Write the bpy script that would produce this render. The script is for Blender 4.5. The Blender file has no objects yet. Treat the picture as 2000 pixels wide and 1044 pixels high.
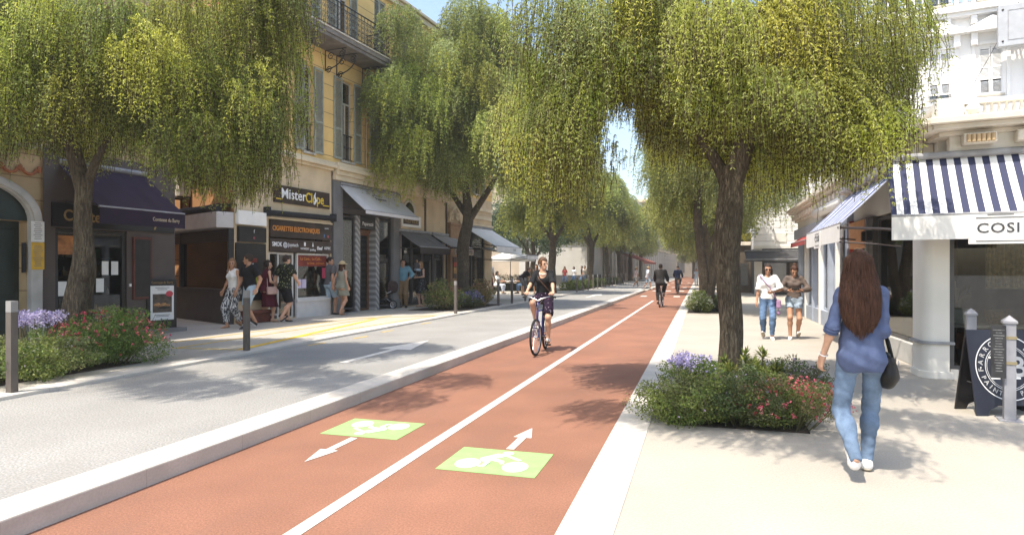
import bpy, bmesh, math, random
import numpy as np
from mathutils import Vector, Matrix
S = bpy.context.scene
COL = S.collection
PI = math.pi
rng = np.random.default_rng(7)
random.seed(7)
def R(d): return math.radians(d)

# ------------------------------------------------------------------ materials
MATS = {}
def M(name, rgb, rough=.65, var=.12, scale=6., bump=0., bscale=60., metal=0., spec=.4, alt=None, fine=0., sss=0., fscale=None):
    """Principled with a little procedural colour variation and bump, object space."""
    if name in MATS: return MATS[name]
    m = bpy.data.materials.new(name); m.use_nodes = True
    nt = m.node_tree; N = nt.nodes; Lk = nt.links
    b = N['Principled BSDF']
    b.inputs['Roughness'].default_value = rough
    b.inputs['Metallic'].default_value = metal
    b.inputs['Specular IOR Level'].default_value = spec
    tc = N.new('ShaderNodeTexCoord')
    n = N.new('ShaderNodeTexNoise'); n.inputs['Scale'].default_value = scale; n.inputs['Detail'].default_value = 5
    Lk.new(tc.outputs['Object'], n.inputs['Vector'])
    mix = N.new('ShaderNodeMix'); mix.data_type = 'RGBA'
    c2 = alt if alt else [max(0, c*(1-2*var)) for c in rgb]
    c1 = rgb if alt else [min(1, c*(1+var*.8)) for c in rgb]
    mix.inputs['A'].default_value = (*c2, 1); mix.inputs['B'].default_value = (*c1, 1)
    mr = N.new('ShaderNodeMapRange'); mr.inputs['From Min'].default_value = .33; mr.inputs['From Max'].default_value = .67
    Lk.new(n.outputs['Fac'], mr.inputs['Value']); Lk.new(mr.outputs['Result'], mix.inputs['Factor'])
    out = mix.outputs['Result']
    if fine:
        n3 = N.new('ShaderNodeTexNoise'); n3.inputs['Scale'].default_value = fscale or bscale*2; n3.inputs['Detail'].default_value = 2
        Lk.new(tc.outputs['Object'], n3.inputs['Vector'])
        mr3 = N.new('ShaderNodeMapRange'); mr3.inputs['From Min'].default_value = .3; mr3.inputs['From Max'].default_value = .7
        mr3.inputs['To Min'].default_value = 1-fine; mr3.inputs['To Max'].default_value = 1+fine
        Lk.new(n3.outputs['Fac'], mr3.inputs['Value'])
        mm = N.new('ShaderNodeMix'); mm.data_type = 'RGBA'; mm.blend_type = 'MULTIPLY'; mm.inputs['Factor'].default_value = 1
        Lk.new(out, mm.inputs['A']); Lk.new(mr3.outputs['Result'], mm.inputs['B']); out = mm.outputs['Result']
    Lk.new(out, b.inputs['Base Color'])
    if bump:
        n2 = N.new('ShaderNodeTexNoise'); n2.inputs['Scale'].default_value = bscale; n2.inputs['Detail'].default_value = 4
        Lk.new(tc.outputs['Object'], n2.inputs['Vector'])
        bp = N.new('ShaderNodeBump'); bp.inputs['Strength'].default_value = bump; bp.inputs['Distance'].default_value = .01
        Lk.new(n2.outputs['Fac'], bp.inputs['Height']); Lk.new(bp.outputs['Normal'], b.inputs['Normal'])
    MATS[name] = m
    return m
def nodes(m): return m.node_tree.nodes, m.node_tree.links
def out_color(m):
    b = m.node_tree.nodes['Principled BSDF']; return b.inputs['Base Color'].links[0].from_socket
def mul_mask(m, mask_socket, col, mode='MIX'):
    """mix colour col into base colour where mask = 1"""
    N, Lk = nodes(m); b = N['Principled BSDF']; src = b.inputs['Base Color'].links[0].from_socket
    mx = N.new('ShaderNodeMix'); mx.data_type = 'RGBA'; mx.blend_type = mode
    mx.inputs['B'].default_value = (*col, 1)
    Lk.new(src, mx.inputs['A']); Lk.new(mask_socket, mx.inputs['Factor']); Lk.new(mx.outputs['Result'], b.inputs['Base Color'])
def math_node(m, op, a, b_=None):
    N, Lk = nodes(m); q = N.new('ShaderNodeMath'); q.operation = op
    for i, v in ((0, a), (1, b_)):
        if v is None: continue
        if isinstance(v, (int, float)): q.inputs[i].default_value = v
        else: Lk.new(v, q.inputs[i])
    return q.outputs[0]
def axis_out(m, ax, coord='Object'):
    N, Lk = nodes(m); tc = N.new('ShaderNodeTexCoord'); sp = N.new('ShaderNodeSeparateXYZ')
    Lk.new(tc.outputs[coord], sp.inputs[0]); return sp.outputs[ax]
def lines_mask(m, ax, period, width, offset=0.):
    """1 on thin lines every period along an axis"""
    v = math_node(m, 'ADD', axis_out(m, ax), offset + 1000*period)
    v = math_node(m, 'DIVIDE', v, period); v = math_node(m, 'FRACT', v)
    return math_node(m, 'LESS_THAN', v, width/period)
def add_bump(m, sock, strength=.5, dist=.02, invert=True):
    N, Lk = nodes(m); b = N['Principled BSDF']
    bp = N.new('ShaderNodeBump'); bp.inputs['Strength'].default_value = strength; bp.inputs['Distance'].default_value = dist; bp.invert = invert
    Lk.new(sock, bp.inputs['Height'])
    if b.inputs['Normal'].links: Lk.new(b.inputs['Normal'].links[0].from_socket, bp.inputs['Normal'])
    Lk.new(bp.outputs['Normal'], b.inputs['Normal'])
def attr_mat(name, rough=.6, spec=.3):
    if name in MATS: return MATS[name]
    m = bpy.data.materials.new(name); m.use_nodes = True; N, Lk = nodes(m)
    a = N.new('ShaderNodeAttribute'); a.attribute_name = 'tint'
    b = N['Principled BSDF']; b.inputs['Roughness'].default_value = rough; b.inputs['Specular IOR Level'].default_value = spec
    Lk.new(a.outputs['Color'], b.inputs['Base Color']); MATS[name] = m; return m
def leaf_mat(name, trans=.45, rough=.5):
    if name in MATS: return MATS[name]
    m = bpy.data.materials.new(name); m.use_nodes = True; N, Lk = nodes(m)
    a = N.new('ShaderNodeAttribute'); a.attribute_name = 'tint'
    b = N['Principled BSDF']; b.inputs['Roughness'].default_value = rough; b.inputs['Specular IOR Level'].default_value = .35
    t = N.new('ShaderNodeBsdfTranslucent'); mx = N.new('ShaderNodeMixShader'); mx.inputs[0].default_value = trans
    Lk.new(a.outputs['Color'], b.inputs['Base Color']); Lk.new(a.outputs['Color'], t.inputs['Color'])
    Lk.new(b.outputs[0], mx.inputs[1]); Lk.new(t.outputs[0], mx.inputs[2])
    Lk.new(mx.outputs[0], N['Material Output'].inputs['Surface']); MATS[name] = m; return m
def glass_mat(name, tint=(.75, .8, .8), refl=.12):
    if name in MATS: return MATS[name]
    m = bpy.data.materials.new(name); m.use_nodes = True; N, Lk = nodes(m)
    N.remove(N['Principled BSDF'])
    t = N.new('ShaderNodeBsdfTransparent'); t.inputs[0].default_value = (*tint, 1)
    g = N.new('ShaderNodeBsdfGlossy'); g.inputs['Roughness'].default_value = .015
    lw = N.new('ShaderNodeLayerWeight'); lw.inputs[0].default_value = .35
    mr = N.new('ShaderNodeMapRange'); mr.inputs['To Min'].default_value = refl; mr.inputs['To Max'].default_value = .85
    Lk.new(lw.outputs['Fresnel'], mr.inputs['Value'])
    mx = N.new('ShaderNodeMixShader'); Lk.new(mr.outputs[0], mx.inputs[0]); Lk.new(t.outputs[0], mx.inputs[1]); Lk.new(g.outputs[0], mx.inputs[2])
    Lk.new(mx.outputs[0], N['Material Output'].inputs['Surface']); MATS[name] = m; return m

# ------------------------------------------------------------------ mesh builder
class MB:
    def __init__(s): s.v = []; s.f = []; s.t = []; s.tint = None
    def add(s, vs, fs):
        o = len(s.v); s.v += [tuple(map(float, p)) for p in vs]; s.f += [tuple(i+o for i in f) for f in fs]
        if s.tint is not None: s.t += [s.tint]*len(vs)
        return s
    def box(s, x0, x1, y0, y1, z0, z1):
        vs = [(x, y, z) for z in (z0, z1) for y in (y0, y1) for x in (x0, x1)]
        return s.add(vs, [(0, 2, 3, 1), (4, 5, 7, 6), (0, 1, 5, 4), (2, 6, 7, 3), (0, 4, 6, 2), (1, 3, 7, 5)])
    def obox(s, c, ax, ay, az):
        c, ax, ay, az = map(Vector, (c, ax, ay, az))
        vs = [c + ax*i + ay*j + az*k for k in (-1, 1) for j in (-1, 1) for i in (-1, 1)]
        return s.add(vs, [(0, 2, 3, 1), (4, 5, 7, 6), (0, 1, 5, 4), (2, 6, 7, 3), (0, 4, 6, 2), (1, 3, 7, 5)])
    def quad(s, *p): return s.add(p, [tuple(range(len(p)))])
    def bar(s, a, b, w, h=None, up=(0, 0, 1)):
        a, b = Vector(a), Vector(b); d = (b-a); h = h or w
        x = d.cross(Vector(up))
        if x.length < 1e-6: x = Vector((1, 0, 0))
        x.normalize(); y = x.cross(d).normalized()
        return s.obox((a+b)/2, x*w/2, d/2, y*h/2)
    def tube(s, pts, r, n=8, caps=True):
        pts = [Vector(p) for p in pts]; rs = r if isinstance(r, (list, tuple)) else [r]*len(pts)
        up = None; vs = []
        for i, p in enumerate(pts):
            d = (pts[min(i+1, len(pts)-1)]-pts[max(i-1, 0)]).normalized()
            if up is None:
                up = Vector((0, 0, 1)) if abs(d.z) < .9 else Vector((1, 0, 0))
            x = d.cross(up).normalized(); up = x.cross(d).normalized()
            for k in range(n):
                a = 2*PI*k/n; vs.append(p + x*math.cos(a)*rs[i] + up*math.sin(a)*rs[i])
        fs = [(i*n+k, i*n+(k+1) % n, (i+1)*n+(k+1) % n, (i+1)*n+k) for i in range(len(pts)-1) for k in range(n)]
        if caps: fs += [tuple(range(n))[::-1], tuple((len(pts)-1)*n+k for k in range(n))]
        return s.add(vs, fs)
    def lathe(s, prof, c=(0, 0, 0), n=16, a0=0, a1=2*PI, axis='z'):
        closed = abs(a1-a0-2*PI) < 1e-6; m = n if closed else n+1; vs = []
        for r, z in prof:
            for k in range(m):
                a = a0+(a1-a0)*k/n; p = (r*math.cos(a), r*math.sin(a), z)
                if axis == 'y': p = (p[0], p[2], p[1])
                if axis == 'x': p = (p[2], p[0], p[1])
                vs.append((p[0]+c[0], p[1]+c[1], p[2]+c[2]))
        fs = []
        for i in range(len(prof)-1):
            for k in range(n):
                k2 = (k+1) % m if closed else k+1
                fs.append((i*m+k, i*m+k2, (i+1)*m+k2, (i+1)*m+k))
        return s.add(vs, fs)
    def torus(s, c, Rr, r, axis='x', n=24, m=8):
        prof = [(Rr+r*math.cos(2*PI*i/m), r*math.sin(2*PI*i/m)) for i in range(m+1)]
        return s.lathe(prof, c, n, axis=axis)
    def prism(s, poly, h0, h1, axis='z'):
        """extrude a 2-D polygon; axis x: poly is (y,z); y: (x,z); z: (x,y)"""
        def P(a, b, h): return {'z': (a, b, h), 'x': (h, a, b), 'y': (a, h, b)}[axis]
        n = len(poly); vs = [P(a, b, h0) for a, b in poly] + [P(a, b, h1) for a, b in poly]
        fs = [tuple(range(n))[::-1], tuple(range(n, 2*n))] + [(i, (i+1) % n, n+(i+1) % n, n+i) for i in range(n)]
        return s.add(vs, fs)
    def ball(s, c, r, n=10, m=7):
        r = r if isinstance(r, (list, tuple)) else (r, r, r)
        vs = [(c[0], c[1], c[2]-r[2])]
        for i in range(1, m):
            t = PI*i/m
            for k in range(n):
                a = 2*PI*k/n; vs.append((c[0]+r[0]*math.sin(t)*math.cos(a), c[1]+r[1]*math.sin(t)*math.sin(a), c[2]-r[2]*math.cos(t)))
        vs.append((c[0], c[1], c[2]+r[2])); e = len(vs)-1
        fs = [(0, 1+(k+1) % n, 1+k) for k in range(n)]
        for i in range(m-2):
            for k in range(n): fs.append((1+i*n+k, 1+i*n+(k+1) % n, 1+(i+1)*n+(k+1) % n, 1+(i+1)*n+k))
        fs += [(e, 1+(m-2)*n+k, 1+(m-2)*n+(k+1) % n) for k in range(n)]
        return s.add(vs, fs)
    def mesh(s, name='mesh', smooth=False):
        me = bpy.data.meshes.new(name); me.from_pydata(s.v, [], s.f)
        bm = bmesh.new(); bm.from_mesh(me); bmesh.ops.recalc_face_normals(bm, faces=bm.faces); bm.to_mesh(me); bm.free()
        if s.t:
            ca = me.color_attributes.new('tint', 'FLOAT_COLOR', 'POINT')
            ca.data.foreach_set('color', np.array([(*c, 1) for c in s.t], dtype=np.float32).ravel())
        if smooth: me.shade_smooth()
        me.update(); return me
    def obj(s, name, mat, parent=None, smooth=False, bevel=0., loc=None, rot=None, auto=False):
        me = s.mesh(name, smooth or auto); return link(name, me, mat, parent, bevel, loc, rot, auto)
def link(name, me, mat, parent=None, bevel=0., loc=None, rot=None, auto=False):
    o = bpy.data.objects.new(name, me); COL.objects.link(o)
    for m in (mat if isinstance(mat, (list, tuple)) else [mat]): me.materials.append(m)
    if parent: o.parent = parent
    if loc is not None: o.location = loc
    if rot is not None: o.rotation_euler = rot
    if auto:
        try: me.set_sharp_from_angle(angle=R(40))
        except Exception: pass
    if bevel:
        b = o.modifiers.new('bevel', 'BEVEL'); b.width = bevel; b.segments = 2; b.limit_method = 'ANGLE'
    return o
def tag(o, label, cat, group=None):
    o['label'] = label; o['category'] = cat
    if group: o['group'] = group
    return o
def struct(o): o['kind'] = 'structure'; return o
def empty(name, loc=(0, 0, 0), rz=0., label=None, cat=None, group=None):
    o = bpy.data.objects.new(name, None); COL.objects.link(o); o.location = loc; o.rotation_euler = (0, 0, rz); o.empty_display_size = .2
    if label: tag(o, label, cat, group)
    return o
def copy_tree(o, parent=None):
    kids = list(o.children); c = o.copy(); COL.objects.link(c)
    if parent: c.parent = parent
    for k in kids: copy_tree(k, c)
    return c
def rep(name, me, mat, parent, locs):
    me.materials.append(mat)
    for p in locs:
        o = bpy.data.objects.new(name, me); COL.objects.link(o); o.parent = parent; o.location = p
def fast_mesh(name, V, F, tint=None, mat_idx=None):
    """V (n,3), F (m,4) numpy -> mesh"""
    me = bpy.data.meshes.new(name); n, m = len(V), len(F)
    me.vertices.add(n); me.vertices.foreach_set('co', np.ascontiguousarray(V, np.float32).ravel())
    k = F.shape[1]; me.loops.add(m*k); me.loops.foreach_set('vertex_index', np.ascontiguousarray(F, np.int32).ravel())
    me.polygons.add(m); me.polygons.foreach_set('loop_start', np.arange(0, m*k, k, dtype=np.int32))
    if tint is not None:
        ca = me.color_attributes.new('tint', 'FLOAT_COLOR', 'POINT')
        ca.data.foreach_set('color', np.concatenate([tint, np.ones((n, 1))], 1).astype(np.float32).ravel())
    me.update(calc_edges=True); me.validate(); return me
def text_mb(txt, size=.2, depth=.004, align='CENTER', weight=0., shear=0., spacing=1., width=None):
    """text as mesh in the x-z plane, facing -y; returns (verts, faces)"""
    cu = bpy.data.curves.new('lettering', 'FONT'); cu.body = txt; cu.size = size; cu.align_x = align; cu.align_y = 'CENTER'
    cu.extrude = depth/2; cu.offset = weight; cu.shear = shear; cu.space_character = spacing; cu.resolution_u = 3
    ob = bpy.data.objects.new('lettering', cu); COL.objects.link(ob)
    dg = bpy.context.evaluated_depsgraph_get(); me = bpy.data.meshes.new_from_object(ob.evaluated_get(dg))
    vs = [tuple(v.co) for v in me.vertices]; fs = [tuple(p.vertices) for p in me.polygons]
    bpy.data.objects.remove(ob); bpy.data.curves.remove(cu); bpy.data.meshes.remove(me)
    if width and vs:
        w = max(v[0] for v in vs)-min(v[0] for v in vs); k = width/w; vs = [(v[0]*k, v[1], v[2]) for v in vs]
    return vs, fs
def put_text(mb, txt, origin, ex, ez, size=.2, depth=.004, **kw):
    """add text to mb: origin centre, ex text direction, ez up direction"""
    vs, fs = text_mb(txt, size, depth, **kw); o, ex, ez = Vector(origin), Vector(ex), Vector(ez); n = ex.cross(ez)
    return mb.add([o + ex*v[0] + ez*v[1] + n*v[2] for v in vs], fs)

# ------------------------------------------------------------------ signed-distance bodies
def smin(a, b, k):
    h = np.clip(.5+.5*(b-a)/k, 0, 1); return b*(1-h)+a*h-k*h*(1-h)
def d_cap(P, a, b, ra, rb):
    a = np.asarray(a, np.float32); b = np.asarray(b, np.float32); ba = b-a
    t = np.clip(((P-a)@ba)/max(float(ba@ba), 1e-9), 0, 1)
    return np.linalg.norm(P-a-t[:, None]*ba, axis=1)-(ra+(rb-ra)*t)
def d_ell(P, c, r, Rm=None):
    q = P-np.asarray(c, np.float32)
    if Rm is not None: q = q@Rm
    r = np.asarray(r, np.float32); k0 = np.linalg.norm(q/r, axis=1); k1 = np.linalg.norm(q/(r*r), axis=1)+1e-9
    return k0*(k0-1)/k1
def snets(fn, lo, hi, h):
    lo = np.asarray(lo, np.float32); hi = np.asarray(hi, np.float32)
    n = np.ceil((hi-lo)/h).astype(int)+2
    ax = [lo[i]+h*np.arange(n[i], dtype=np.float32)-h*.5 for i in range(3)]
    G = np.stack(np.meshgrid(*ax, indexing='ij'), -1).reshape(-1, 3)
    F = fn(G).reshape(n)
    F[0] = F[-1] = 1; F[:, 0] = F[:, -1] = 1; F[:, :, 0] = F[:, :, -1] = 1
    c = n-1; acc = np.zeros((*c, 3), np.float32); cnt = np.zeros(c, np.float32)
    for axis in range(3):
        o1, o2 = [a for a in range(3) if a != axis]
        for i in (0, 1):
            for j in (0, 1):
                sl = [None]*3; sl[axis] = slice(0, c[axis]); sl[o1] = slice(i, i+c[o1]); sl[o2] = slice(j, j+c[o2])
                A = F[tuple(sl)]; sl[axis] = slice(1, 1+c[axis]); B = F[tuple(sl)]
                cr = (A < 0) != (B < 0); t = np.where(cr, A/np.where(cr, A-B, 1), 0)
                acc[..., axis] += t; acc[..., o1] += cr*i; acc[..., o2] += cr*j; cnt += cr
    act = cnt > 0; idx = np.full(c, -1, np.int64); k = int(act.sum()); idx[act] = np.arange(k)
    cell = np.argwhere(act).astype(np.float32)
    V = (cell+acc[act]/cnt[act][:, None])*h+np.array([a[0] for a in ax], np.float32)
    faces = []
    for axis in range(3):
        o1, o2 = (axis+1) % 3, (axis+2) % 3
        sl = [slice(None)]*3; sl[axis] = slice(0, n[axis]-1); A = F[tuple(sl)]; sl[axis] = slice(1, n[axis]); B = F[tuple(sl)]
        cr = np.argwhere((A < 0) != (B < 0))
        if not len(cr): continue
        sgn = A[tuple(cr.T)] < 0
        def I(d1, d2):
            q = cr.copy(); q[:, o1] += d1; q[:, o2] += d2; return idx[tuple(q.T)]
        f = np.stack([I(-1, -1), I(0, -1), I(0, 0), I(-1, 0)], 1); f[~sgn] = f[~sgn][:, ::-1]; faces.append(f)
    return V, np.concatenate(faces)
def join_np(parts):
    V = []; F = []; o = 0
    for v, f in parts:
        V.append(v); F.append(f+o); o += len(v)
    return np.concatenate(V), np.concatenate(F)
# ================================================================== setting: ground, lane, road, pavements
def ground_mats():
    red = M('red_asphalt', (.252, .118, .074), .88, .09, .9, .35, 120, fine=.22, fscale=75)
    conc = M('pale_concrete', (.375, .342, .292), .88, .05, .7, .15, 110, fine=.11, fscale=70)
    road = M('pale_road', (.275, .268, .253), .9, .07, .9, .4, 90, fine=.36, fscale=62)
    paveL = M('left_paving', (.42, .385, .33), .87, .05, 1.0, .12, 120, fine=.10, fscale=60)
    white = M('white_kerb_stone', (.55, .51, .455), .8, .06, 2.0, .12, 90, fine=.06, fscale=60)
    mul_mask(white, lines_mask(white, 'Y', 1.0, .006, .35), (.40, .36, .31))
    base = M('far_ground', (.38, .36, .33), .9, .1, .5)
    # worn wheel paths on the road, scuffed dirt on the kerb edge, broad stains on the lane
    for m_, sc_, lo_, col_ in ((red, 2.2, .60, (.20, .104, .071)), (road, 1.6, .60, (.25, .238, .218)), (white, 5., .62, (.40, .36, .31)), (conc, 1.3, .62, (.34, .308, .262))):
        N, Lk = nodes(m_); tc = N.new('ShaderNodeTexCoord'); mp = N.new('ShaderNodeMapping'); mp.inputs['Scale'].default_value = (1, .3, 1); n = N.new('ShaderNodeTexNoise'); n.inputs['Scale'].default_value = sc_; n.inputs['Detail'].default_value = 7; n.inputs['Roughness'].default_value = .65
        Lk.new(tc.outputs['Object'], mp.inputs[0]); Lk.new(mp.outputs[0], n.inputs['Vector']); mr = N.new('ShaderNodeMapRange'); mr.inputs['From Min'].default_value = lo_-.12; mr.inputs['From Max'].default_value = lo_+.1; mr.inputs['To Max'].default_value = .6
        Lk.new(n.outputs['Fac'], mr.inputs['Value']); mul_mask(m_, mr.outputs[0], col_)
    # joints
    mul_mask(conc, lines_mask(conc, 'Y', 6.0, .007, 1.1), (.38, .34, .29))
    mul_mask(paveL, lines_mask(paveL, 'Y', 2.5, .006, 1.1), (.38, .34, .29))
    return red, conc, road, paveL, white, base
RED, CONC, ROAD, PAVEL, KERB, BASEG = ground_mats()
Y0, Y1 = -6., 150.
struct(MB().box(-400, 400, -200, 700, -.30, -.06).obj('ground', BASEG))
lane = struct(MB().box(-3.80, -.818, Y0, Y1, -.05, 0).obj('bike_lane', RED))
rpav = struct(MB().box(-.49, 40, Y0, Y1, -.05, .0).obj('pavement_right', CONC))
struct(MB().box(-.818, -.49, Y0, Y1, -.05, .006).obj('kerb_strip_right', KERB))
struct(MB().box(-4.15, -3.80, Y0, 47., -.05, .134).obj('kerb', KERB, bevel=.012))
road = struct(MB().box(-7.30, -4.15, Y0, 47., -.05, .128).box(-7.30, -4.15, 47., Y1, -.05, .118).obj('road', ROAD))
struct(MB().box(-7.62, -7.30, Y0, Y1, -.05, .172).obj('kerb_left', KERB, bevel=.01))
lpav = struct(MB().box(-60, -7.62, Y0, Y1, -.05, .170).obj('pavement_left', PAVEL))
struct(MB().box(-4.15, -3.80, 47.0, Y1, -.05, .06).obj('kerb_lowered', KERB))
# painted markings (parts of the surface they lie on)
PW = M('white_paint', (.66, .63, .58), .7, .06, 9, .1, 120, fine=.05)
PG = M('green_paint', (.275, .47, .165), .7, .05, 9, .1, 120, fine=.06)
for m_, c_ in ((PW, (.40, .35, .30)), (PG, (.24, .34, .14))):     # worn specks in the paint
    N, Lk = nodes(m_); tc = N.new('ShaderNodeTexCoord'); n = N.new('ShaderNodeTexNoise'); n.inputs['Scale'].default_value = 55; n.inputs['Detail'].default_value = 8; Lk.new(tc.outputs['Object'], n.inputs['Vector'])
    mr = N.new('ShaderNodeMapRange'); mr.inputs['From Min'].default_value = .62; mr.inputs['From Max'].default_value = .70; Lk.new(n.outputs['Fac'], mr.inputs['Value']); mul_mask(m_, mr.outputs[0], c_)
PY = M('yellow_paint', (.72, .46, .035), .7, .12, 7, .1, 120, fine=.1)
def sheet(name, polys, z, mat, parent, th=.002):
    mb = MB()
    for i, p in enumerate(polys): mb.prism(p, z-th, z+.0006*i)
    return mb.obj(name, mat, parent)
def strip(a, b, w):
    a, b = Vector((*a, 0)), Vector((*b, 0)); n = (b-a).normalized().cross(Vector((0, 0, 1)))*w/2
    return [tuple((a+n)[:2]), tuple((a-n)[:2]), tuple((b-n)[:2]), tuple((b+n)[:2])]
sheet('centre_line', [[(-2.345, Y0), (-2.245, Y0), (-2.245, 33.), (-2.345, 33.)]], .004, PW, lane)
def arrow(cx, y0, y1, d=1, w=.035, hw=.085, hl=.36):
    s = d; L = y1-y0
    if s > 0: yt, ys, yh = y1, y0, y1-hl
    else: yt, ys, yh = y0, y1, y0+hl
    return [[(cx-w, ys), (cx+w, ys), (cx+w, yh), (cx-w, yh)], [(cx-hw, yh+.002*s), (cx+hw, yh+.002*s), (cx, yt)]]
def ccw(p):
    a = sum(p[i][0]*p[(i+1) % len(p)][1]-p[(i+1) % len(p)][0]*p[i][1] for i in range(len(p)))
    return p if a > 0 else p[::-1]
def cyc_symbol(cx, cy, flip):
    """bicycle and rider in an 0.80 x 0.65 panel, local u right, v up"""
    k = -1 if flip else 1
    def T(p): return ccw([(cx+k*u, cy+k*v) for u, v in p])
    def disc(u, v, rx, ry): return T([(u+rx*math.cos(2*PI*i/28), v+ry*math.sin(2*PI*i/28)) for i in range(28)])
    return [disc(-.205, -.118, .100, .128), disc(.19, -.115, .102, .130), disc(.035, .222, .047, .048),
            T([(-.15, .03), (-.13, .065), (-.045, .185), (.02, .178), (.055, .145), (.0, .085), (-.06, .04), (-.10, .0)]),
            T([(.03, .145), (.055, .165), (.195, .062), (.175, .04)]),
            T([(-.09, .03), (-.05, .062), (.065, .0), (.085, -.07), (.05, -.075), (.03, -.025), (-.06, -.005)]),
            T([(-.14, .02), (-.07, .0), (-.035, -.05), (-.045, -.165), (-.10, -.188), (-.105, -.168), (-.075, -.145), (-.083, -.06), (-.135, -.015)])]
for cx, cy, flip, label in ((-3.06, 5.625, True, 'green cycle panel upside down to the viewer'), (-1.585, 4.94, False, 'green cycle panel upright to the viewer')):
    p = sheet('cycle_panel', [[(cx-.40, cy-.32), (cx+.40, cy-.32), (cx+.40, cy+.32), (cx-.40, cy+.32)]], .004, PG, lane); p['label'] = label
    sheet('cycle_symbol', cyc_symbol(cx, cy, flip), .0075, PW, p)
sheet('direction_arrow', arrow(-3.07, 4.49, 5.26, -1), .004, PW, lane)
sheet('direction_arrow', arrow(-1.58, 5.31, 6.07, 1), .004, PW, lane)
sheet('lane_dashes', [[(x, y), (x+.35, y), (x+.35, y+1.2), (x, y+1.2)] for y in (38., 48., 58., 68., 80.) for x in (-3.4, -2.45, -1.5)], .004, PW, lane)
sheet('direction_arrow', [[(-5.33, 8.7), (-5.21, 8.7), (-5.21, 10.418), (-5.33, 10.418)], [(-5.58, 10.42), (-4.95, 10.42), (-5.26, 11.92)]], .132, PW, road)
sheet('direction_arrow', [[(-5.75, 33.), (-5.6, 33.), (-5.6, 36.), (-5.75, 36.)], [(-6.0, 36.), (-5.35, 36.), (-5.67, 38.5)]], .132, PW, road)
sheet('zebra_crossing', [[(-7.2, y), (-4.3, y), (-4.3, y+1.5), (-7.2, y+1.5)] for y in (49., 53., 62., 68., 75., 84., 95.)], .122, PW, road)
sheet('loading_bay_line', [strip((-9.0, 9.18), (-7.62, 9.30), .05), strip((-7.66, 9.32), (-8.80, 16.3), .13),
      strip((-9.66, 9.9), (-9.45, 16.15), .05), strip((-7.95, 11.2), (-7.70, 18.0), .045), strip((-8.9, 9.2), (-9.0, 17.6), .04),
      strip((-9.45, 16.15), (-7.7, 18.0), .05)], .174, PY, lpav)
sheet('road_flecks', [strip((-6.2+dx, y), (-6.15+dx, y+.5), .05) for dx, y in ((-.9, 10.5), (-.8, 13.2), (-.7, 11.8), (-.85, 15.5))], .132, PY, road)
# planting beds let into the paving: dark soil
SOIL = M('soil', (.05, .038, .026), .95, .3, 12, .8, 40)
struct(MB().box(-.32, 1.0, 6.62, 8.8, -.02, .012).box(-.45, 1.0, 23.9, 36., -.02, .012).obj('planting_bed_right', SOIL))
struct(MB().box(-9.9, -8.0, 4.7, 7.6, .1, .182).box(-9.6, -7.66, 20., 24.6, .1, .182).box(-9.6, -7.7, 42., 70., .1, .182).obj('planting_bed_left', SOIL))
# ================================================================== facade kit (local frame: +x out of the wall, +y along it, z up)
IRON = M('black_iron', (.018, .017, .016), .5, .2, 20, spec=.5)
GLASS = glass_mat('shop_glass', (.66, .68, .66), .015)
GLASSD = glass_mat('window_glass', (.35, .38, .38), .16)
SHUT = M('grey_green_shutter', (.34, .345, .275), .6, .1, 8)
WOOD = M('brown_timber', (.16, .075, .035), .55, .2, 9, .1, 30)
STONE = M('pale_stone', (.55, .50, .42), .8, .1, 4, .2, 50)
WHITE = M('white_render', (.78, .76, .71), .8, .05, 1.5, .1, 60)
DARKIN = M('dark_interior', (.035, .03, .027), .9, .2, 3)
GOODS = attr_mat('shop_goods', .5)
def wall_mesh(y0, y1, z0, z1, holes, x=0., depth=.22, mb=None):
    """front sheet with holes (y0,y1,z0,z1) and their reveals"""
    mb = mb or MB()
    ys = sorted({y0, y1, *[h[0] for h in holes], *[h[1] for h in holes]}); zs = sorted({z0, z1, *[h[2] for h in holes], *[h[3] for h in holes]})
    ys = [v for v in ys if y0 <= v <= y1]; zs = [v for v in zs if z0 <= v <= z1]
    for i in range(len(ys)-1):
        run = None
        for j in range(len(zs)-1):
            cy, cz = (ys[i]+ys[i+1])/2, (zs[j]+zs[j+1])/2
            hole = any(h[0] < cy < h[1] and h[2] < cz < h[3] for h in holes)
            if not hole:
                if run is None: run = zs[j]
            if (hole or j == len(zs)-2) and run is not None:
                top = zs[j] if hole else zs[j+1]
                mb.quad((x, ys[i], run), (x, ys[i+1], run), (x, ys[i+1], top), (x, ys[i], top)); run = None
    for a, b, c, d in holes:
        X = x-depth
        mb.quad((x, a, c), (X, a, c), (X, a, d), (x, a, d)); mb.quad((x, b, c), (X, b, c), (X, b, d), (x, b, d))
        mb.quad((x, a, c), (X, a, c), (X, b, c), (x, b, c)); mb.quad((x, a, d), (X, a, d), (X, b, d), (x, b, d))
    return mb
def shutter_mb(y0, y1, z0, z1, x=.05, tilt=0.):
    """louvred leaf lying against the wall"""
    mb = MB(); w = .045; th = .035
    mb.box(x, x+th, y0, y0+w, z0, z1); mb.box(x, x+th, y1-w, y1, z0, z1)
    for z in (z0, z1-.07, z0+(z1-z0)*.36): mb.box(x+.001, x+th-.001, y0+w, y1-w, z, z+.07)
    z = z0+.09
    while z < z1-.1:
        mb.obox((x+th/2, (y0+y1)/2, z), (.015, 0, -.019), (0, (y1-y0)/2-w, 0), (.0025, 0, .002)); z += .043
    return mb
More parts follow.
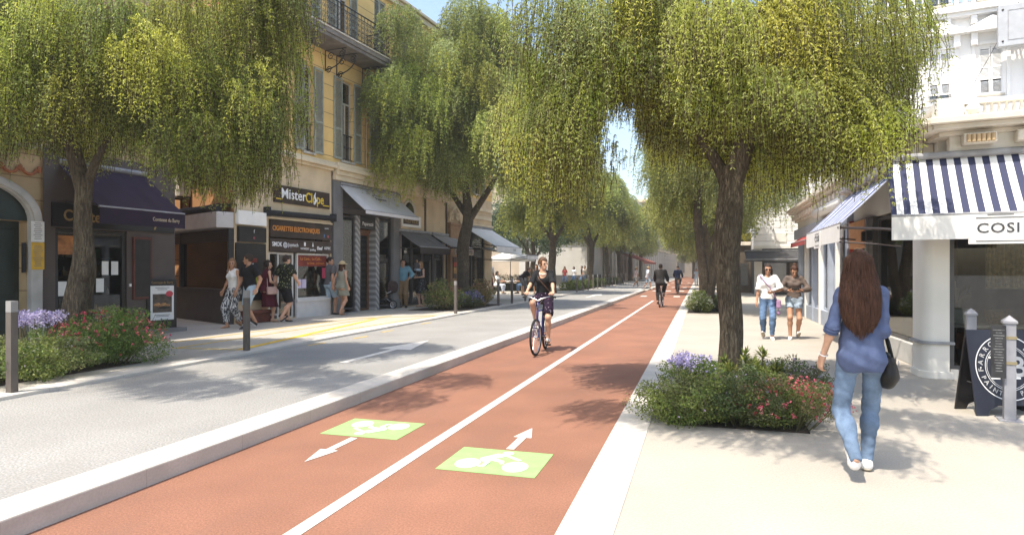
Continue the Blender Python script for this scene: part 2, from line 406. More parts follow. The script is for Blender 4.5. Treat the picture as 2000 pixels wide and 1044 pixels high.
def window(par, y0, y1, z0, z1, shut=.4, x=0., rail=True, mat=None, pane=None, shmat=None, closed=False, frame_mat=None, label=None):
    """part: window frame > pane, shutters, guard rail"""
    fm = frame_mat or M('window_frame', (.50, .46, .38), .6, .08, 8); d = x-.17; w = .055
    mb = MB().box(d, d+.06, y0, y0+w, z0, z1).box(d, d+.06, y1-w, y1, z0, z1)
    mb.box(d+.002, d+.058, y0+w, y1-w, z0, z0+w).box(d+.002, d+.058, y0+w, y1-w, z1-w, z1)
    mb.box(d+.002, d+.062, y0+w, y1-w, z1-.75, z1-.70); c = (y0+y1)/2; mb.box(d+.004, d+.064, c-.03, c+.03, z0+w, z1-.75)
    f = mb.obj('window', fm, par)
    if label: f['label'] = label
    MB().box(d+.02, d+.03, y0+w, y1-w, z0+w, z1-w).obj('pane', pane or GLASSD, f)
    MB().box(d-.5, d-.45, y0-.1, y1+.1, z0, z1).box(d-.45, d-.1, y0+.02, y0+.14, z0+.1, z1-.1).obj('curtain', M('curtain', (.33, .30, .25), .9, .2, 10), f)
    sm = shmat or SHUT
    if shut:
        if closed:
            shutter_mb(y0, (y0+y1)/2-.005, z0, z1, x-.06).obj('shutter', sm, f); shutter_mb((y0+y1)/2+.005, y1, z0, z1, x-.06).obj('shutter', sm, f)
        else:
            shutter_mb(y0-shut, y0-.01, z0, z1, x+.02).obj('shutter', sm, f); shutter_mb(y1+.01, y1+shut, z0, z1, x+.02).obj('shutter', sm, f)
    MB().box(x-.17, x+.06, y0-.06, y1+.06, z0-.07, z0-.003).obj('sill', STONE, f, bevel=.008)
    if rail:
        g = MB(); g.box(x-.05, x-.03, y0, y1, z0+.82, z0+.85).box(x-.05, x-.03, y0, y1, z0+.06, z0+.08)
        n = max(3, int((y1-y0)/.09))
        for i in range(1, n): g.box(x-.047, x-.033, y0+(y1-y0)*i/n-.006, y0+(y1-y0)*i/n+.006, z0+.08, z0+.82)
        for i in range(n):
            yc = y0+(y1-y0)*(i+.5)/n; g.torus((x-.04, yc, z0+.45), .03, .006, 'x', 10, 4)
        g.obj('guard_rail', IRON, f)
    return f
def goods_mb(y0, y1, z0, z1, x0, x1, seed, pal, n=60, shelves=4):
    r = random.Random(seed); mb = MB()
    mb.tint = (.10, .085, .07)
    for k in range(shelves):
        z = z0+(z1-z0)*k/shelves; mb.box(x0, x1, y0, y1, z, z+.02)
    for k in range(n):
        sh = r.randrange(shelves); z = z0+(z1-z0)*sh/shelves+.021; y = r.uniform(y0, y1-.1); h = r.uniform(.08, .8*(z1-z0)/shelves); x = r.uniform(x0, x1-.06)
        c = r.choice(pal); q = r.uniform(.5, 1.1); mb.tint = tuple(q*v for v in c)
        if r.random() < .5: mb.box(x, x+.05, y, y+r.uniform(.04, .16), z, z+h*.7)
        else: mb.lathe([(.0, 0), (.028, 0), (.03, h*.5), (.012, h*.75), (.012, h), (0, h)], (x+.03, y+.04, z), 7)
    return mb
def shop_window(par, y0, y1, z0, z1, x, seed, pal, frame=.05, fmat=None, room=.9, n=60, shelves=4, name='shop_window', mull=1, glass=None, goods=True):
    fm = fmat or IRON; mb = MB(); w = frame
    mb.box(x-.05, x+.02, y0, y0+w, z0, z1).box(x-.05, x+.02, y1-w, y1, z0, z1).box(x-.048, x+.018, y0+w, y1-w, z0, z0+w).box(x-.048, x+.018, y0+w, y1-w, z1-w, z1)
    for i in range(1, mull): yc = y0+(y1-y0)*i/mull; mb.box(x-.046, x+.016, yc-w/2, yc+w/2, z0+w, z1-w)
    f = mb.obj(name, fm, par)
    MB().box(x-.02, x-.012, y0+w, y1-w, z0+w, z1-w).obj('pane', glass or GLASS, f)
    b = MB(); X = x-room
    b.quad((X, y0, z0), (X, y1, z0), (X, y1, z1), (X, y0, z1)).quad((X, y0, z0), (x-.06, y0, z0), (x-.06, y0, z1), (X, y0, z1)).quad((X, y1, z0), (x-.06, y1, z0), (x-.06, y1, z1), (X, y1, z1))
    b.quad((X, y0, z0), (x-.06, y0, z0), (x-.06, y1, z0), (X, y1, z0)).quad((X, y0, z1), (x-.06, y0, z1), (x-.06, y1, z1), (X, y1, z1))
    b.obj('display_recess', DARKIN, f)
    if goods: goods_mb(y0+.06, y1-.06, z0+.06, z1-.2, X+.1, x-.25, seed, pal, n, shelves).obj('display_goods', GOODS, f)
    return f
def awning(par, y0, y1, zt, x1, zf, val, mat, vmat=None, x0=0., scallop=0, arms=True, tint=None, name='awning', sides=False, thick=.012, rows=1):
    """sloping fabric sheet > valance, arms, roller"""
    mb = MB(); n = 14
    for t in (0, -thick):
        pass
    vs = []; m = 10
    for i in range(n+1):
        for j in range(m+1):
            y = y0+(y1-y0)*i/n; q = j/m; sag = -.025*math.sin(PI*q)*(1+.5*math.sin(i*1.7)) - .008*math.sin(i*2.3)*math.sin(PI*q)
            vs.append((x0+(x1-x0)*q, y, zt+(zf-zt)*q+sag))
    k = len(vs); vs += [(x, y, z-thick) for x, y, z in vs]
    fs = [(i*(m+1)+j, i*(m+1)+j+1, (i+1)*(m+1)+j+1, (i+1)*(m+1)+j) for i in range(n) for j in range(m)]
    fs += [tuple(k+v for v in f[::-1]) for f in fs]
    for i in range(n):
        for j in (0, m): a, b = i*(m+1)+j, (i+1)*(m+1)+j; fs.append((a, b, k+b, k+a))
    for j in range(m):
        for i in (0, n): a, b = i*(m+1)+j, i*(m+1)+j+1; fs.append((a, b, k+b, k+a))
    mb.add(vs, fs); a = mb.obj(name, mat, par, smooth=False)
    v = MB()
    if scallop:
        w = (y1-y0)/scallop
        poly = [(y0, zf), (y1, zf)]
        for i in range(scallop-1, -1, -1):
            for t in range(6): q = 1-t/5; poly.append((y0+w*(i+q), zf-val+.05*(1-math.sin(PI*q))))
        v.prism(poly, x1, x1+.008, 'x')
    else: v.box(x1, x1+.008, y0, y1, zf-val, zf)
    v.obj('valance', vmat or mat, a)
    gm_ = M('grey_metal', (.30, .30, .31), .45, .08, 8, metal=.6); MB().tube([(x1-.01, y0, zf+.012), (x1-.01, y1, zf+.012)], .022, 8).obj('front_bar', gm_, a); MB().tube([(x0+.05, y0, zt+.02), (x0+.05, y1, zt+.02)], .05, 10).obj('roller_bar', M('grey_metal', (.30, .30, .31), .45, .08, 8, metal=.6), a)
    if arms:
        ar = MB()
        for y in (y0+.12, y1-.12):
            ar.tube([(x0+.03, y, zt-.45*(zt-zf)-.35), (x0+(x1-x0)*.55, y+.12, (zt+zf)/2-.35), (x1-.03, y, zf-.02)], .02, 6)
        ar.obj('folding_arm', M('dark_metal', (.06, .05, .05), .45, .1, 9, metal=.4), a)
    if sides:
        for y in (y0+.001, y1-.009): pass
    return a
def scroll_bracket(y, zt, reach, drop, r=.018):
    mb = MB()
    def spiral(cx, cz, r0, a0, turns, sgn, n=26):
        return [(cx+r0*(1-.75*i/n)*math.cos(a0+sgn*turns*2*PI*i/n), y, cz+r0*(1-.75*i/n)*math.sin(a0+sgn*turns*2*PI*i/n)) for i in range(n+1)]
    mb.tube([(.02, y, zt-drop), (.02, y, zt), (reach, y, zt)], r, 6)
    arc = [(.03+ (reach-.08)*math.sin(PI/2*i/12), y, zt-drop+.04+(drop-.12)*(1-math.cos(PI/2*i/12))) for i in range(13)]
    mb.tube(arc, r, 6)
    mb.tube(spiral(reach-.16, zt-.15, .12, PI/2, 1.6, -1), r*.8, 6); mb.tube(spiral(.15, zt-drop+.02, .11, 0, 1.6, 1), r*.8, 6)
    mb.tube(spiral(.22, zt-.2, .12, 0, 1.4, 1), r*.7, 6)
    return mb
def ac_unit(loc, rz, label, group='air conditioning units on the walls'):
    t = empty('air_conditioner', loc, rz, label, 'air conditioner', group)
    MB().box(.02, .34, -.42, .42, 0, .62).obj('casing', M('cream_metal', (.55, .50, .42), .5, .05, 5), t, bevel=.02)
    g = MB()
    for k in range(7): g.torus((.352, -.1, .31), .04+.035*k, .006, 'x', 22, 4)
    for k in range(6): g.box(.348, .356, -.36, .16, .06+.09*k, .068+.09*k)
    g.obj('fan_grille', M('grey_metal', (.30, .30, .31), .45, .08, 8, metal=.6), t)
    MB().box(.0, .36, -.34, -.30, -.04, -.002).box(.0, .36, .30, .34, -.04, -.002).box(0, .03, -.34, -.30, -.3, -.04).box(0, .03, .30, .34, -.3, -.04).obj('bracket', IRON, t)
    return t
def sign_panel(name, y0, y1, z0, z1, x, th, mat, par_frame, label, cat='sign', texts=(), bev=.004, group=None):
    """flat board on the left facade; texts: (string, yc, zc, size, mat, kwargs)"""
    o = MB().box(x, x+th, y0, y1, z0, z1).obj(name, mat, None, bevel=bev); place(o, par_frame); tag(o, label, cat, group)
    for s_, yc, zc, size, m, kw in texts:
        mb = put_text(MB(), s_, (x+th+.003, yc, zc), (0, 1, 0), (0, 0, 1), size, .004, **kw); mb.obj('lettering', m, o)
    return o
FR = {}
def place(o, key):
    loc, rz = FR[key]; o.location = loc; o.rotation_euler = (0, 0, rz); return o
FR['L'] = ((-11.3, 14.65, 0.), -R(6.))
def LP(x, y, z=0.):
    a = -R(6.); return Vector((-11.3+x*math.cos(a)-y*math.sin(a), 14.65+x*math.sin(a)+y*math.cos(a), z))
PAL = [(.5, .35, .2), (.45, .08, .05), (.6, .55, .45), (.1, .25, .12), (.08, .12, .3), (.55, .4, .08), (.25, .2, .18), (.7, .68, .6)]
PALV = [(.5, .55, .55), (.3, .35, .4), (.6, .6, .6), (.2, .2, .22), (.45, .12, .10), (.15, .3, .35)]
PALC = [(.25, .3, .4), (.5, .48, .45), (.12, .12, .14), (.55, .25, .2), (.6, .58, .5), (.2, .25, .2)]

# ------------------------------------------------------------------ yellow corner building
YEL = M('yellow_stucco', (.78, .525, .20), .85, .07, 1.2, .15, 45)
mk = lines_mask(YEL, 'Z', .435, .022, .15); mul_mask(YEL, mk, (.36, .23, .10)); add_bump(YEL, mk, .6, .02)
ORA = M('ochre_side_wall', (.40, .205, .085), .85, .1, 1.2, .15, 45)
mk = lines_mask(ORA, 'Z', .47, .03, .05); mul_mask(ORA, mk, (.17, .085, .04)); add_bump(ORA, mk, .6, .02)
CREAM = M('cream_cornice', (.66, .55, .38), .8, .06, 2, .12, 40)
BEIGE = M('beige_render', (.60, .47, .30), .85, .08, 1.5, .12, 50)
yb = empty('yellow_apartment_building', label='yellow stucco corner building with grey green shutters, iron balcony and street level shops', cat='building'); place(yb, 'L')
ZT = 11.3
F1 = [(1.60, 2.02, 5.04, 7.62), (3.36, 3.97, 5.04, 7.62), (5.28, 5.85, 5.04, 7.62), (7.30, 7.90, 5.04, 7.62), (9.3, 9.9, 5.04, 7.62), (11.3, 11.9, 5.04, 7.62), (13.1, 13.7, 5.04, 7.62)]
F2 = [(1.2, 1.9, 8.52, 10.95), (3.05, 3.75, 8.52, 10.95), (5.16, 5.84, 8.75, 10.95), (7.3, 7.9, 8.75, 10.95), (9.3, 9.9, 8.75, 10.95), (11.3, 11.9, 8.75, 10.95), (13.1, 13.7, 8.75, 10.95)]
shop_holes = [(.2, 2.80, .2, 3.06)]
mb = wall_mesh(-1., 15., 4.85, ZT, F1+F2)
mb.quad((-5.6, 1.05, .1), (-5.6, 15, .1), (-5.6, 15, ZT), (-5.6, 1.05, ZT)); mb.quad((0, 15, .1), (-5.6, 15, .1), (-5.6, 15, ZT), (0, 15, ZT))
mb.quad((0, -1, ZT), (0, 15, ZT), (-5.6, 15, ZT), (-5.6, 1.05, ZT))
mb.obj('wall', YEL, yb)
wall_mesh(-1., 2.86, .1, 4.85, [(.2, 2.80, .2, 3.06)], depth=.3).obj('shop_storey_wall', BEIGE, yb)
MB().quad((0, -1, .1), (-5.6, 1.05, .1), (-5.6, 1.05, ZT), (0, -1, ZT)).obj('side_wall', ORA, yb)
MB().box(-5.6, .24, -1.2, 15.1, ZT, ZT+.12).box(-5.6, .14, -1.1, 15.05, ZT-.2, ZT).obj('roof_cornice', CREAM, yb, bevel=.02)
# string courses
MB().box(.002, .10, -.95, 2.85, 4.62, 4.70).box(.002, .22, -.98, 2.88, 4.70, 4.80).box(.002, .16, -.96, 2.86, 4.80, 4.88).obj('cornice', CREAM, yb, bevel=.012)
MB().box(.002, .14, 2.90, 10.35, 4.36, 4.52).box(.002, .20, 2.90, 10.35, 4.52, 4.66).box(.002, .30, 2.90, 10.38, 4.66, 4.78).box(.002, .24, 2.90, 10.36, 4.78, 4.9).obj('cornice', CREAM, yb, bevel=.012)
MB().box(.002, .12, 4.85, 15., 8.44, 8.6).obj('string_course', CREAM, yb, bevel=.01)
for i, (a, b, c, d) in enumerate(F1): window(yb, a, b, c, d, .41)
for i, (a, b, c, d) in enumerate(F2): window(yb, a, b, c, d, .39, rail=(i > 1), closed=(i == 2))
# balcony
b0, b1, bz = .4, 4.72, 8.36
bal = MB().box(.002, .95, b0, b1, bz, bz+.13).box(.002, .90, b0+.05, b1-.05, bz-.10, bz).obj('balcony', M('grey_stone_slab', (.20, .18, .16), .85, .15, 3, .15, 40), yb, bevel=.015)
MB().box(.93, .98, b0-.02, b1+.02, bz+.131, bz+.17).obj('slab_edge', STONE, bal)
rl = MB()
def rail_run(rl, p0, p1, z0, h):
    p0, p1 = Vector(p0), Vector(p1); Ln = (p1-p0).length; d = (p1-p0)/Ln
    for z, w in ((z0+.03, .02), (z0+.12, .014), (z0+h-.14, .014), (z0+h, .03)): rl.bar((*p0, z), (*p1, z), w, w)
    n = max(2, round(Ln/.17))
    for i in range(n+1):
        p = p0+d*Ln*i/n; rl.bar((*p, z0), (*p, z0+h), .012)
    for i in range(n):
        c = p0+d*Ln*(i+.5)/n
        for zc, rr in ((z0+.28, .062), (z0+.42, .045), (z0+.58, .062), (z0+.72, .05)):
            pts = [(c.x+d.x*rr*(1-.5*k/14)*math.cos(k*.6+i), c.y+d.y*rr*(1-.5*k/14)*math.cos(k*.6+i), zc+rr*(1-.5*k/14)*math.sin(k*.6+i)) for k in range(15)]
            rl.tube(pts, .007, 4, False)
        rl.ball((c.x, c.y, z0+.07), .03, 6, 4)
rail_run(rl, (.90, b0+.02), (.90, b1-.02), bz+.14, .92); rail_run(rl, (.03, b1-.03), (.90, b1-.03), bz+.14, .92); rail_run(rl, (.03, b0+.03), (.90, b0+.03), bz+.14, .92)
rl.obj('railing', IRON, bal)
for y in (1.15, 2.55, 3.1, 4.45): scroll_bracket(y, bz-.105, .8, .62).obj('bracket', IRON, bal)
# drain pipe and cables on the facade
MB().tube([(.06, 4.62, 4.9), (.06, 4.62, 8.3)], .03, 8).tube([(.03, 4.5, 6.6), (.03, 4.55, 5.1)], .012, 5).obj('drain_pipe', M('weathered_pipe', (.42, .29, .14), .6, .1, 5), yb)
# flower pots on the balcony
for y, c in ((1.3, (.35, .08, .05)), (1.75, (.4, .1, .05)), (2.2, (.06, .12, .03))):
    pot = MB().lathe([(0, 0), (.07, 0), (.1, .17), (.085, .17), (.08, .14), (0, .14)], (.72, y, bz+.132), 10).obj('flower_pot', M('terracotta', (.38, .15, .08), .8, .15, 8)); place(pot, 'L')
    tag(pot, 'small terracotta pot standing on the iron balcony of the yellow building', 'flower pot', 'pots on the balcony')
# --- vape shop front (s -1 .. 2.86)
DBR = M('dark_brown_board', (.045, .028, .022), .4, .2, 3)
DBR2 = M('brown_board_gloss', (.035, .022, .018), .3, .2, 3)
WT = M('white_lettering', (.8, .8, .8), .5, .02); YT = M('yellow_lettering', (.75, .52, .05), .5, .05); OT = M('orange_lettering', (.70, .27, .04), .5, .05); GT = M('gold_lettering', (.33, .22, .09), .45, .1, metal=.3)
sp = sign_panel('shop_sign', .36, 2.71, 3.42, 3.91, .003, .05, DBR, 'L', 'large brown sign with white and yellow lettering and a smoke motif above the vape shop', texts=(
    ('Mister', 1.12, 3.68, .40, WT, dict(width=1.0, weight=.004)), ('Clope', 2.02, 3.66, .40, YT, dict(width=.80, weight=.006))))
MB().box(.055, .06, .42, .66, 3.51, 3.54).obj('underline', YT, sp); MB().box(.055, .06, 2.4, 2.68, 3.49, 3.52).obj('underline', YT, sp)
put = MB().tube([(.065, 1.98, 3.5), (.065, 2.06, 3.62), (.065, 1.99, 3.74), (.065, 2.05, 3.86)], [.03, .035, .03, .006], 6).obj('smoke_motif', WT, sp)
sign_panel('shop_sign', .20, 2.82, 2.46, 2.93, .003, .06, DBR2, 'L', 'brown fascia reading CIGARETTES ELECTRONIQUES in orange letters', texts=(
    ('CIGARETTES ELECTRONIQUES', 1.25, 2.70, .19, OT, dict(width=1.95, weight=.003)), ('f', 2.44, 2.58, .15, M('blue_lettering', (.1, .3, .7)), {}), ('o', 2.62, 2.58, .15, M('pink_lettering', (.7, .15, .2)), {}), ('ouvert', 2.55, 2.82, .07, WT, {})))
br = sign_panel('shop_sign', .20, 2.82, 2.06, 2.42, .003, .05, DBR, 'L', 'dark strip of white vape brand names under the orange fascia', texts=(
    ('SMOK', .46, 2.26, .17, WT, dict(weight=.003, width=.38)), ('Joyetech', 1.10, 2.26, .15, WT, dict(width=.42)), ('VAPORESSO', 1.58, 2.17, .085, WT, dict(width=.36)), ('justfog', 1.93, 2.15, .09, WT, dict(width=.25)),
    ('Eleaf', 2.24, 2.20, .14, WT, dict(width=.25, weight=.003)), ('ASPIRE', 2.60, 2.21, .12, WT, dict(width=.30))))
m_ = MB().torus((.056, .78, 2.25), .07, .012, 'x', 18, 4).torus((.056, .78, 2.25), .03, .01, 'x', 14, 4).box(.054, .058, 1.55, 1.62, 2.25, 2.36); m_.prism([(1.9, 2.24), (1.97, 2.24), (1.935, 2.38)], .053, .058, 'x'); m_.obj('brand_mark', WT, br)
roll = MB().tube([(.14, .02, 3.10), (.14, 2.84, 3.15)], .075, 10).box(.003, .2, .0, .08, 3.0, 3.25).box(.003, .2, 2.78, 2.86, 3.04, 3.28).tube([(.18, .1, 3.02), (.2, 2.8, 3.06)], .012, 5).obj('rolled_awning', M('black_fabric', (.02, .02, .022), .8, .2, 12), yb)
MB().box(-.02, .05, .05, 2.86, 2.95, 3.0).box(-.25, .02, .2, 2.8, 3.0, 3.06).obj('fascia_trim', CREAM, yb)
WFR = M('white_shop_frame', (.60, .58, .54), .5, .05, 6)
shop_window(yb, 1.33, 2.74, .70, 2.04, -.04, 3, PALV, .05, WFR, 1.1, 130, 5)
MB().box(-.06, .05, 1.28, 2.80, .62, .70).box(-.06, .02, 1.28, 2.80, .15, .62).obj('window_plinth', M('white_panel', (.62, .60, .57), .5, .04, 5), yb, bevel=.008)
dr = shop_window(yb, .62, 1.28, .17, 2.04, -.12, 4, PALV, .06, WFR, 1.0, 50, 5, 'shop_door')
MB().tube([(-.07, .72, .95), (-.04, .72, .97), (-.04, .72, 1.35), (-.07, .72, 1.37)], .015, 6).obj('door_handle', M('grey_metal', (.3, .3, .31)), dr)
shop_window(yb, .22, .60, .3, 2.04, -.04, 5, PAL, .04, WFR, .6, 30, 4)
ban = MB().box(-.06, -.045, 1.40, 2.68, 1.66, 1.98).obj('window_banner', M('red_banner', (.20, .028, .018), .5, .2, 3), yb)
put_text(put_text(MB(), 'La Cave... Le Café...', (-.04, 1.98, 1.88), (0, 1, 0), (0, 0, 1), .12, .003, width=.95), 'Le Choix... Le Conseil...', (-.04, 2.2, 1.75), (0, 1, 0), (0, 0, 1), .09, .003, width=.8).obj('lettering', OT, ban)
for y in (1.36, 1.56): MB().box(-.035, -.03, y, y+.18, 1.02, 1.28).obj('paper_notice', M('lilac_paper', (.55, .48, .65), .7, .05), yb)
MB().box(-.035, -.03, 2.45, 2.68, 1.3, 1.62).obj('paper_notice', M('pink_poster', (.55, .06, .12), .6, .2, 8), yb)
# corner cabinet left of the shop (s -1 .. 0.1)
MB().box(.003, .12, -.98, .0, 2.72, 3.08).obj('lightbox_canopy', WHITE, yb, bevel=.01)
fb = sign_panel('lightbox_sign', -.92, .02, 2.28, 2.68, .003, .09, M('black_board', (.016, .015, .016), .35, .2), 'L', 'black square sign with small social media icons beside the vape shop door', texts=(
    ('f', -.42, 2.56, .13, WT, {}), ('o', -.42, 2.40, .12, M('pink_lettering', (.7, .15, .2)), {})))
pos = MB().box(.003, .05, -.98, .05, .75, 2.25).obj('poster_case', M('black_board', (.016, .015, .016)), yb)
MB().box(.05, .056, -.70, -.28, 1.75, 1.86).obj('poster_band', M('red_banner', (.2, .028, .018)), pos)
fl = MB()
for y in (-.6, -.42): fl.prism([(y-.09, 1.38), (y+.09, 1.38), (y+.02, 1.62), (y+.02, 1.73), (y-.02, 1.73), (y-.02, 1.62)], .051, .057, 'x')
fl.obj('flask_picture', M('pale_glass_print', (.55, .55, .55), .5, .1), pos)
MB().box(.051, .056, -.72, -.25, 1.2, 1.36).obj('label_picture', M('lime_print', (.35, .40, .05), .5, .3, 9), pos)
MB().box(.05, .35, -.95, .02, .42, .50).box(.05, .30, -.90, -.04, .18, .42).obj('red_bench', M('dark_red_wood', (.13, .035, .02), .6, .2), yb, bevel=.01)
# --- kiosk counter along the ochre side wall: local frame from corner (0,-1) going back
kf = Vector((-.94, .342, 0)); kn = Vector((-.342, -.94, 0))     # along / outward (towards the viewer)
def K(a, n, z): return (kf.x*a+kn.x*n, -1+kf.y*a+kn.y*n, z)
def kbox(mb, a0, a1, n0, n1, z0, z1):
    c = [K(a, n, z) for z in (z0, z1) for n in (n0, n1) for a in (a0, a1)]
    return mb.add(c, [(0, 2, 3, 1), (4, 5, 7, 6), (0, 1, 5, 4), (2, 6, 7, 3), (0, 4, 6, 2), (1, 3, 7, 5)])
kio = kbox(kbox(MB(), .02, 4.4, .005, .18, .17, 1.02), .02, 4.4, .005, .24, 1.02, 1.06).obj('kiosk_counter', M('taupe_panel', (.07, .06, .055), .6, .08, 4), yb)
kbox(MB(), 0., 4.6, .006, .45, 2.62, 3.02).obj('kiosk_canopy', M('grey_white_canopy', (.50, .47, .44), .6, .05, 4), yb, bevel=.01)
kbox(kbox(kbox(MB(), .04, .12, .01, .12, 1.06, 2.6), 3.2, 3.3, .01, .12, 1.06, 2.6), .12, 4.4, .01, .1, 2.3, 2.6).obj('kiosk_frame', IRON, yb)
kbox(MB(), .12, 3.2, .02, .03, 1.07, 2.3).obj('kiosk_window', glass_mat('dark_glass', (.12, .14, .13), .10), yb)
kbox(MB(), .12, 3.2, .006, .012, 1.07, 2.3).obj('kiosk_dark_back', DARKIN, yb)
mb = MB().tube([K(.1, .35, 3.12), K(4.6, .35, 3.2)], .09, 8); kbox(mb, .1, 4.6, .01, .3, 3.18, 3.24); mb.obj('rolled_awning', M('black_fabric', (.02, .02, .022)), yb)
for a, z, lab in ((3.1, 3.62, 'cream air conditioner low on the shaded ochre side wall'), (3.5, 5.35, 'cream air conditioner under the shuttered window of the ochre side wall')):
    p = LP(*K(a, .01, z)); ang = math.atan2(kn.y, kn.x)-R(6.); ac_unit(p, ang, lab)
sw = MB()
for a0 in (2.7, 3.6):
    for k in range(22): kbox(sw, a0, a0+.42, .03, .045, 6.3+.07*k, 6.345+.07*k)
    kbox(sw, a0-.04, a0, .02, .06, 6.25, 7.9); kbox(sw, a0+.42, a0+.46, .02, .06, 6.25, 7.9)
sw.obj('shutter', SHUT, yb)
kbox(MB(), 3.17, 3.58, .005, .02, 6.25, 7.9).obj('window', DARKIN, yb)
kbox(MB(), .0, 5.8, .004, .35, 4.55, 4.68).obj('side_cornice', CREAM, yb)
# --- clothes shop (s 2.9 .. 6.78): grey pilasters, big pale awning
GREYP = M('grey_pilaster', (.17, .165, .16), .6, .08, 3, .1, 40)
DGREY = M('dark_grey_fascia', (.07, .066, .063), .6, .1, 3)
TW = M('striped_column', (.19, .185, .18), .5, .05, 4)
v = math_node(TW, 'ADD', math_node(TW, 'MULTIPLY', axis_out(TW, 'Y'), 5.), math_node(TW, 'MULTIPLY', axis_out(TW, 'Z'), 5.)); mul_mask(TW, math_node(TW, 'LESS_THAN', math_node(TW, 'FRACT', v), .45), (.36, .355, .34))
for a in (2.90, 6.28): MB().box(-.3, .06, a, a+.47, .5, 4.36).box(-.3, .09, a-.02, a+.49, .1, .5).obj('pilaster', GREYP, yb, bevel=.01)
MB().box(-.3, -.06, 3.36, 6.28, 3.36, 4.36).obj('shop_fascia', DGREY, yb)
MB().box(-.3, .03, 4.11, 4.33, .1, 3.36).obj('column', TW, yb, bevel=.03); MB().box(-.3, .03, 5.22, 5.44, .1, 3.36).obj('column', TW, yb, bevel=.03)
shop_window(yb, 3.37, 4.10, .28, 3.30, -.06, 7, PALC, .05, DGREY, 1.0, 90, 5)
shop_window(yb, 5.45, 6.27, .28, 3.30, -.06, 8, PALC, .05, DGREY, 1.0, 90, 5)
cd = shop_window(yb, 4.34, 5.21, .17, 2.80, -.28, 9, PALC, .07, WOOD, 1.4, 50, 5, 'shop_door')
MB().box(-.3, -.2, 4.34, 5.21, 2.8, 2.92).obj('door_lintel', WOOD, yb)
sign_panel('shop_sign', 4.34, 5.21, 2.93, 3.35, -.04, .05, M('black_board', (.016, .015, .016)), 'L', 'black sign with small white lettering over the grey clothes shop door', texts=(('Paparazzi', 4.77, 3.10, .17, WT, dict(width=.6)),))
PAWN = M('pale_grey_awning', (.56, .54, .53), .85, .04, 2.5, .08, 200)
aw = awning(yb, 3.22, 6.40, 4.28, 1.02, 3.40, .10, PAWN)
ex = Vector((0, 1, 0)); ez = Vector((-1.02, 0, .88)).normalized()
mb = put_text(MB(), 'Paparazzi', (.42, 4.95, 3.925), ex, ez, .17, .004, width=.62, weight=.002); mb.tube([(.30, 4.6, 4.03), (.26, 4.8, 4.07), (.30, 5.1, 4.03)], .008, 4).obj('lettering', M('black_ink', (.03, .03, .035)), aw)
# --- dark boutique (s 6.8 .. 10.3)
wall_mesh(6.77, 15., .1, 4.85, [(6.9, 10.2, .2, 2.98), (11.6, 14.2, .2, 3.3)], x=-.004, depth=.3).obj('shop_storey_wall', BEIGE, yb)
MB().box(-.003, .05, 8.55, 8.62, 3.0, 4.4).box(-.003, .05, 10.3, 10.36, 0.2, 4.4).obj('drain_pipe', M('bronze_strip', (.09, .06, .04), .5, .1), yb)
rs = sign_panel('shop_sign', 6.86, 8.20, 3.16, 3.60, .0, .06, WHITE, 'L', 'white framed dark sign with gold capitals above the charcoal awning', texts=())
pb = MB().box(.06, .068, 6.92, 8.02, 3.26, 3.56).obj('dark_board', DBR, rs); put_text(MB(), 'RENEE', (.072, 7.47, 3.41), (0, 1, 0), (0, 0, 1), .30, .004, width=.95).obj('lettering', GT, rs)
arch = MB(); pts = [(0.02, 7.4+.42*math.cos(a), 3.72+.42*math.sin(a)) for a in np.linspace(0, PI, 15)]; arch.tube(pts, .05, 8); arch.obj('window_arch', STONE, yb)
MB().prism([(7.4+.38*math.cos(a), 3.72+.38*math.sin(a)) for a in np.linspace(0, PI, 15)], -.02, .004, 'x').obj('arched_window', glass_mat('dark_glass', (.12, .14, .13), .10), yb)
CHAR = M('charcoal_awning', (.17, .16, .155), .85, .08, 4, .08, 200); DKBR = M('dark_brown_awning', (.035, .026, .022), .8, .1, 4)
awning(yb, 6.62, 8.9, 3.0, .95, 2.38, .24, CHAR, DKBR); awning(yb, 9.1, 10.9, 3.0, .95, 2.46, .06, M('grey_awning', (.36, .345, .335), .85, .05), DKBR)
for i, (a, b) in enumerate(((6.9, 7.7), (7.72, 8.5), (8.52, 9.36), (9.38, 10.18))): shop_window(yb, a, b, .22, 2.9, -.08, 20+i, PALC, .06, DGREY, 1.0, 60, 4)
sg = sign_panel('shop_sign', 9.2, 10.9, 2.16, 2.40, .96, .05, M('tan_board', (.36, .27, .19), .6, .08), 'L', 'tan fascia board with dark lettering under the narrow grey awning', texts=(('Maroquinerie', 9.72, 2.28, .17, M('black_ink', (.03, .03, .035)), dict(width=.8)), ('TOYES', 10.52, 2.28, .19, M('black_ink', (.03, .03, .035)), dict(width=.55, weight=.005))))
# timber pier with scroll pediment
MB().box(.0, .16, 10.45, 11.4, .1, 3.45).box(.0, .2, 10.40, 11.45, 3.45, 3.55).obj('timber_pier', M('ochre_pier', (.34, .20, .10), .7, .15, 3), yb, bevel=.01)
sc = MB()
for yc, sg_ in ((10.65, 1), (11.15, -1)):
    sc.tube([(.12, yc+.2*(1-.8*k/26)*math.cos(PI/2+sg_*k*.42), 3.85+.2*(1-.8*k/26)*math.sin(PI/2+sg_*k*.42)) for k in range(27)], .035, 6)
sc.tube([(.12, 10.40, 3.6), (.14, 10.62, 4.08), (.16, 10.9, 4.22), (.14, 11.2, 4.08), (.12, 11.45, 3.6)], .05, 8); sc.obj('scroll_ornament', CREAM, yb)
po = MB().box(.165, .20, 10.62, 10.92, 1.2, 2.1).obj('poster_case', DBR); place(po, 'L'); tag(po, 'narrow dark poster case on the ochre pier beside the boutique', 'poster')
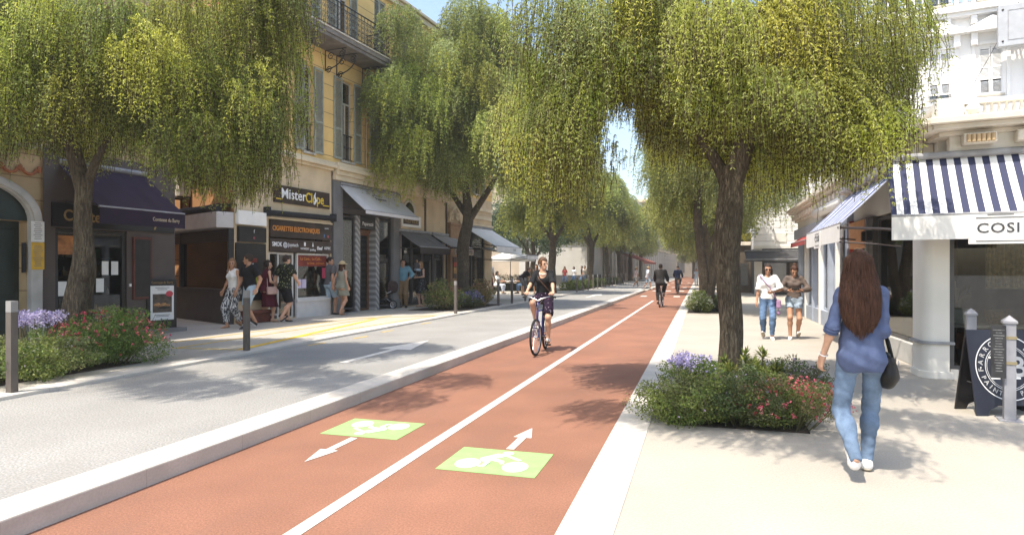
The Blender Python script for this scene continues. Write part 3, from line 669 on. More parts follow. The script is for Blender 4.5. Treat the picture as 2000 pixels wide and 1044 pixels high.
MB().box(.201, .206, 10.65, 10.89, 1.7, 1.88).obj('poster_picture', M('red_poster', (.5, .06, .03), .5, .2), po); MB().box(.201, .206, 10.65, 10.89, 1.4, 1.66).obj('poster_picture', M('amber_poster', (.5, .28, .08), .5, .2), po)
# --- cafe end (s 11.5 .. 15) with white awnings
for i, (a, b) in enumerate(((11.6, 12.9), (12.9, 14.2))): shop_window(yb, a, b, .2, 3.3, -.08, 30+i, PALC, .05, DGREY, 1.5, 40, 3)
WAWN = M('white_awning', (.72, .71, .68), .85, .04, 2.5, .05, 150)
wa = awning(yb, 11.95, 14.9, 3.50, 1.6, 2.58, .28, WAWN, scallop=14)
put_text(MB(), 'CAFE', (1.612, 14.0, 2.46), (0, 1, 0), (0, 0, 1), .16, .004).obj('lettering', M('grey_ink', (.2, .2, .2)), wa)
awning(yb, 13.6, 15., 2.55, 2.4, 2.2, .18, WAWN, scallop=8, x0=.05)
MB().box(.003, .06, 12.3, 14.9, 3.9, 4.05).box(.003, .06, 12.3, 14.9, 4.3, 4.45).box(.003, .1, 11.5, 15., 3.58, 3.66).obj('string_course', CREAM, yb)

# ------------------------------------------------------------------ stone town house with delicatessen (s -10 .. -2.85)
sh = empty('stone_town_house', label='old town house with arched green door, brown delicatessen front and purple awning', cat='building'); place(sh, 'L')
SAND = M('sandy_stucco', (.50, .36, .20), .85, .12, 1.2, .15, 45); mk = lines_mask(SAND, 'Z', .42, .02, .1); mul_mask(SAND, mk, (.25, .17, .09)); add_bump(SAND, mk, .5, .02)
ZB = 8.3; a0, a1 = -7.75, -5.89
mb = wall_mesh(-11., -2.85, .1, ZB, [(a0, a1, .12, 2.45), (-5.42, -3.96, .25, 2.36), (-9.3, -8.6, 4.6, 7.0), (-7.1, -6.4, 4.6, 7.0), (-5.0, -4.3, 4.6, 7.0)], depth=.3)
mb.quad((0, -2.85, .1), (-7, -2.85, .1), (-7, -2.85, ZB), (0, -2.85, ZB)).quad((0, -11, .1), (-7, -11, .1), (-7, -11, ZB), (0, -11, ZB)).quad((0, -11, ZB), (0, -2.85, ZB), (-7, -2.85, ZB), (-7, -11, ZB))
mb.obj('wall', SAND, sh)
MB().box(-6., .25, -11.1, -2.8, ZB, ZB+.12).box(-6., .15, -11.05, -2.83, ZB-.2, ZB).obj('roof_cornice', CREAM, sh, bevel=.02)
MB().box(.002, .12, -11, -5.66, 3.95, 4.1).box(.002, .18, -11, -5.66, 4.1, 4.2).obj('string_course', CREAM, sh, bevel=.01)
dn = MB()
for k in range(14): dn.box(.002, .1, -6.9+.09*k, -6.85+.09*k, 3.80, 3.9)
dn.obj('dentil_course', STONE, sh)
for a, b in ((-9.3, -8.6), (-7.1, -6.4), (-5.0, -4.3)): window(sh, a, b, 4.6, 7.0, .4)
# stone surround: piers and segmental arch standing proud of the wall, the arch filling over the door
MARB = M('veined_marble', (.50, .48, .45), .5, .14, 2.2, .05, 40)
for p_, q_ in ((a1, -5.69), (a0-.2, a0)): MB().box(.002, .14, p_, q_, .55, 2.45).box(.002, .17, p_-.02, q_+.02, .12, .55).obj('door_pier', MARB, sh, bevel=.01)
def arc(r0, r1, zc, n=20):
    c = (a0+a1)/2; return [(c+r1*math.cos(t), zc+r1*.72*math.sin(t)) for t in np.linspace(0, PI, n)]+[(c+r0*math.cos(t), zc+r0*.70*math.sin(t)) for t in np.linspace(PI, 0, n)]
hw = (a1-a0)/2
for r0, r1, x in ((hw, hw+.2, .13), (hw+.05, hw+.15, .16)):
    p = arc(r0, r1, 2.451); n = len(p)//2; m2 = MB()
    for i in range(n-1): m2.prism([p[i], p[i+1], p[2*n-2-i], p[2*n-1-i]], .003, x, 'x')
    m2.obj('door_arch', MARB, sh)
c = (a0+a1)/2
MB().prism([(c+hw*math.cos(t), 2.451+hw*.70*math.sin(t)) for t in np.linspace(0, PI, 20)], .002, .02, 'x').obj('door_tympanum', M('dark_green_door', (.015, .028, .022), .4, .15, 5), sh)
dg = M('dark_green_door', (.015, .028, .022)); d_ = MB().box(-.28, -.22, a0, a1, .12, 2.45).box(-.22, -.2, a0+.1, c-.05, .3, 1.0).box(-.22, -.2, c+.05, a1-.1, .3, 1.0).box(-.22, -.2, c+.05, a1-.1, 1.1, 2.3).box(-.22, -.2, a0+.1, c-.05, 1.1, 2.3).obj('door', dg, sh, bevel=.008)
MB().ball((-.17, c+.2, 1.15), .045).ball((-.17, c-.2, 1.15), .045).obj('door_knob', M('brass', (.55, .33, .09), .3, .1, metal=.9), d_)
MB().box(-.2, -.19, c+.25, c+.55, 1.5, 1.58).obj('letter_plate', M('brass', (.55, .33, .09)), d_)
orn = MB()
for k in range(3): orn.tube([(.03, -6.5+.32*k+.12*math.cos(t), 3.42+.1*math.sin(t)) for t in np.linspace(PI, 2*PI, 8)], .03, 5)
for k in range(4): orn.ball((.04, -6.66+.32*k, 3.42), (.03, .045, .07), 8, 5)
orn.obj('plaster_garland', M('terracotta_plaster', (.34, .12, .05), .8, .1), sh)
nt_ = sign_panel('paper_notice', -5.90, -5.67, 2.07, 2.45, .142, .008, M('white_paper', (.72, .71, .69), .7, .04), 'L', 'white printed notice fixed to the stone door pier', 'notice')
nt2 = sign_panel('paper_notice', -5.90, -5.67, 1.56, 2.06, .142, .008, M('yellow_paper', (.62, .37, .04), .7, .08), 'L', 'yellow printed notice on the stone door pier below a white one', 'notice')
for o_, z0, z1 in ((nt_, 2.12, 2.41), (nt2, 1.62, 2.0)):
    t_ = MB(); z = z0
    while z < z1: w_ = random.uniform(.05, .09); t_.box(.1505, .152, -5.785-w_, -5.785+w_, z, z+.012); z += .036
    t_.obj('printed_lines', M('grey_ink', (.2, .2, .2)), o_)
MB().box(.0, .05, -5.98, -5.93, 1.5, 2.05).obj('entry_phone', IRON, sh)
# brown shop front
TAUPE = M('taupe_shopfront', (.085, .066, .058), .6, .07, 3, .05, 40)
wall_mesh(-5.64, -2.80, .1, 3.86, [(-5.42, -3.96, .25, 2.36)], x=.06, depth=.2).box(-.0, .06, -2.80, -2.79, .1, 3.86).obj('shopfront_panel', TAUPE, sh)
MB().box(.062, .11, -5.5, -2.85, 2.38, 2.84).obj('fascia', M('black_board', (.016, .015, .016)), sh)
put_text(MB(), 'Comtesse du Barry', (.114, -4.28, 2.60), (0, 1, 0), (0, 0, 1), .30, .006, width=2.05, weight=.006).obj('lettering', GT, sh)
shop_window(sh, -5.42, -4.72, .26, 2.34, .02, 41, PAL, .06, IRON, 1.0, 90, 5)
sd = shop_window(sh, -4.70, -3.98, .26, 2.34, .0, 42, PAL, .06, IRON, 1.2, 60, 5, 'shop_door')
for p_, q_, z_ in ((-4.62, -4.46, 1.1), (-4.30, -4.15, 1.45), (-5.36, -5.2, 1.05), (-4.50, -4.36, 1.45)): MB().box(.045, .05, p_, q_, z_, z_+.28).obj('paper_notice', M('white_paper', (.72, .71, .69)), sh)
MB().box(.03, .036, -5.36, -4.80, 1.85, 2.22).obj('window_poster', M('orange_poster', (.42, .17, .05), .5, .3, 6), sh)
mbd = MB().box(.062, .10, -3.84, -3.40, .92, 2.26).obj('menu_frame', M('dark_red_wood', (.13, .035, .02)), sh); MB().box(.1, .104, -3.80, -3.44, .97, 2.21).obj('menu_board', M('black_board', (.016, .015, .016)), mbd)
MB().box(.062, .09, -3.92, -3.88, 1.2, 1.26).obj('light_switch', WHITE, sh)
MB().box(.0, .40, -5.5, -2.75, .1, .26).obj('step', M('grey_step', (.22, .20, .19), .7, .1, 4, .1, 60), sh, bevel=.015)
PUR = M('purple_awning', (.022, .011, .030), .85, .1, 3, .08, 200)
pa = awning(sh, -5.35, -3.50, 3.62, 1.2, 2.72, .30, PUR)
put_text(MB(), 'Comtesse du Barry', (1.212, -3.95, 2.57), (0, 1, 0), (0, 0, 1), .11, .004, width=.62).obj('lettering', M('pale_gold', (.6, .5, .35)), pa)
# alley back wall (closes the gap between the two buildings)
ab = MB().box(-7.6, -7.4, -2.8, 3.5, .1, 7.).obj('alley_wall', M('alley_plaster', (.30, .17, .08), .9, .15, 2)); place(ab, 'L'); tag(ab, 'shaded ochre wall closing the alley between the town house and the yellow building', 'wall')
# ================================================================== right side: corner pavilion with two facades
# frame A: facade along +Y at x = 3.35 (local x = outward, towards the street = world -X); frame B: facade facing the viewer
# both use: local +x out of the wall, +y along the wall, z up
FR['A'] = ((3.35, 10.5, 0.), 0.)
pv = empty('corner_cafe', label='white single storey corner shop with balustraded roof, big dark windows and striped awnings', cat='building'); pv.location = (3.35, 10.5, 0)
RW = M('white_pavilion', (.76, .73, .66), .75, .05, 1.3, .08, 60)
RW2 = M('cream_stone_trim', (.68, .62, .52), .8, .07, 3, .1, 50)
# sub-frames as transforms on mesh builders
class TM(MB):
    """mesh builder writing into a rotated frame: (out, along, z)"""
    def __init__(s, ox, ax): super().__init__(); s.ox = Vector(ox); s.ax = Vector(ax)
    def add(s, vs, fs): return super().add([s.ox*p[0]+s.ax*p[1]+Vector((0, 0, p[2])) for p in vs], fs)
AX_A = ((-1, 0, 0), (0, 1, 0)); tB = R(100.); AX_B = ((-math.cos(tB-PI/2)*0-math.sin(R(10.)), -math.cos(R(10.)), 0), (math.sin(tB), math.cos(tB), 0))
def A(): return TM(*AX_A)
def B(): return TM(*AX_B)
# --- structure
pl = MB()
# rounded corner pillar: plan outline in world axes about the corner
def pillar_plan(gr):
    c = Vector((-.13, .13)); pts = [(-.27-gr, .50)]
    for t in np.linspace(R(180), R(268), 9): pts.append((c.x+(.14+gr)*math.cos(t), c.y+(.14+gr)*math.sin(t)))
    return pts+[(.05+gr, -.02-gr), (.05+gr, .45), (.05, .50)]
pl.prism(pillar_plan(0), .0, 2.6); pl.prism(pillar_plan(.035), .0, .10)
pl.obj('corner_pillar', RW, pv, bevel=.006)
MB().prism(pillar_plan(.05), .49, .53).obj('pillar_ledge', M('grey_metal', (.30, .30, .31)), pv, bevel=.006)
# --- facade A wall above the windows, cornice, parapet
FRAMED = M('charcoal_frame', (.085, .082, .08), .5, .08, 6)
ZC = 3.44
wl = A(); wl.box(-.25, 0., .3, 14.4, 2.62, ZC); wl.box(-6, -.25, 14.2, 14.4, 0, ZC); wl.obj('upper_wall_street', RW, pv)
wl = B(); wl.box(-.25, 0., .05, 7.5, 2.62, ZC); wl.obj('upper_wall_front', RW, pv)
co = A()
for x, z0, z1 in ((.10, ZC, ZC+.06), (.30, ZC+.06, ZC+.13), (.38, ZC+.13, ZC+.22)): co.box(-.3, x, -x*.8, 14.4+x*.3, z0, z1)
co.obj('cornice_street', RW2, pv, bevel=.012)
co = B()
for x, z0, z1 in ((.10, ZC+.001, ZC+.061), (.302, ZC+.061, ZC+.131), (.382, ZC+.131, ZC+.221)): co.box(-.3, x, -x*.6, 7.6, z0, z1)
co.obj('cornice_front', RW2, pv, bevel=.012)
for k in range(27): A().box(.002, .24, .45+.52*k, .62+.52*k, ZC-.16, ZC-.003).box(.002, .15, .48+.52*k, .59+.52*k, ZC-.24, ZC-.16).obj('modillion', RW2, pv, bevel=.02)
for k in range(12): B().box(.002, .24, .18+.60*k, .56+.60*k, ZC-.15, ZC-.004).obj('modillion', RW2, pv, bevel=.02)
for k in range(6):
    q = B()
    for j in range(6): q.lathe([(.0, -.06), (.028, -.05), (.028, .05), (0, .06)], (.245, .24+1.2*k+.055*j, ZC-.08), 8)
    q.obj('moulding', M('tan_terracotta', (.45, .33, .19), .8, .1), pv)
# balustrade (thing part) on the cornice
def balustrade(F, y0, y1, n, name):
    q = F(); z = ZC+.222
    q.box(-.06, .10, y0, y1, z, z+.04); q.box(-.08, .12, y0, y1, z+.20, z+.25)
    for k in range(n):
        yc = y0+(y1-y0)*(k+.5)/n; q.lathe([(.014, z+.04), (.026, z+.09), (.012, z+.15), (.022, z+.20)], (.02, yc, 0), 8)
    for yc in np.arange(y0+.1, y1, 1.55): q.box(-.10, .14, yc-.1, yc+.1, z+.002, z+.27)
    return q.obj(name, RW, pv)
balustrade(A, -.1, 14.3, 170, 'balustrade_street'); balustrade(B, .0, 7.4, 90, 'balustrade_front')
q = B().box(-.10, .16, -.12, .12, ZC+.222, ZC+.52)
q.obj('corner_pedestal', RW, pv, bevel=.01)
B().ball((.16, .30, ZC+.34), .085, 14, 9).obj('globe_lamp', M('milk_glass', (.75, .73, .66), .3, .03), pv, smooth=True)
MB().box(-.1, 6.2, .4, 14.2, ZC+.10, ZC+.16).obj('roof_terrace', M('roof_grey', (.35, .34, .32), .9, .1), pv)
# --- front facade B glazing (s 0.06 .. 7)
def glaze(F, y0, y1, z0, z1, par, name, mull=(), x=-.06, w=.05, tr=None, fm=None):
    q = F(); q.box(x-.06, x+.03, y0, y0+w, z0, z1).box(x-.06, x+.03, y1-w, y1, z0, z1).box(x-.058, x+.028, y0+w, y1-w, z0, z0+w).box(x-.058, x+.028, y0+w, y1-w, z1-w, z1)
    for y in mull: q.box(x-.056, x+.026, y-w/2, y+w/2, z0+w, z1-w)
    if tr: q.box(x-.054, x+.024, y0+w, y1-w, tr, tr+w)
    f = q.obj(name, fm or FRAMED, par)
    F().box(x-.02, x-.012, y0+w, y1-w, z0+w, z1-w).obj('pane', GLASS, f); return f
glaze(B, .06, 4.2, .14, 2.6, pv, 'shop_window', (1.3, 2.6))
B().box(-.15, .02, .06, 7.2, .0, .14).obj('stall_riser', M('pale_grey_sill', (.50, .49, .46), .7, .05), pv, bevel=.008)
B().box(-.2, .0, 4.2, 7.4, .14, 2.62).obj('end_wall', RW, pv)
# room inside
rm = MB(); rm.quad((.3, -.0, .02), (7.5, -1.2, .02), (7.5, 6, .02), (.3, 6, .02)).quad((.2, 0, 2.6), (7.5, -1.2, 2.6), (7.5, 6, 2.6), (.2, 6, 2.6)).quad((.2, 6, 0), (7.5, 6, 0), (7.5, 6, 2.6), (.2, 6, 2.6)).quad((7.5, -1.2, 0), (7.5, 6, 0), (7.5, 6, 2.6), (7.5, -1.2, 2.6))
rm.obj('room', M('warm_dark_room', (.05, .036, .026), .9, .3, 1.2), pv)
# things seen inside through the glass
IN_ = M('light_wood', (.35, .22, .11), .6, .15, 5, .1, 40)
tb = empty('cafe_table', (4.0, 11.0, .02), 0, 'pale wooden table just inside the corner shop window', 'table'); MB().box(-.55, .55, -.35, .35, .70, .74).obj('table_top', M('white_table', (.6, .58, .54)), tb, bevel=.01)
for x in (-.48, .48):
    for y in (-.28, .28): MB().box(x-.025, x+.025, y-.025, y+.025, 0, .70).obj('leg', IRON, tb)
for x, y, lab in ((.2, .05, 'woven basket standing on the table inside the corner shop'), (-.25, .1, 'pale pot standing on the table inside the corner shop')):
    b_ = MB().lathe([(0, 0), (.12, 0), (.16, .1), (.17, .2), (.155, .2), (.14, .03), (0, .02)], (0, 0, 0), 14).obj('basket', M('wicker', (.35, .22, .10), .8, .3, 40, .4, 60) if 'woven' in lab else WHITE, None, loc=(4.0+x, 11.0+y, .762)); tag(b_, lab, 'basket')
pn = MB().box(-.45, .45, -.03, .03, 0, 1.3)
for k in range(16): pn.tube([(-.42+.056*k, -.04, .02), (-.42+.056*k, -.04, 1.28)], .022, 6)
o_ = pn.obj('reed_screen', M('reed', (.62, .47, .27), .8, .2, 20), None, loc=(4.42, 10.78, 1.28), rot=(0, 0, R(-10))); tag(o_, 'hanging tan reed screen inside the corner shop', 'screen')
sf = empty('display_shelf', (3.52, 11.9, .02), 0, 'dark shelf of goods standing behind the corner pillar', 'shelf')
MB().box(-.05, .45, .0, .05, 0, 2.2).box(-.05, -.02, .05, .4, 0, 2.2).obj('carcass', WOOD, sf)
gm = goods_mb(0, .45, .1, 2.1, .0, .3, 77, PAL, 40, 5); g_ = gm.obj('display_goods', GOODS, sf, rot=(0, 0, 0))
ar = empty('armchair', (4.62, 11.0, .02), R(200), 'dark armchair inside the corner shop by the window', 'armchair')
MB().box(-.35, .35, -.35, .35, .1, .42).obj('seat', M('dark_leather', (.03, .027, .025), .4, .2), ar, bevel=.05); MB().box(-.35, .35, .27, .42, .42, .9).obj('backrest', M('dark_leather', (.03, .027, .025)), ar, bevel=.05); MB().box(-.42, -.35, -.35, .4, .1, .6).box(.35, .42, -.35, .4, .1, .6).obj('armrest', M('dark_leather', (.03, .027, .025)), ar, bevel=.03)
# --- street facade A shopfronts
def pier(y0, y1, z0, z1, x, mat, name='pier'): return A().box(-.2, x, y0, y1, z0, z1).obj(name, mat, pv, bevel=.006)
glaze(A, .55, 3.75, .34, 2.58, pv, 'shop_window', (.95,), w=.06)
A().box(-.15, .04, .52, 3.75, .0, .34).obj('stall_riser', M('pale_grey_sill', (.50, .49, .46)), pv, bevel=.01)
pier(3.75, 4.15, 0, 2.62, .06, FRAMED); pier(4.15, 4.22, 0, 2.62, .10, M('grey_metal', (.30, .30, .31)))
glaze(A, 4.22, 5.1, .1, 2.0, pv, 'shop_door', (), w=.07)
A().box(-.1, .12, 4.22, 5.6, 2.02, 2.60).obj('orange_lightbox', M('orange_panel', (.62, .30, .14), .5, .06), pv, bevel=.01)
A().box(-.1, .1, 5.6, 5.68, 1.9, 2.65).obj('red_edge', M('red_trim', (.4, .05, .04), .5, .1), pv)
A().box(-.6, -.3, 4.3, 5.6, .1, 2.0).obj('orange_curtain', M('orange_curtain', (.50, .22, .06), .8, .2, 5), pv)
BLU = M('blue_grey_paint', (.36, .40, .47), .55, .05, 4); BLD = M('blue_paint', (.07, .14, .32), .5, .1, 4)
ys = [5.1, 6.0, 7.2, 8.2, 9.6, 10.8, 12.2, 13.6]
for i, y in enumerate(ys): pier(y, y+.16, 0, 2.62, .08, BLU if i % 2 else WHITE)
for i in range(len(ys)-1):
    glaze(A, ys[i]+.17, ys[i+1]-.01, .42, 2.58, pv, 'shop_window', (), fm=BLU)
    A().box(-.15, .05, ys[i]+.162, ys[i+1]-.002, .0, .42).obj('stall_riser', BLU, pv, bevel=.008)
    if i in (3, 4, 5): A().box(-.4, -.3, ys[i]+.3, ys[i+1]-.2, .5, 1.2).obj('blue_display', BLD, pv)
A().box(.002, .14, 5.7, 14.3, 2.62, 2.95).obj('shop_fascia', BLU, pv, bevel=.01)
A().tube([(.2, 5.9, 0.02), (.2, 5.9, 2.5)], .045, 10).obj('drain_pipe', M('grey_metal', (.30, .30, .31)), pv)
MB().quad((1.9, .4, 0.03), (1.9, 14.2, .03), (1.9, 14.2, 2.6), (1.9, .4, 2.6)).obj('inner_wall', M('pale_inner', (.28, .24, .2), .9, .3, 1.), pv)
for y, h in ((1.4, 1.1), (2.2, 1.5), (3.0, .9)):
    t_ = empty('plant_pot', (3.35+.6, 10.5+y, .30), 0, {1.1: 'dried grass arrangement in a pot nearest the pillar behind the street window', 1.5: 'tall dried stems in a pot in the middle of the street window', .9: 'low dried flowers in a pot at the far end of the street window'}[h], 'potted plant')
    MB().lathe([(0, 0), (.12, 0), (.15, .25), (.13, .25), (0, .22)], (0, 0, 0), 12).obj('pot', M('terracotta', (.38, .15, .08)), t_)
    st_ = MB(); r_ = random.Random(y)
    for k in range(26): a_ = r_.uniform(0, 2*PI); st_.tube([(0, 0, .22), (.08*math.cos(a_), .08*math.sin(a_), .22+h*.5), (.2*math.cos(a_), .2*math.sin(a_), h*r_.uniform(.7, 1))], [.005, .004, .014], 4)
    st_.obj('dried_stems', M('straw', (.45, .36, .2), .8, .2), t_)
# --- awnings: striped navy and white
def stripe_mat(name, ax, period, off, navy=(.035, .04, .085), white=(.78, .77, .74), duty=.5, extra=None):
    m = M(name, white, .85, .03, 3, .06, 220); mul_mask(m, lines_mask(m, ax, period, period*duty, off), navy); return m
def awning2(axs, y0, y1, zt, x1, zf, val, mat, vmat, bar, arms, lower=0.):
    ox, ax = map(Vector, axs); rot = Matrix((ox, ax, (0, 0, 1))).transposed().to_4x4()
    a = awning(pv, y0, y1, zt, x1, zf, val, mat, vmat, arms=arms); a.matrix_local = rot
    for ch in a.children: ch.matrix_local = Matrix.Identity(4)
    return a
NAVY = stripe_mat('navy_striped_awning', 'Y', .165, .735)
BSTR = stripe_mat('blue_striped_awning', 'Y', .25, .02, (.035, .055, .17), (.60, .63, .70), .58)
WVAL = M('white_valance', (.76, .75, .72), .85, .03, 3, .05, 200)
awB = awning2(AX_B, -.72, 3.2, 3.16, .80, 2.27, .315, NAVY, WVAL, None, False)
awA = awning2(AX_A, 1.94, 5.56, 3.38, 1.0, 2.36, .31, BSTR, WVAL, None, False)
INK = M('sign_ink', (.055, .055, .06), .5, .05)
# sign plate hanging on the white valance
sgp = B().box(.812, .822, .14, .78, 1.885, 2.26).obj('shop_sign', WVAL, None, bevel=.004); sgp.location = (3.35, 10.5, 0)
tag(sgp, 'white sign plate with dark capitals hung on the valance of the wide striped awning', 'sign')
mb = MB(); ox, ax = map(Vector, AX_B)
put_text(mb, 'COSI', ox*.826+ax*.455+Vector((0, 0, 2.085)), ax, (0, 0, 1), .175, .004, width=.44, spacing=1.1, weight=.002)
for z, w, c in ((2.225, .50, .47), (1.925, .50, .47), (2.262, .28, .48)): mb.bar(ox*.826+ax*(c-w/2)+Vector((0, 0, z)), ox*.826+ax*(c+w/2)+Vector((0, 0, z)), .006, .008)
mb.obj('lettering', INK, sgp)
sg2 = A().box(1.012, 1.022, 3.7, 4.45, 2.0, 2.35).obj('shop_sign', WVAL, None, bevel=.004); sg2.location = (3.35, 10.5, 0)
tag(sg2, 'white sign plate on the valance of the thin striped street awning', 'sign')
mb = MB(); ox, ax = map(Vector, AX_A)
put_text(mb, 'COSI', ox*1.026+ax*4.07+Vector((0, 0, 2.19)), -ax, (0, 0, 1), .17, .004, width=.5)
for z in (2.30, 2.06): mb.bar(ox*1.026+ax*3.85+Vector((0, 0, z)), ox*1.026+ax*4.3+Vector((0, 0, z)), .006, .008)
mb.obj('lettering', INK, sg2)
DM = M('dark_metal', (.06, .05, .05))
A().tube([(.99, 2.0, 2.30), (.5, 1.2, 2.22), (.05, .70, 2.12)], .022, 8).tube([(.99, 2.05, 2.05), (.4, 2.0, 2.0), (.03, 2.0, 1.95)], .014, 6).ball((.99, 2.0, 2.30), .035).obj('awning_arm', DM, pv)
A().tube([(.99, 5.4, 2.30), (.05, 4.9, 2.2)], .018, 6).obj('awning_arm', DM, pv)
B().tube([(.78, -.6, 2.24), (.3, .1, 2.4), (.03, .2, 2.5)], .02, 6).obj('awning_arm', DM, pv)
A().box(.002, .30, 1.85, 5.7, 3.30, 3.42).obj('awning_cassette', M('grey_white_canopy', (.50, .47, .44)), pv, bevel=.02)
awr = awning2(AX_A, 9.9, 12.9, 2.75, .42, 2.42, .12, M('red_awning', (.36, .06, .06), .85, .06), None, None, False)
A().tube([(.16, 5.9, 3.16), (.16, 9.6, 3.16)], .13, 12).obj('folded_awning', WVAL, pv, smooth=True)
for y in (3.8, 4.18): A().box(.07, .17, y-.05, y+.05, 2.14, 2.34).obj('wall_lamp', IRON, pv, bevel=.01)
# ------------------------------------------------------------------ white apartment block behind the pavilion
wb = empty('white_apartment_building', (4.9, 28.2, 0), R(-99.6), 'tall bright white apartment block with louvred shutters and pediments behind the corner shop', 'building')
# local +y along the wall, local +x is out of it? rotate so that +x faces the viewer
wb.rotation_euler = (0, 0, R(-99.6))
WW = M('white_wall_paint', (.80, .79, .77), .8, .03, .8, .06, 50); WS = M('white_shutter', (.74, .74, .73), .6, .03, 6)  # walls in plain even white paint
wc = [0.55, 2.1, 3.76, 5.33, 6.9]
H1 = [(c-.36, c+.36, 7.95, 9.70) for c in wc]+[(c-.36, c+.36, 11.45, 13.2) for c in wc]+[(c-.36, c+.36, 4.6, 6.35) for c in wc]
mb = wall_mesh(-.4, 9.5, 0, 15.5, H1, depth=.2)
mb.quad((0, -.4, 0), (-12, -.4, 0), (-12, -.4, 15.5), (0, -.4, 15.5)).quad((0, 9.5, 0), (-12, 9.5, 0), (-12, 9.5, 15.5), (0, 9.5, 15.5)).quad((-12, -.4, 15.5), (-12, 9.5, 15.5), (0, 9.5, 15.5), (0, -.4, 15.5))
mb.obj('wall', WW, wb)
BS = M('blue_shutter', (.30, .40, .58), .6, .05)
for i, (a, b, z0, z1) in enumerate(H1):
    blue = 5 <= i < 10
    if blue or i >= 10:
        f = window(wb, a, b, z0, z1, .36 if blue else 0, rail=blue, shmat=BS, frame_mat=WS)
        if not blue: shutter_mb(a, (a+b)/2-.005, z0, z1, -.06).obj('shutter', WS, f); shutter_mb((a+b)/2+.005, b, z0, z1, -.06).obj('shutter', WS, f)
    else:
        f = window(wb, a, b, z0, z1, 0, rail=False, frame_mat=WS); c = (a+b)/2
        for p, q in ((a, c-.008), (c+.008, b)):
            shutter_mb(p, q, z0+.55, z1, -.05).obj('shutter', WS, f)
            # lower flap pushed open
            fl = MB().box(.0, .025, p, p+.05, -.55, 0).box(.0, .025, q-.05, q, -.55, 0).box(.002, .023, p+.05, q-.05, -.55, -.5)
            for k in range(10): fl.obox((.012, (p+q)/2, -.48+.045*k), (.012, 0, -.008), (0, (q-p)/2-.05, 0), (.002, 0, .003))
            o_ = fl.obj('shutter_flap', WS, f); o_.location = (-.05, 0, z0+.55); o_.rotation_euler = (0, R(-32 if i != 3 else -8), 0)
    # moulded surround and sill
    q = MB().box(.002, .06, a-.22, a-.10, z0-.12, z1+.1).box(.002, .06, b+.10, b+.22, z0-.12, z1+.1).box(.002, .06, a-.10, b+.10, z1+.08, z1+.2).box(.002, .12, a-.26, b+.26, z0-.26, z0-.13)
    q.obj('window_surround', WW, wb, bevel=.01)
    if i < 5:
        c = (a+b)/2
        p_ = MB().prism([(c-.72, z1+.62), (c+.72, z1+.62), (c+.72, z1+.70), (c, z1+1.05), (c-.72, z1+.70)], .003, .30, 'x').box(.004, .36, c-.78, c+.78, z1+.52, z1+.62)
        for s_ in (-.52, .52): p_.box(.004, .22, c+s_-.1, c+s_+.1, z1+.08, z1+.52)
        p_.obj('pediment', WW, wb, bevel=.012)
        MB().prism([(c-.62, z0-.95), (c+.62, z0-.95), (c+.5, z0-1.2), (c-.5, z0-1.2)], .003, .34, 'x').box(.003, .42, c-.66, c+.66, z0-.95, z0-.88).obj('window_ledge', RW2, wb, bevel=.01)
MB().box(.002, .18, -.4, 9.5, 6.55, 6.7).box(.002, .30, -.4, 9.5, 10.85, 11.0).box(.002, .42, -.4, 9.5, 11.0, 11.08).obj('string_course', WW, wb, bevel=.012)
br_ = MB()
for k in range(12): br_.box(.002, .26, -.1+.8*k, .08+.8*k, 10.55, 10.849)
br_.obj('corbel', WW, wb, bevel=.012)
MB().box(.004, .10, 2.88, 3.06, 0, 10.5).obj('drain_pipe', M('pale_pipe', (.62, .60, .58), .6, .04), wb, bevel=.03)
MB().box(.002, .5, -.5, 9.6, 15.2, 15.5).obj('roof_cornice', WW, wb, bevel=.02)
# projecting grey sign box with bracket, wires
aw_ = R(-99.6)
def WP(x, y, z): return Vector((4.9+x*math.cos(aw_)-y*math.sin(aw_), 28.2+x*math.sin(aw_)+y*math.cos(aw_), z))
sb = empty('projecting_sign', WP(0.02, 5.70, 9.35), aw_, 'blank grey metal sign box with bolts hung in front of the white block', 'sign')
GB = M('grey_sign_box', (.42, .43, .44), .5, .06, 3, metal=.2)
MB().box(.75, .98, -.35, 1.6, 0, 1.45).obj('casing', GB, sb, bevel=.02)
MB().box(.982, .99, -.08, -.05, .2, 1.25).box(.982, .99, -.05, 1.55, .2, .22).box(.982, .99, -.05, 1.55, 1.23, 1.25).obj('panel_frame', M('grey_metal', (.30, .30, .31)), sb)
MB().ball((.985, -.22, .18), .035).ball((.985, -.22, 1.28), .035).obj('bolt', DM, sb); MB().box(.0, .75, .3, .36, .3, .36).box(0, .75, .3, .36, 1.1, 1.16).obj('bracket', DM, sb)
cb = MB().tube([WP(.1, 4.2, 7.2), WP(.5, 5.2, 9.2), WP(.8, 6.3, 11.6)], .009, 4).tube([WP(.05, 0, 6.6), WP(.3, 4, 6.9), WP(.05, 9, 7.4)], .008, 4).obj('overhead_cable', DM); tag(cb, 'thin dark cable slung across the white block', 'cable')
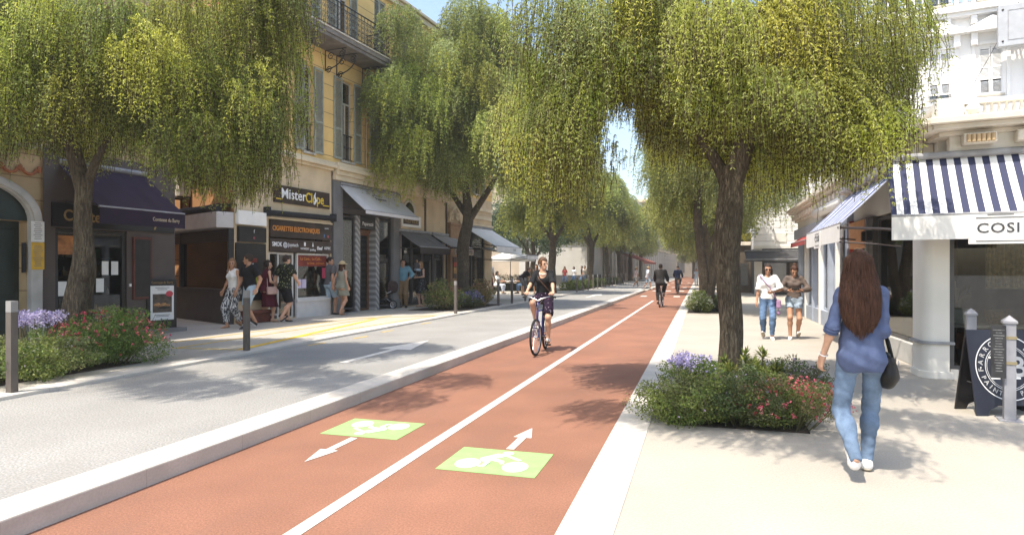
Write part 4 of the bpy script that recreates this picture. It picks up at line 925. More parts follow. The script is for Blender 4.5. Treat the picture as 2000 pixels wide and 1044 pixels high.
# ------------------------------------------------------------------ farther right: dark shops and long facades
ds = empty('white_rendered_house', (3.3, 43.4, 0), 0, 'white rendered house with horizontal boarding above a dark shop facing the viewer', 'building')
BOARD = M('white_boarding', (.78, .77, .74), .8, .03, 1.); mk = lines_mask(BOARD, 'Z', .42, .03); mul_mask(BOARD, mk, (.45, .44, .42)); add_bump(BOARD, mk, .5, .02)
MB().box(0, 12, 0, 12, 2.9, 9.5).obj('wall', BOARD, ds); MB().box(-.1, 12.1, -.35, 12.1, 9.5, 9.7).box(-.05, 12, -.16, -.002, 2.9, 3.08).obj('roof_cornice', RW, ds)
MB().box(.0, 12, .3, 12, 0, 2.9).obj('shop_interior_wall', M('dark_grey_fascia', (.07, .066, .063)), ds); MB().box(0, .45, -.02, .3, 0, 2.898).obj('shop_pier', RW, ds); MB().box(5, 12, -.02, .3, 0, 2.898).obj('shop_pier', RW, ds)
MB().box(2.1, 3.2, .24, .29, .1, 2.0).obj('shop_door', M('tan_door', (.22, .18, .13), .6, .1), ds); MB().box(.6, 1.9, .24, .29, .4, 2.0).obj('shop_window', GLASSD, ds)
MB().box(1.2, 1.9, -.06, -.002, 3.3, 3.9).obj('wall_box', RW, ds, bevel=.02)
aw3 = awning(ds, 0, 4.6, 2.75, 1.7, 2.18, .12, M('black_awning', (.055, .054, .056), .85, .08), arms=False); aw3.rotation_euler = (0, 0, -PI/2)
aw3.location = (-.6, -.03, 0)
d2 = empty('low_shop', (2.4, 46., 0), 0, 'low brown shop with a planted roof terrace beside the white boarded house', 'building')
MB().box(0, .86, 0, 16, 0, 3.2).box(.0, .86, 0, 16, 3.6, 3.62).obj('wall', M('brown_shop_wall', (.12, .095, .07), .7, .1, 3), d2); MB().box(-.25, .86, -.2, 16.2, 3.2, 3.45).obj('roof_edge', RW2, d2, bevel=.02)
for k in range(5): MB().box(-.06, -.002, .3+1.6*k, .55+1.6*k, 0, 3.2).obj('pier', RW2, d2)
MB().box(.2, .7, -.05, -.002, .5, 2.0).obj('shop_window', GLASSD, d2)
aw4 = awning(d2, 0, 5.0, 3.1, 1.2, 2.55, .16, M('black_awning', (.055, .054, .056)), arms=False); aw4.rotation_euler = (0, 0, PI); aw4.location = (-.02, 5.4, 0)
rb_ = empty('long_white_building', (3.4, 62., 0), 0, 'long pale building lining the right side of the street beyond the trees', 'building')
mb = MB().box(0, 12, 0, 80, 0, 11)
mb.obj('wall', WW, rb_); MB().box(-.3, 12, -.2, 80, 11, 11.3).box(-.15, 0, 0, 80, 4.3, 4.5).obj('cornice', RW, rb_)
rep('shutter', MB().box(-.05, -.002, 0, 1.1, 0, 2.1).mesh(), SHUT, rb_, [(0, 1+3*k, z) for k in range(26) for z in (5.2, 8.8)])
rep('column', MB().box(-.12, -.031, 0, .3, 0, 4.3).mesh(), RW, rb_, [(0, .2+3*k, 0) for k in range(26)])
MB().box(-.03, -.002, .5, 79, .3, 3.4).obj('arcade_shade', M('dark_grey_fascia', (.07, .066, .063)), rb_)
# ------------------------------------------------------------------ far left: low pavilion, long arcade building, end of street
lb = empty('low_white_pavilion', (-16.8, 59.5, .17), 0, 'low pale flat roofed pavilion with a dark base across the small square', 'building')
MB().box(0, 6.6, 0, 10, .9, 4.4).obj('wall', M('pale_grey_wall', (.50, .48, .44), .8, .05, 1), lb); MB().box(-.02, 6.62, -.04, 10, 0, .9).obj('base', M('dark_grey_fascia', (.07, .066, .063)), lb); MB().box(-.3, 6.9, -.4, 10, 4.4, 4.6).obj('flat_roof', RW2, lb)
al = empty('long_arcade_building', (-11.3, 62., .17), R(-4.5), 'long beige building with a colonnade lining the left side far down the street', 'building')
FARB = M('far_beige_wall', (.40, .33, .25), .85, .1, .5)
MB().box(-12, 0, 0, 80, 0, 10.6).obj('wall', FARB, al); MB().box(-12, .6, -.3, 80, 10.6, 11.0).box(0.002, .3, 0, 80, 4.6, 4.9).box(0.002, .2, 0, 80, 10.1, 10.3).obj('cornice', CREAM, al)
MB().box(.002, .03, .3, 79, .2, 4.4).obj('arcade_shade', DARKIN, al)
rep('column', MB().box(.032, .35, 0, .45, 0, 4.6).mesh(), RW2, al, [(0, .3+2.2*k, 0) for k in range(36)])
rep('shutter', MB().box(.002, .05, 0, 1., 0, 1.7).mesh(), SHUT, al, [(0, .9+2.4*k, z) for k in range(32) for z in (5.4, 8.0)])
aw5 = awning(al, 17., 27., 3.5, 3.4, 2.4, .25, M('rust_awning', (.33, .085, .05), .85, .1), x0=.36, arms=False)
eb = empty('street_end_building', (-22., 148., 0), 0, 'grey brown building closing the view at the far end of the street', 'building')
MB().box(0, 50, 0, 10, 0, 17).obj('wall', M('far_grey_brown', (.27, .235, .20), .85, .1, .3), eb); MB().box(-.5, 50.5, -.6, 10, 17, 17.6).box(0, 50, -.3, -.002, 4.8, 5.1).obj('cornice', CREAM, eb)
rep('window', MB().box(0, 1.6, -.06, -.002, 0, 2.4).mesh(), M('dark_grey_fascia', (.07, .066, .063)), eb, [(1+3.2*k, 0, z) for k in range(15) for z in (1., 6., 9.6, 13.2)])
# ================================================================== vegetation
BARK = M('bark', (.175, .14, .092), .9, .2, 3.5)
def _bark():
    N, Lk = nodes(BARK); tc = N.new('ShaderNodeTexCoord'); mp = N.new('ShaderNodeMapping'); mp.inputs['Scale'].default_value = (48, 48, 9)
    n = N.new('ShaderNodeTexNoise'); n.inputs['Scale'].default_value = 1; n.inputs['Detail'].default_value = 6; n.inputs['Roughness'].default_value = .65; n.inputs['Distortion'].default_value = .6
    Lk.new(tc.outputs['Object'], mp.inputs[0]); Lk.new(mp.outputs[0], n.inputs['Vector'])
    mr = N.new('ShaderNodeMapRange'); mr.inputs['From Min'].default_value = .38; mr.inputs['From Max'].default_value = .60; mr.inputs['To Min'].default_value = 1; mr.inputs['To Max'].default_value = 0
    Lk.new(n.outputs['Fac'], mr.inputs['Value']); mul_mask(BARK, mr.outputs[0], (.06, .043, .027)); add_bump(BARK, mr.outputs[0], .9, .03)
_bark()
LEAF = leaf_mat('pepper_tree_leaf', .66, .5); LEAF2 = leaf_mat('shrub_leaf', .42, .5); PETAL = leaf_mat('petal', .3, .6)
def spline(pts, n):
    """Catmull-Rom through (x,y,z,r) points"""
    P = np.array(pts, float); P = np.vstack([2*P[0]-P[1], P, 2*P[-1]-P[-2]]); out = []
    m = len(P)-3
    for i in range(n+1):
        t = min(i/n*m, m-1e-9); k = int(t); f = t-k; a, b, c, d = P[k:k+4]
        out.append(.5*((2*b)+(c-a)*f+(2*a-5*b+4*c-d)*f*f+(3*b-a-3*c+d)*f**3))
    return np.array(out)
def trunk_obj(paths, parent, seed=0):
    r = np.random.default_rng(seed); mb = MB()
    for pts, n, m in paths:
        S_ = spline(pts, n); ph = r.uniform(0, 6, 6); vs = []; up = None
        for i, q in enumerate(S_):
            d = Vector(S_[min(i+1, n), :3]-S_[max(i-1, 0), :3]).normalized()
            if up is None: up = Vector((0, 1, .01)) if abs(d.z) > .7 else Vector((0, 0, 1))
            x = d.cross(up).normalized(); up = x.cross(d).normalized()
            for k in range(m):
                a = 2*PI*k/m; z = q[2]
                rr = q[3]*(1+.10*math.sin(3*a+ph[0]+1.3*z)+.06*math.sin(5*a+ph[1]-2.1*z)+.07*math.sin(4.3*z+ph[2]+a)+.03*math.sin(11*a+ph[3]+5*z))
                vs.append(Vector(q[:3])+x*math.cos(a)*rr+up*math.sin(a)*rr)
        mb.add(vs, [(i*m+k, i*m+(k+1) % m, (i+1)*m+(k+1) % m, (i+1)*m+k) for i in range(n) for k in range(m)]+[tuple(n*m+k for k in range(m))])
    return mb.obj('trunk', BARK, parent, smooth=True)
PALT = np.array([(.075, .10, .020), (.135, .165, .030), (.195, .215, .040), (.27, .26, .055), (.15, .19, .085), (.22, .235, .10)])
def weeping_crown(parent, clumps, nstr, seed, leaf=.06, wid=.012, step=.05, hang=(.6, 1.7), palw=(1, 2, 2.2, 1.2, 1, 1), bias=(0, 0), floor=None, gain=1., mesh_name='crown', out=.35):
    """clumps: list of (x,y,z,sigma,weight); strands of paired narrow leaflets hanging from each"""
    r = np.random.default_rng(seed); C = np.array([c[:3] for c in clumps]); sg = np.array([c[3] for c in clumps]); w = np.array([c[4] if len(c) > 4 else 1. for c in clumps])*sg**2; w /= w.sum()
    ci = r.choice(len(C), nstr, p=w)
    ctr = C.mean(0)
    dirs = r.normal(size=(nstr, 3)); dirs /= np.linalg.norm(dirs, axis=1)[:, None]
    rad = sg[ci]*r.uniform(.25, 1.05, nstr)**.6
    p0 = C[ci]+dirs*rad[:, None]*np.array([1, 1, .8])
    L = r.uniform(*hang, nstr)*(.55+.45*r.random(nstr))
    if floor is not None:
        fl = floor(p0) if callable(floor) else floor
        wisp = np.where(r.random(nstr) < .05, .4, 0.)*r.random(nstr)
        L = np.minimum(L+wisp, np.maximum(.12, p0[:, 2]-fl-r.uniform(0, .4, nstr)+wisp))
    o = p0-ctr; o[:, 2] = 0; o /= np.linalg.norm(o, axis=1)[:, None]+1e-6; o = .6*o+.4*dirs*np.array([1, 1, 0])
    nn = np.maximum(4, (L/step).astype(int)); sid = np.repeat(np.arange(nstr), nn)
    start = np.cumsum(nn)-nn; k = np.arange(nn.sum())-start[sid]; t = (k+r.random(len(k))*.6)/nn[sid]
    ph = r.uniform(0, 6.28, nstr); amp = r.uniform(.03, .16, nstr); outv = out*r.uniform(.3, 1.9, nstr)
    pos = p0[sid]+o[sid]*(outv[sid]*L[sid]*t*(1-.45*t))[:, None]
    pos[:, 2] -= L[sid]*t**1.25-.10*np.sin(t*3)
    sway = L[sid]*(amp[sid]*np.sin(2.6*t+ph[sid])+.03*np.sin(9*t+2*ph[sid])); pos[:, 0] += sway*np.cos(ph[sid]); pos[:, 1] += sway*np.sin(ph[sid])
    pos = pos+r.normal(size=pos.shape)*leaf*.22
    pos = np.repeat(pos, 2, 0); sid2 = np.repeat(sid, 2); n = len(pos)
    a = r.uniform(0, 2*PI, n); a[1::2] = a[0::2]+PI+r.normal(0, .5, n//2)
    d = np.stack([np.cos(a), np.sin(a), -r.uniform(.35, 1.7, n)], 1); d /= np.linalg.norm(d, axis=1)[:, None]
    s_ = np.cross(d, r.normal(size=(n, 3))); s_ /= np.linalg.norm(s_, axis=1)[:, None]+1e-9
    ln = leaf*r.uniform(.7, 1.35, n); wd = wid*r.uniform(.8, 1.3, n)
    V = np.empty((n, 4, 3)); V[:, 0] = pos; V[:, 1] = pos+d*(ln*.45)[:, None]+s_*wd[:, None]; V[:, 2] = pos+d*ln[:, None]; V[:, 3] = pos+d*(ln*.45)[:, None]-s_*wd[:, None]
    cm = r.choice(len(PALT), (len(C), 2), p=np.array(palw)/sum(palw)); tint_c = PALT[cm[:, 0]]*.6+PALT[cm[:, 1]]*.4
    st = tint_c[ci]*.7+PALT[r.choice(len(PALT), nstr, p=np.array(palw)/sum(palw))]*.3
    st *= r.uniform(.88, 1.12, nstr)[:, None]*gain*r.uniform(.68, 1.28, len(C))[ci][:, None]
    T = st[sid2]*r.uniform(.85, 1.18, n)[:, None]; T = np.repeat(T, 4, 0)
    V = V.reshape(-1, 3); F = np.arange(4*n).reshape(-1, 4)
    # thin stems
    q = np.linspace(0, 1, 5); sp = []
    for tt in q:
        x = p0+o*(outv*L*tt*(1-.45*tt))[:, None]; x[:, 2] -= L*tt**1.25-.10*np.sin(tt*3); sw = L*(amp*np.sin(2.6*tt+ph)+.03*np.sin(9*tt+2*ph)); x[:, 0] += sw*np.cos(ph); x[:, 1] += sw*np.sin(ph); sp.append(x)
    sp = np.stack(sp, 1); e = np.array([.0026, 0, 0])+np.zeros_like(sp); e[:, :, 1] = .0015; e[:, :, 0] *= np.sign(np.cos(ph))[:, None]
    SV = np.stack([sp-e, sp+e], 2).reshape(-1, 3); b = np.arange(nstr)[:, None]*10+np.arange(4)[None]*2; b = b.reshape(-1)
    SF = np.stack([b, b+1, b+3, b+2], 1)+len(V)
    V = np.concatenate([V, SV]); F = np.concatenate([F, SF]); T = np.concatenate([T, np.tile([.09, .065, .035], (len(SV), 1))])
    me = fast_mesh(mesh_name, V, F, T)
    return link('crown', me, LEAF, parent)
def dome_clumps(c, rx, ry, rz, n, seed, sig=(.5, .95), inner=.3, low=-.25):
    r = np.random.default_rng(seed); out = []
    while len(out) < n:
        d = r.normal(size=3); d /= np.linalg.norm(d)
        if d[2] < low: continue
        q = r.uniform(inner, 1.)**.5
        out.append((c[0]+rx*d[0]*q, c[1]+ry*d[1]*q, c[2]+rz*d[2]*q, r.uniform(*sig), r.uniform(.6, 1.4)))
    return out
TG = 'pepper trees along the street'
def curtain(x0, x1, floor, ztop, seed, dx=.42, dz=.55, depth=1.5, sig=(.32, .55), near=(), wx=lambda x: 1.):
    """clumps filling the crown seen from the street: columns between the hanging lower edge and the dome top"""
    r = np.random.default_rng(seed); out = []; x = x0
    while x <= x1:
        z = float(floor(np.array([x]))[0])+.5; w = math.sqrt(max(.12, 1-((x-(x0+x1)/2)/((x1-x0)/2+.4))**2)); top = ztop*w+3.6*(1-w)
        while z < max(top, float(floor(np.array([x]))[0])+1.3):
            dd = depth*(.45+.55*w)
            for k in range(2 if dd > .8 else 1): out.append((x+r.uniform(-.25, .25), r.uniform(-dd, dd), z+r.uniform(-.25, .25), r.uniform(*sig), r.uniform(.4, 1.6)*wx(x)))
            z += dz
        x += dx
    return out+list(near)
CR = math.atan(368/1250.)
F1x = [-3.4, -2.75, -2.45, -1.75, -1.55, -.95, -.75, .1, .5, 1.1, 1.55, 1.9, 2.3, 2.7, 3.2]; F1z = [3.8, 2.7, 2.35, 2.45, 3.45, 3.45, 3.0, 2.95, 2.6, 2.4, 2.8, 3.5, 4.3, 4.7, 5.0]
fl1 = lambda x: np.interp(x, F1x, F1z)
t1 = empty('weeping_tree', (.345, 8.52, 0), CR, 'large weeping tree rising from the flower bed on the right pavement beside the walking woman', 'tree', TG)
trunk_obj([([(0, 0, -.05, .21), (.0, 0, .25, .148), (.01, 0, .9, .135), (-.02, .0, 1.6, .142), (-.01, .0, 2.05, .165), (.03, 0, 2.5, .142), (.04, 0, 2.85, .135)], 40, 22),
           ([(.04, 0, 2.6, .12), (.15, -.05, 3.05, .11), (.20, -.05, 3.5, .09), (.10, 0, 4.3, .07), (-.1, .1, 5.2, .05)], 20, 12), ([(.02, .0, 2.55, .10), (-.10, .1, 2.9, .075), (-.42, .1, 3.4, .055), (-.75, 0, 4.2, .04), (-1.2, -.3, 5.0, .022)], 20, 10),
           ([(.18, -.05, 3.4, .07), (.6, .2, 4.1, .05), (1.2, .2, 4.9, .03)], 12, 8), ([(.15, 0, 4.2, .06), (.3, -.9, 5.0, .04), (.4, -1.8, 5.6, .02)], 10, 7)], t1, 1)
near = [(-3.3+.62*k, -2.7-1.5*((k*5) % 4)/3, 5.0+.2*((k*3) % 3), .55, 1.7) for k in range(9)]+[(1.2+.6*k, -1.9-.5*k, 5.0, .5, .9) for k in range(3)]  # unseen clumps added above the view to shade lane and pavement
weeping_crown(t1, curtain(-2.3, 2.25, fl1, 5.4, 3, depth=1.15, near=near, wx=lambda x: .7 if x < -1.5 else 1. if x < 1.2 else .6), 18000, 11, .042, .0068, .034, (.35, 1.3), palw=(.5, 1.6, 2.8, 2.8, .9, 1.2), floor=lambda p: np.where(p[:, 1] < -1.75, 4.45, fl1(p[:, 0])), gain=2.25, out=.45)
# --- left foreground tree
F2x = [-2.6, -1.3, -.8, -.2, .1, .4, 1.0, 1.15, 1.4, 1.6, 1.9, 2.4, 2.75, 3.1, 3.4]; F2z = [3.0, 3.0, 3.1, 2.85, 3.25, 3.0, 3.0, 3.6, 3.6, 2.8, 2.4, 2.35, 2.6, 3.3, 4.5]
fl2 = lambda x: np.interp(x, F2x, F2z)
t2 = empty('weeping_tree', (-9.15, 7.45, .17), CR, 'large weeping tree with gnarled trunk before the purple awning on the left', 'tree', TG)
trunk_obj([([(-.0, .0, -.05, .29), (.02, 0, .2, .215), (.06, .02, .8, .185), (.13, .05, 1.35, .16), (.14, .05, 1.75, .13), (.13, .05, 2.3, .118), (.14, .05, 2.8, .115)], 40, 22), ([(.20, -.08, 1.25, .09), (.31, -.12, 1.38, .075), (.36, -.14, 1.42, .03)], 8, 10),
           ([(.13, .05, 2.6, .12), (.0, .05, 3.1, .11), (-.12, .0, 3.6, .10), (-.1, .1, 4.4, .08), (.1, .1, 5.4, .05)], 20, 12), ([(.18, .05, 2.7, .075), (.55, -.1, 3.3, .045), (1.1, -.1, 4.1, .035), (2.0, -.3, 4.9, .03)], 14, 8), ([(-.1, 0, 3.8, .07), (-.8, 0, 4.6, .05), (-1.5, 0, 5.2, .03)], 12, 8), ([(1.2, -.1, 4.1, .04), (2.0, .2, 4.7, .03), (2.6, .3, 5.1, .02)], 10, 7)], t2, 2)
near = [(-.6+.55*k, -2.7-1.3*((k*5) % 4)/3, 5.6+.2*((k*3) % 3), .6, 1.9) for k in range(9)]+[(2.85, -.3, 5.3, .5, 1.3), (3.05, .2, 4.9, .45, 1.2), (2.7, .3, 5.8, .55, 1.3), (3.0, -.2, 6.1, .55, 1.3), (2.4, 0, 6.2, .6, 1.2), (3.15, -.1, 5.5, .4, 1.2)]  # first run added unseen above the view to shade the road; others fill crown edge
weeping_crown(t2, curtain(-2.4, 3.2, fl2, 5.6, 4, depth=1.2, near=near), 18500, 12, .042, .0068, .034, (.35, 1.3), palw=(1.4, 2.4, 2.4, 1.4, 1.2, .9), floor=lambda p: np.where(p[:, 1] < -1.75, 4.9, fl2(p[:, 0])), gain=2.2, out=.4)
# --- middle tree on the left pavement
t3 = empty('weeping_tree', (-8.95, 23.6, .17), 0, 'rounded weeping tree standing between the charcoal awnings and the white cafe awning', 'tree', TG)
trunk_obj([([(0, 0, -.05, .34), (0, 0, .4, .26), (.02, 0, 1.6, .23), (.05, 0, 2.6, .23), (.2, 0, 3.5, .20), (.1, 0, 4.6, .14), (0, 0, 6.5, .09)], 30, 16), ([(.12, 0, 3.2, .15), (.8, 0, 4.1, .12), (1.6, .2, 5.6, .08), (2.0, .2, 7, .05)], 14, 10), ([(.1, 0, 3.6, .12), (-.7, 0, 4.8, .09), (-1.6, 0, 6.4, .06), (-2.2, .2, 7.6, .03)], 14, 8), ([(0, 0, 5, .1), (.6, -.6, 7, .06), (.9, -.8, 8.6, .03)], 10, 7)], t3, 3)
cl = dome_clumps((1.1, -.3, 7.3), 2.6, 3.0, 3.9, 44, 31, (.5, 1.05), .3, -.6)+dome_clumps((-.25, -3.2, 6.9), 1.0, 2.7, 3.3, 36, 32, (.45, .85), .3, -.7)
weeping_crown(t3, cl, 17000, 13, .085, .016, .065, (.4, 1.5), palw=(1.2, 2.2, 2.4, 1.2, 1.5, 1.4), floor=3.4, gain=2.1, out=.5)
# --- right second tree, two stems
t4 = empty('weeping_tree', (.25, 24.9, 0), 0, 'double stemmed weeping tree behind the foreground trunk on the right pavement', 'tree', TG)
trunk_obj([([(-.12, 0, -.05, .27), (-.1, 0, .5, .20), (-.14, 0, 1.6, .17), (-.3, 0, 2.8, .16), (-.35, 0, 4.2, .14), (-.1, 0, 5.6, .1), (-.3, 0, 7, .06)], 26, 14), ([(.02, 0, .2, .18), (.2, 0, 1.5, .15), (.42, 0, 3.2, .14), (.55, 0, 5.0, .12), (.9, 0, 6.6, .08)], 20, 12), ([(-.3, 0, 4, .09), (-.7, 0, 5.2, .06), (-1.0, 0, 6.4, .04)], 12, 8)], t4, 4)
cl = dome_clumps((.75, 0, 6.3), 2.3, 3.0, 3.6, 40, 41, (.7, 1.2), .45, -.5)
weeping_crown(t4, cl, 11000, 14, .085, .016, .065, (.5, 1.6), palw=(.6, 1.6, 2.4, 2.0, 1.4, 1.6), floor=lambda p: np.where(p[:, 0] > 1., 2.5, 3.1), gain=2.0, out=.5)
# --- generic street trees farther on: two kinds, copied
def street_tree(loc, seed, label, palw):
    t = empty('weeping_tree', loc, 0, label, 'tree', TG)
    trunk_obj([([(0, 0, -.05, .36), (0, 0, .5, .27), (.05, 0, 1.8, .23), (.1, 0, 3.2, .21), (-.1, .1, 4.6, .14), (0, 0, 6.5, .08)], 22, 12), ([(.1, 0, 3, .13), (.9, .2, 4.4, .1), (1.6, .3, 6, .05)], 10, 8), ([(.05, 0, 3.1, .12), (-.9, -.2, 4.6, .09), (-1.7, -.3, 6.2, .04)], 10, 8)], t, seed)
    weeping_crown(t, dome_clumps((0, 0, 6.3), 2.7, 2.7, 3.4, 36, seed*7, (.75, 1.2), .45, -.5), 5500, seed, .16, .036, .125, (.6, 1.9), palw=palw, floor=3.1, gain=1.9, out=.5)
    return t
g1 = street_tree((-8.6, 37.6, .17), 51, 'weeping tree beyond the white cafe awning behind the row of posts', (1.2, 2.2, 2., 1., 1.6, 1.6))
g2 = street_tree((.3, 40.5, 0), 52, 'third tree of the right hand row in line with the lane edge', (.5, 1.5, 2.2, 2.2, 1.6, 1.8))
spots = [(-8.4, 50.5, g1, 1.0, 'first tree of the dense left row along the colonnade'), (-8.4, 60., g2, .95, 'second tree of the dense left row along the colonnade'), (-8.4, 70., g1, 1.02, 'third tree of the dense left row along the colonnade'), (-8.4, 81., g2, .95, 'fourth tree of the dense left row along the colonnade'), (-8.4, 94., g1, .95, 'last visible tree of the left row near the rust awning'),
         (.3, 53., g1, .95, 'fourth tree of the right hand row, past the far cyclist'), (.3, 66., g2, .95, 'fifth tree of the right hand row, half hidden by nearer crowns'), (.3, 80., g1, .9, 'sixth tree of the right hand row, small in the distance'), (.3, 95., g2, .9, 'last visible tree of the right hand row near the end of the street'), (-1.2, 118., g1, .85, 'small distant tree standing near the street end building')]
for i, (x, y, src, sc_, lab) in enumerate(spots):
    c = copy_tree(src); c.location = (x, y, .17 if x < -5 else 0); c.rotation_euler = (0, 0, 1.3*i+.7); c.scale = (sc_, sc_, sc_*(1+.05*math.sin(i*2.)))
    c['label'] = lab
# --- broadleaf trees of the square
def leaf_cloud(parent, clumps, n, seed, size, pal, name='crown', mat=None, gain=1., up=.3, aspect=.55, flat=.0):
    r = np.random.default_rng(seed); C = np.array([c[:3] for c in clumps]); sg = np.array([c[3:6] if len(c) >= 6 else [c[3]]*3 for c in clumps]); w = sg.prod(1)**(2/3); w /= w.sum(); ci = r.choice(len(C), n, p=w)
    d = r.normal(size=(n, 3)); d /= np.linalg.norm(d, axis=1)[:, None]
    q = r.uniform(.35, 1.0, n)**.45*(1+.12*np.sin(5*d[:, 0]+7*d[:, 1]+ci))
    pos = C[ci]+d*sg[ci]*q[:, None]
    nrm = d*.6+r.normal(size=(n, 3))*.7+np.array([0, 0, up]); nrm /= np.linalg.norm(nrm, axis=1)[:, None]
    a = np.cross(nrm, r.normal(size=(n, 3))); a /= np.linalg.norm(a, axis=1)[:, None]; b = np.cross(nrm, a)
    ln = size*r.uniform(.6, 1.4, n); wd = ln*aspect
    V = np.empty((n, 4, 3)); V[:, 0] = pos-a*(ln*.5)[:, None]; V[:, 1] = pos+b*(wd*.5)[:, None]; V[:, 2] = pos+a*(ln*.5)[:, None]; V[:, 3] = pos-b*(wd*.5)[:, None]
    pal = np.array(pal); tc_ = pal[r.integers(len(pal), size=len(C))]; T = (tc_[ci]*.5+pal[r.integers(len(pal), size=n)]*.5)*r.uniform(.65, 1.35, n)[:, None]*gain
    keep = pos[:, 2] > .005
    V = V[keep]; T = T[keep]; m = len(V)
    return link(name, fast_mesh(name, V.reshape(-1, 3), np.arange(4*m).reshape(-1, 4), np.repeat(T, 4, 0)), mat or LEAF2, parent)
PLP = [(.10, .14, .065), (.14, .19, .10), (.19, .25, .16), (.07, .105, .05)]
for i, (x, y, sc_, lab) in enumerate(((-11.6, 44.5, 1., 'silvery broadleaf tree over the cafe terrace behind the woman on the bicycle'), (-17., 43., 1.1, 'silvery broadleaf tree farther left behind the white cafe awning'), (-14.5, 54., 1.05, 'silvery broadleaf tree in front of the low pavilion'))):
    t = empty('plane_tree', (x, y, .17), .9*i, lab, 'tree', 'broadleaf trees of the square')
    trunk_obj([([(0, 0, -.05, .3), (0, 0, 1, .2), (.1, 0, 2.2, .18), (0, 0, 4, .1)], 14, 10), ([(.05, 0, 2, .1), (1.1, 0, 3.4, .06), (1.8, .3, 4.6, .03)], 8, 7), ([(.05, 0, 2.2, .1), (-1., .2, 3.6, .06), (-1.9, .2, 4.6, .03)], 8, 7)], t, 60+i)
    leaf_cloud(t, dome_clumps((0, 0, 4.3), 2.9*sc_, 2.9*sc_, 2.3*sc_, 34, 70+i, (.6, 1.05), .35, -.6), 15000, 80+i, .17, PLP, mat=LEAF)
# --- shrubs and flowers
GRN = [(.085, .135, .028), (.15, .20, .04), (.22, .25, .06), (.05, .085, .02), (.16, .17, .07)]
DGR = [(.045, .075, .022), (.07, .105, .035), (.10, .13, .05), (.09, .075, .045)]
def stems_mb(c, rx, ry, h, n, seed, r0=.006):
    r = random.Random(seed); mb = MB()
    for k in range(n):
        a = r.uniform(0, 2*PI); q = r.uniform(.3, .95); x, y = rx*q*math.cos(a), ry*q*math.sin(a)
        mb.tube([(x*.35, y*.35, 0), (x*.75, y*.75, h*.55), (x, y, h*r.uniform(.75, 1.05))], [r0, r0*.8, r0*.4], 4, False)
    return mb
def shrub(name, loc, rx, ry, h, n, size, pal, seed, label, cat='shrub', flowers=None, fcol=None, fsize=.02, group=None, aspect=.5, gain=1.35):
    t = empty(name, loc, 0, label, cat, group); r = random.Random(seed)
    cl = [(rx*.55*math.cos(a)*q, ry*.55*math.sin(a)*q, h*z, rx*.5*s, ry*.5*s, h*.36*s) for a, q, z, s in [(r.uniform(0, 6.28), r.uniform(.2, 1.15), r.uniform(.22, .68), r.uniform(.6, 1.1)) for _ in range(16)]]
    cl += [(rx*q*math.cos(a), ry*q*math.sin(a), h*z*(1.12-.55*q*q), .12*rx+.03, .12*ry+.03, .13*h) for a, q, z in [(r.uniform(0, 6.28), r.uniform(.15, .98), r.uniform(.8, 1.18)) for _ in range(22)]]
    leaf_cloud(t, cl, n, seed, size, pal, 'foliage', gain=gain, aspect=aspect)
    stems_mb(None, rx, ry, h, 26, seed).obj('stems', M('green_stem', (.09, .085, .035), .7, .2, 10), t)
    if flowers:
        rr = np.random.default_rng(seed+1); q = []; T = []
        for k in range(flowers):
            a = rr.uniform(0, 6.28); u = math.sqrt(rr.uniform(0, 1)); zc = h*(.35+.72*math.sqrt(max(0, 1-u*u)))*rr.uniform(.78, 1.12); p = np.array([rx*.98*u*math.cos(a), ry*.98*u*math.sin(a), zc])
            cc = np.array(fcol[rr.integers(len(fcol))])*rr.uniform(.7, 1.3)
            for j in range(5):
                n_ = rr.normal(size=3); e = np.cross(n_, rr.normal(size=3)); e /= np.linalg.norm(e); f = np.cross(e, n_/np.linalg.norm(n_)); s_ = fsize*rr.uniform(.6, 1.2); o = p+rr.normal(size=3)*fsize*.7
                q.append([o-e*s_, o+f*s_*.6, o+e*s_, o-f*s_*.6]); T += [cc]*4
        V = np.array(q).reshape(-1, 3); fo = link('flowers', fast_mesh('flowers', V, np.arange(len(V)).reshape(-1, 4), np.array(T)), PETAL, t); fo['kind'] = 'stuff'
    return t
PINK = [(.50, .07, .12), (.58, .14, .17), (.42, .05, .07), (.52, .22, .2)]
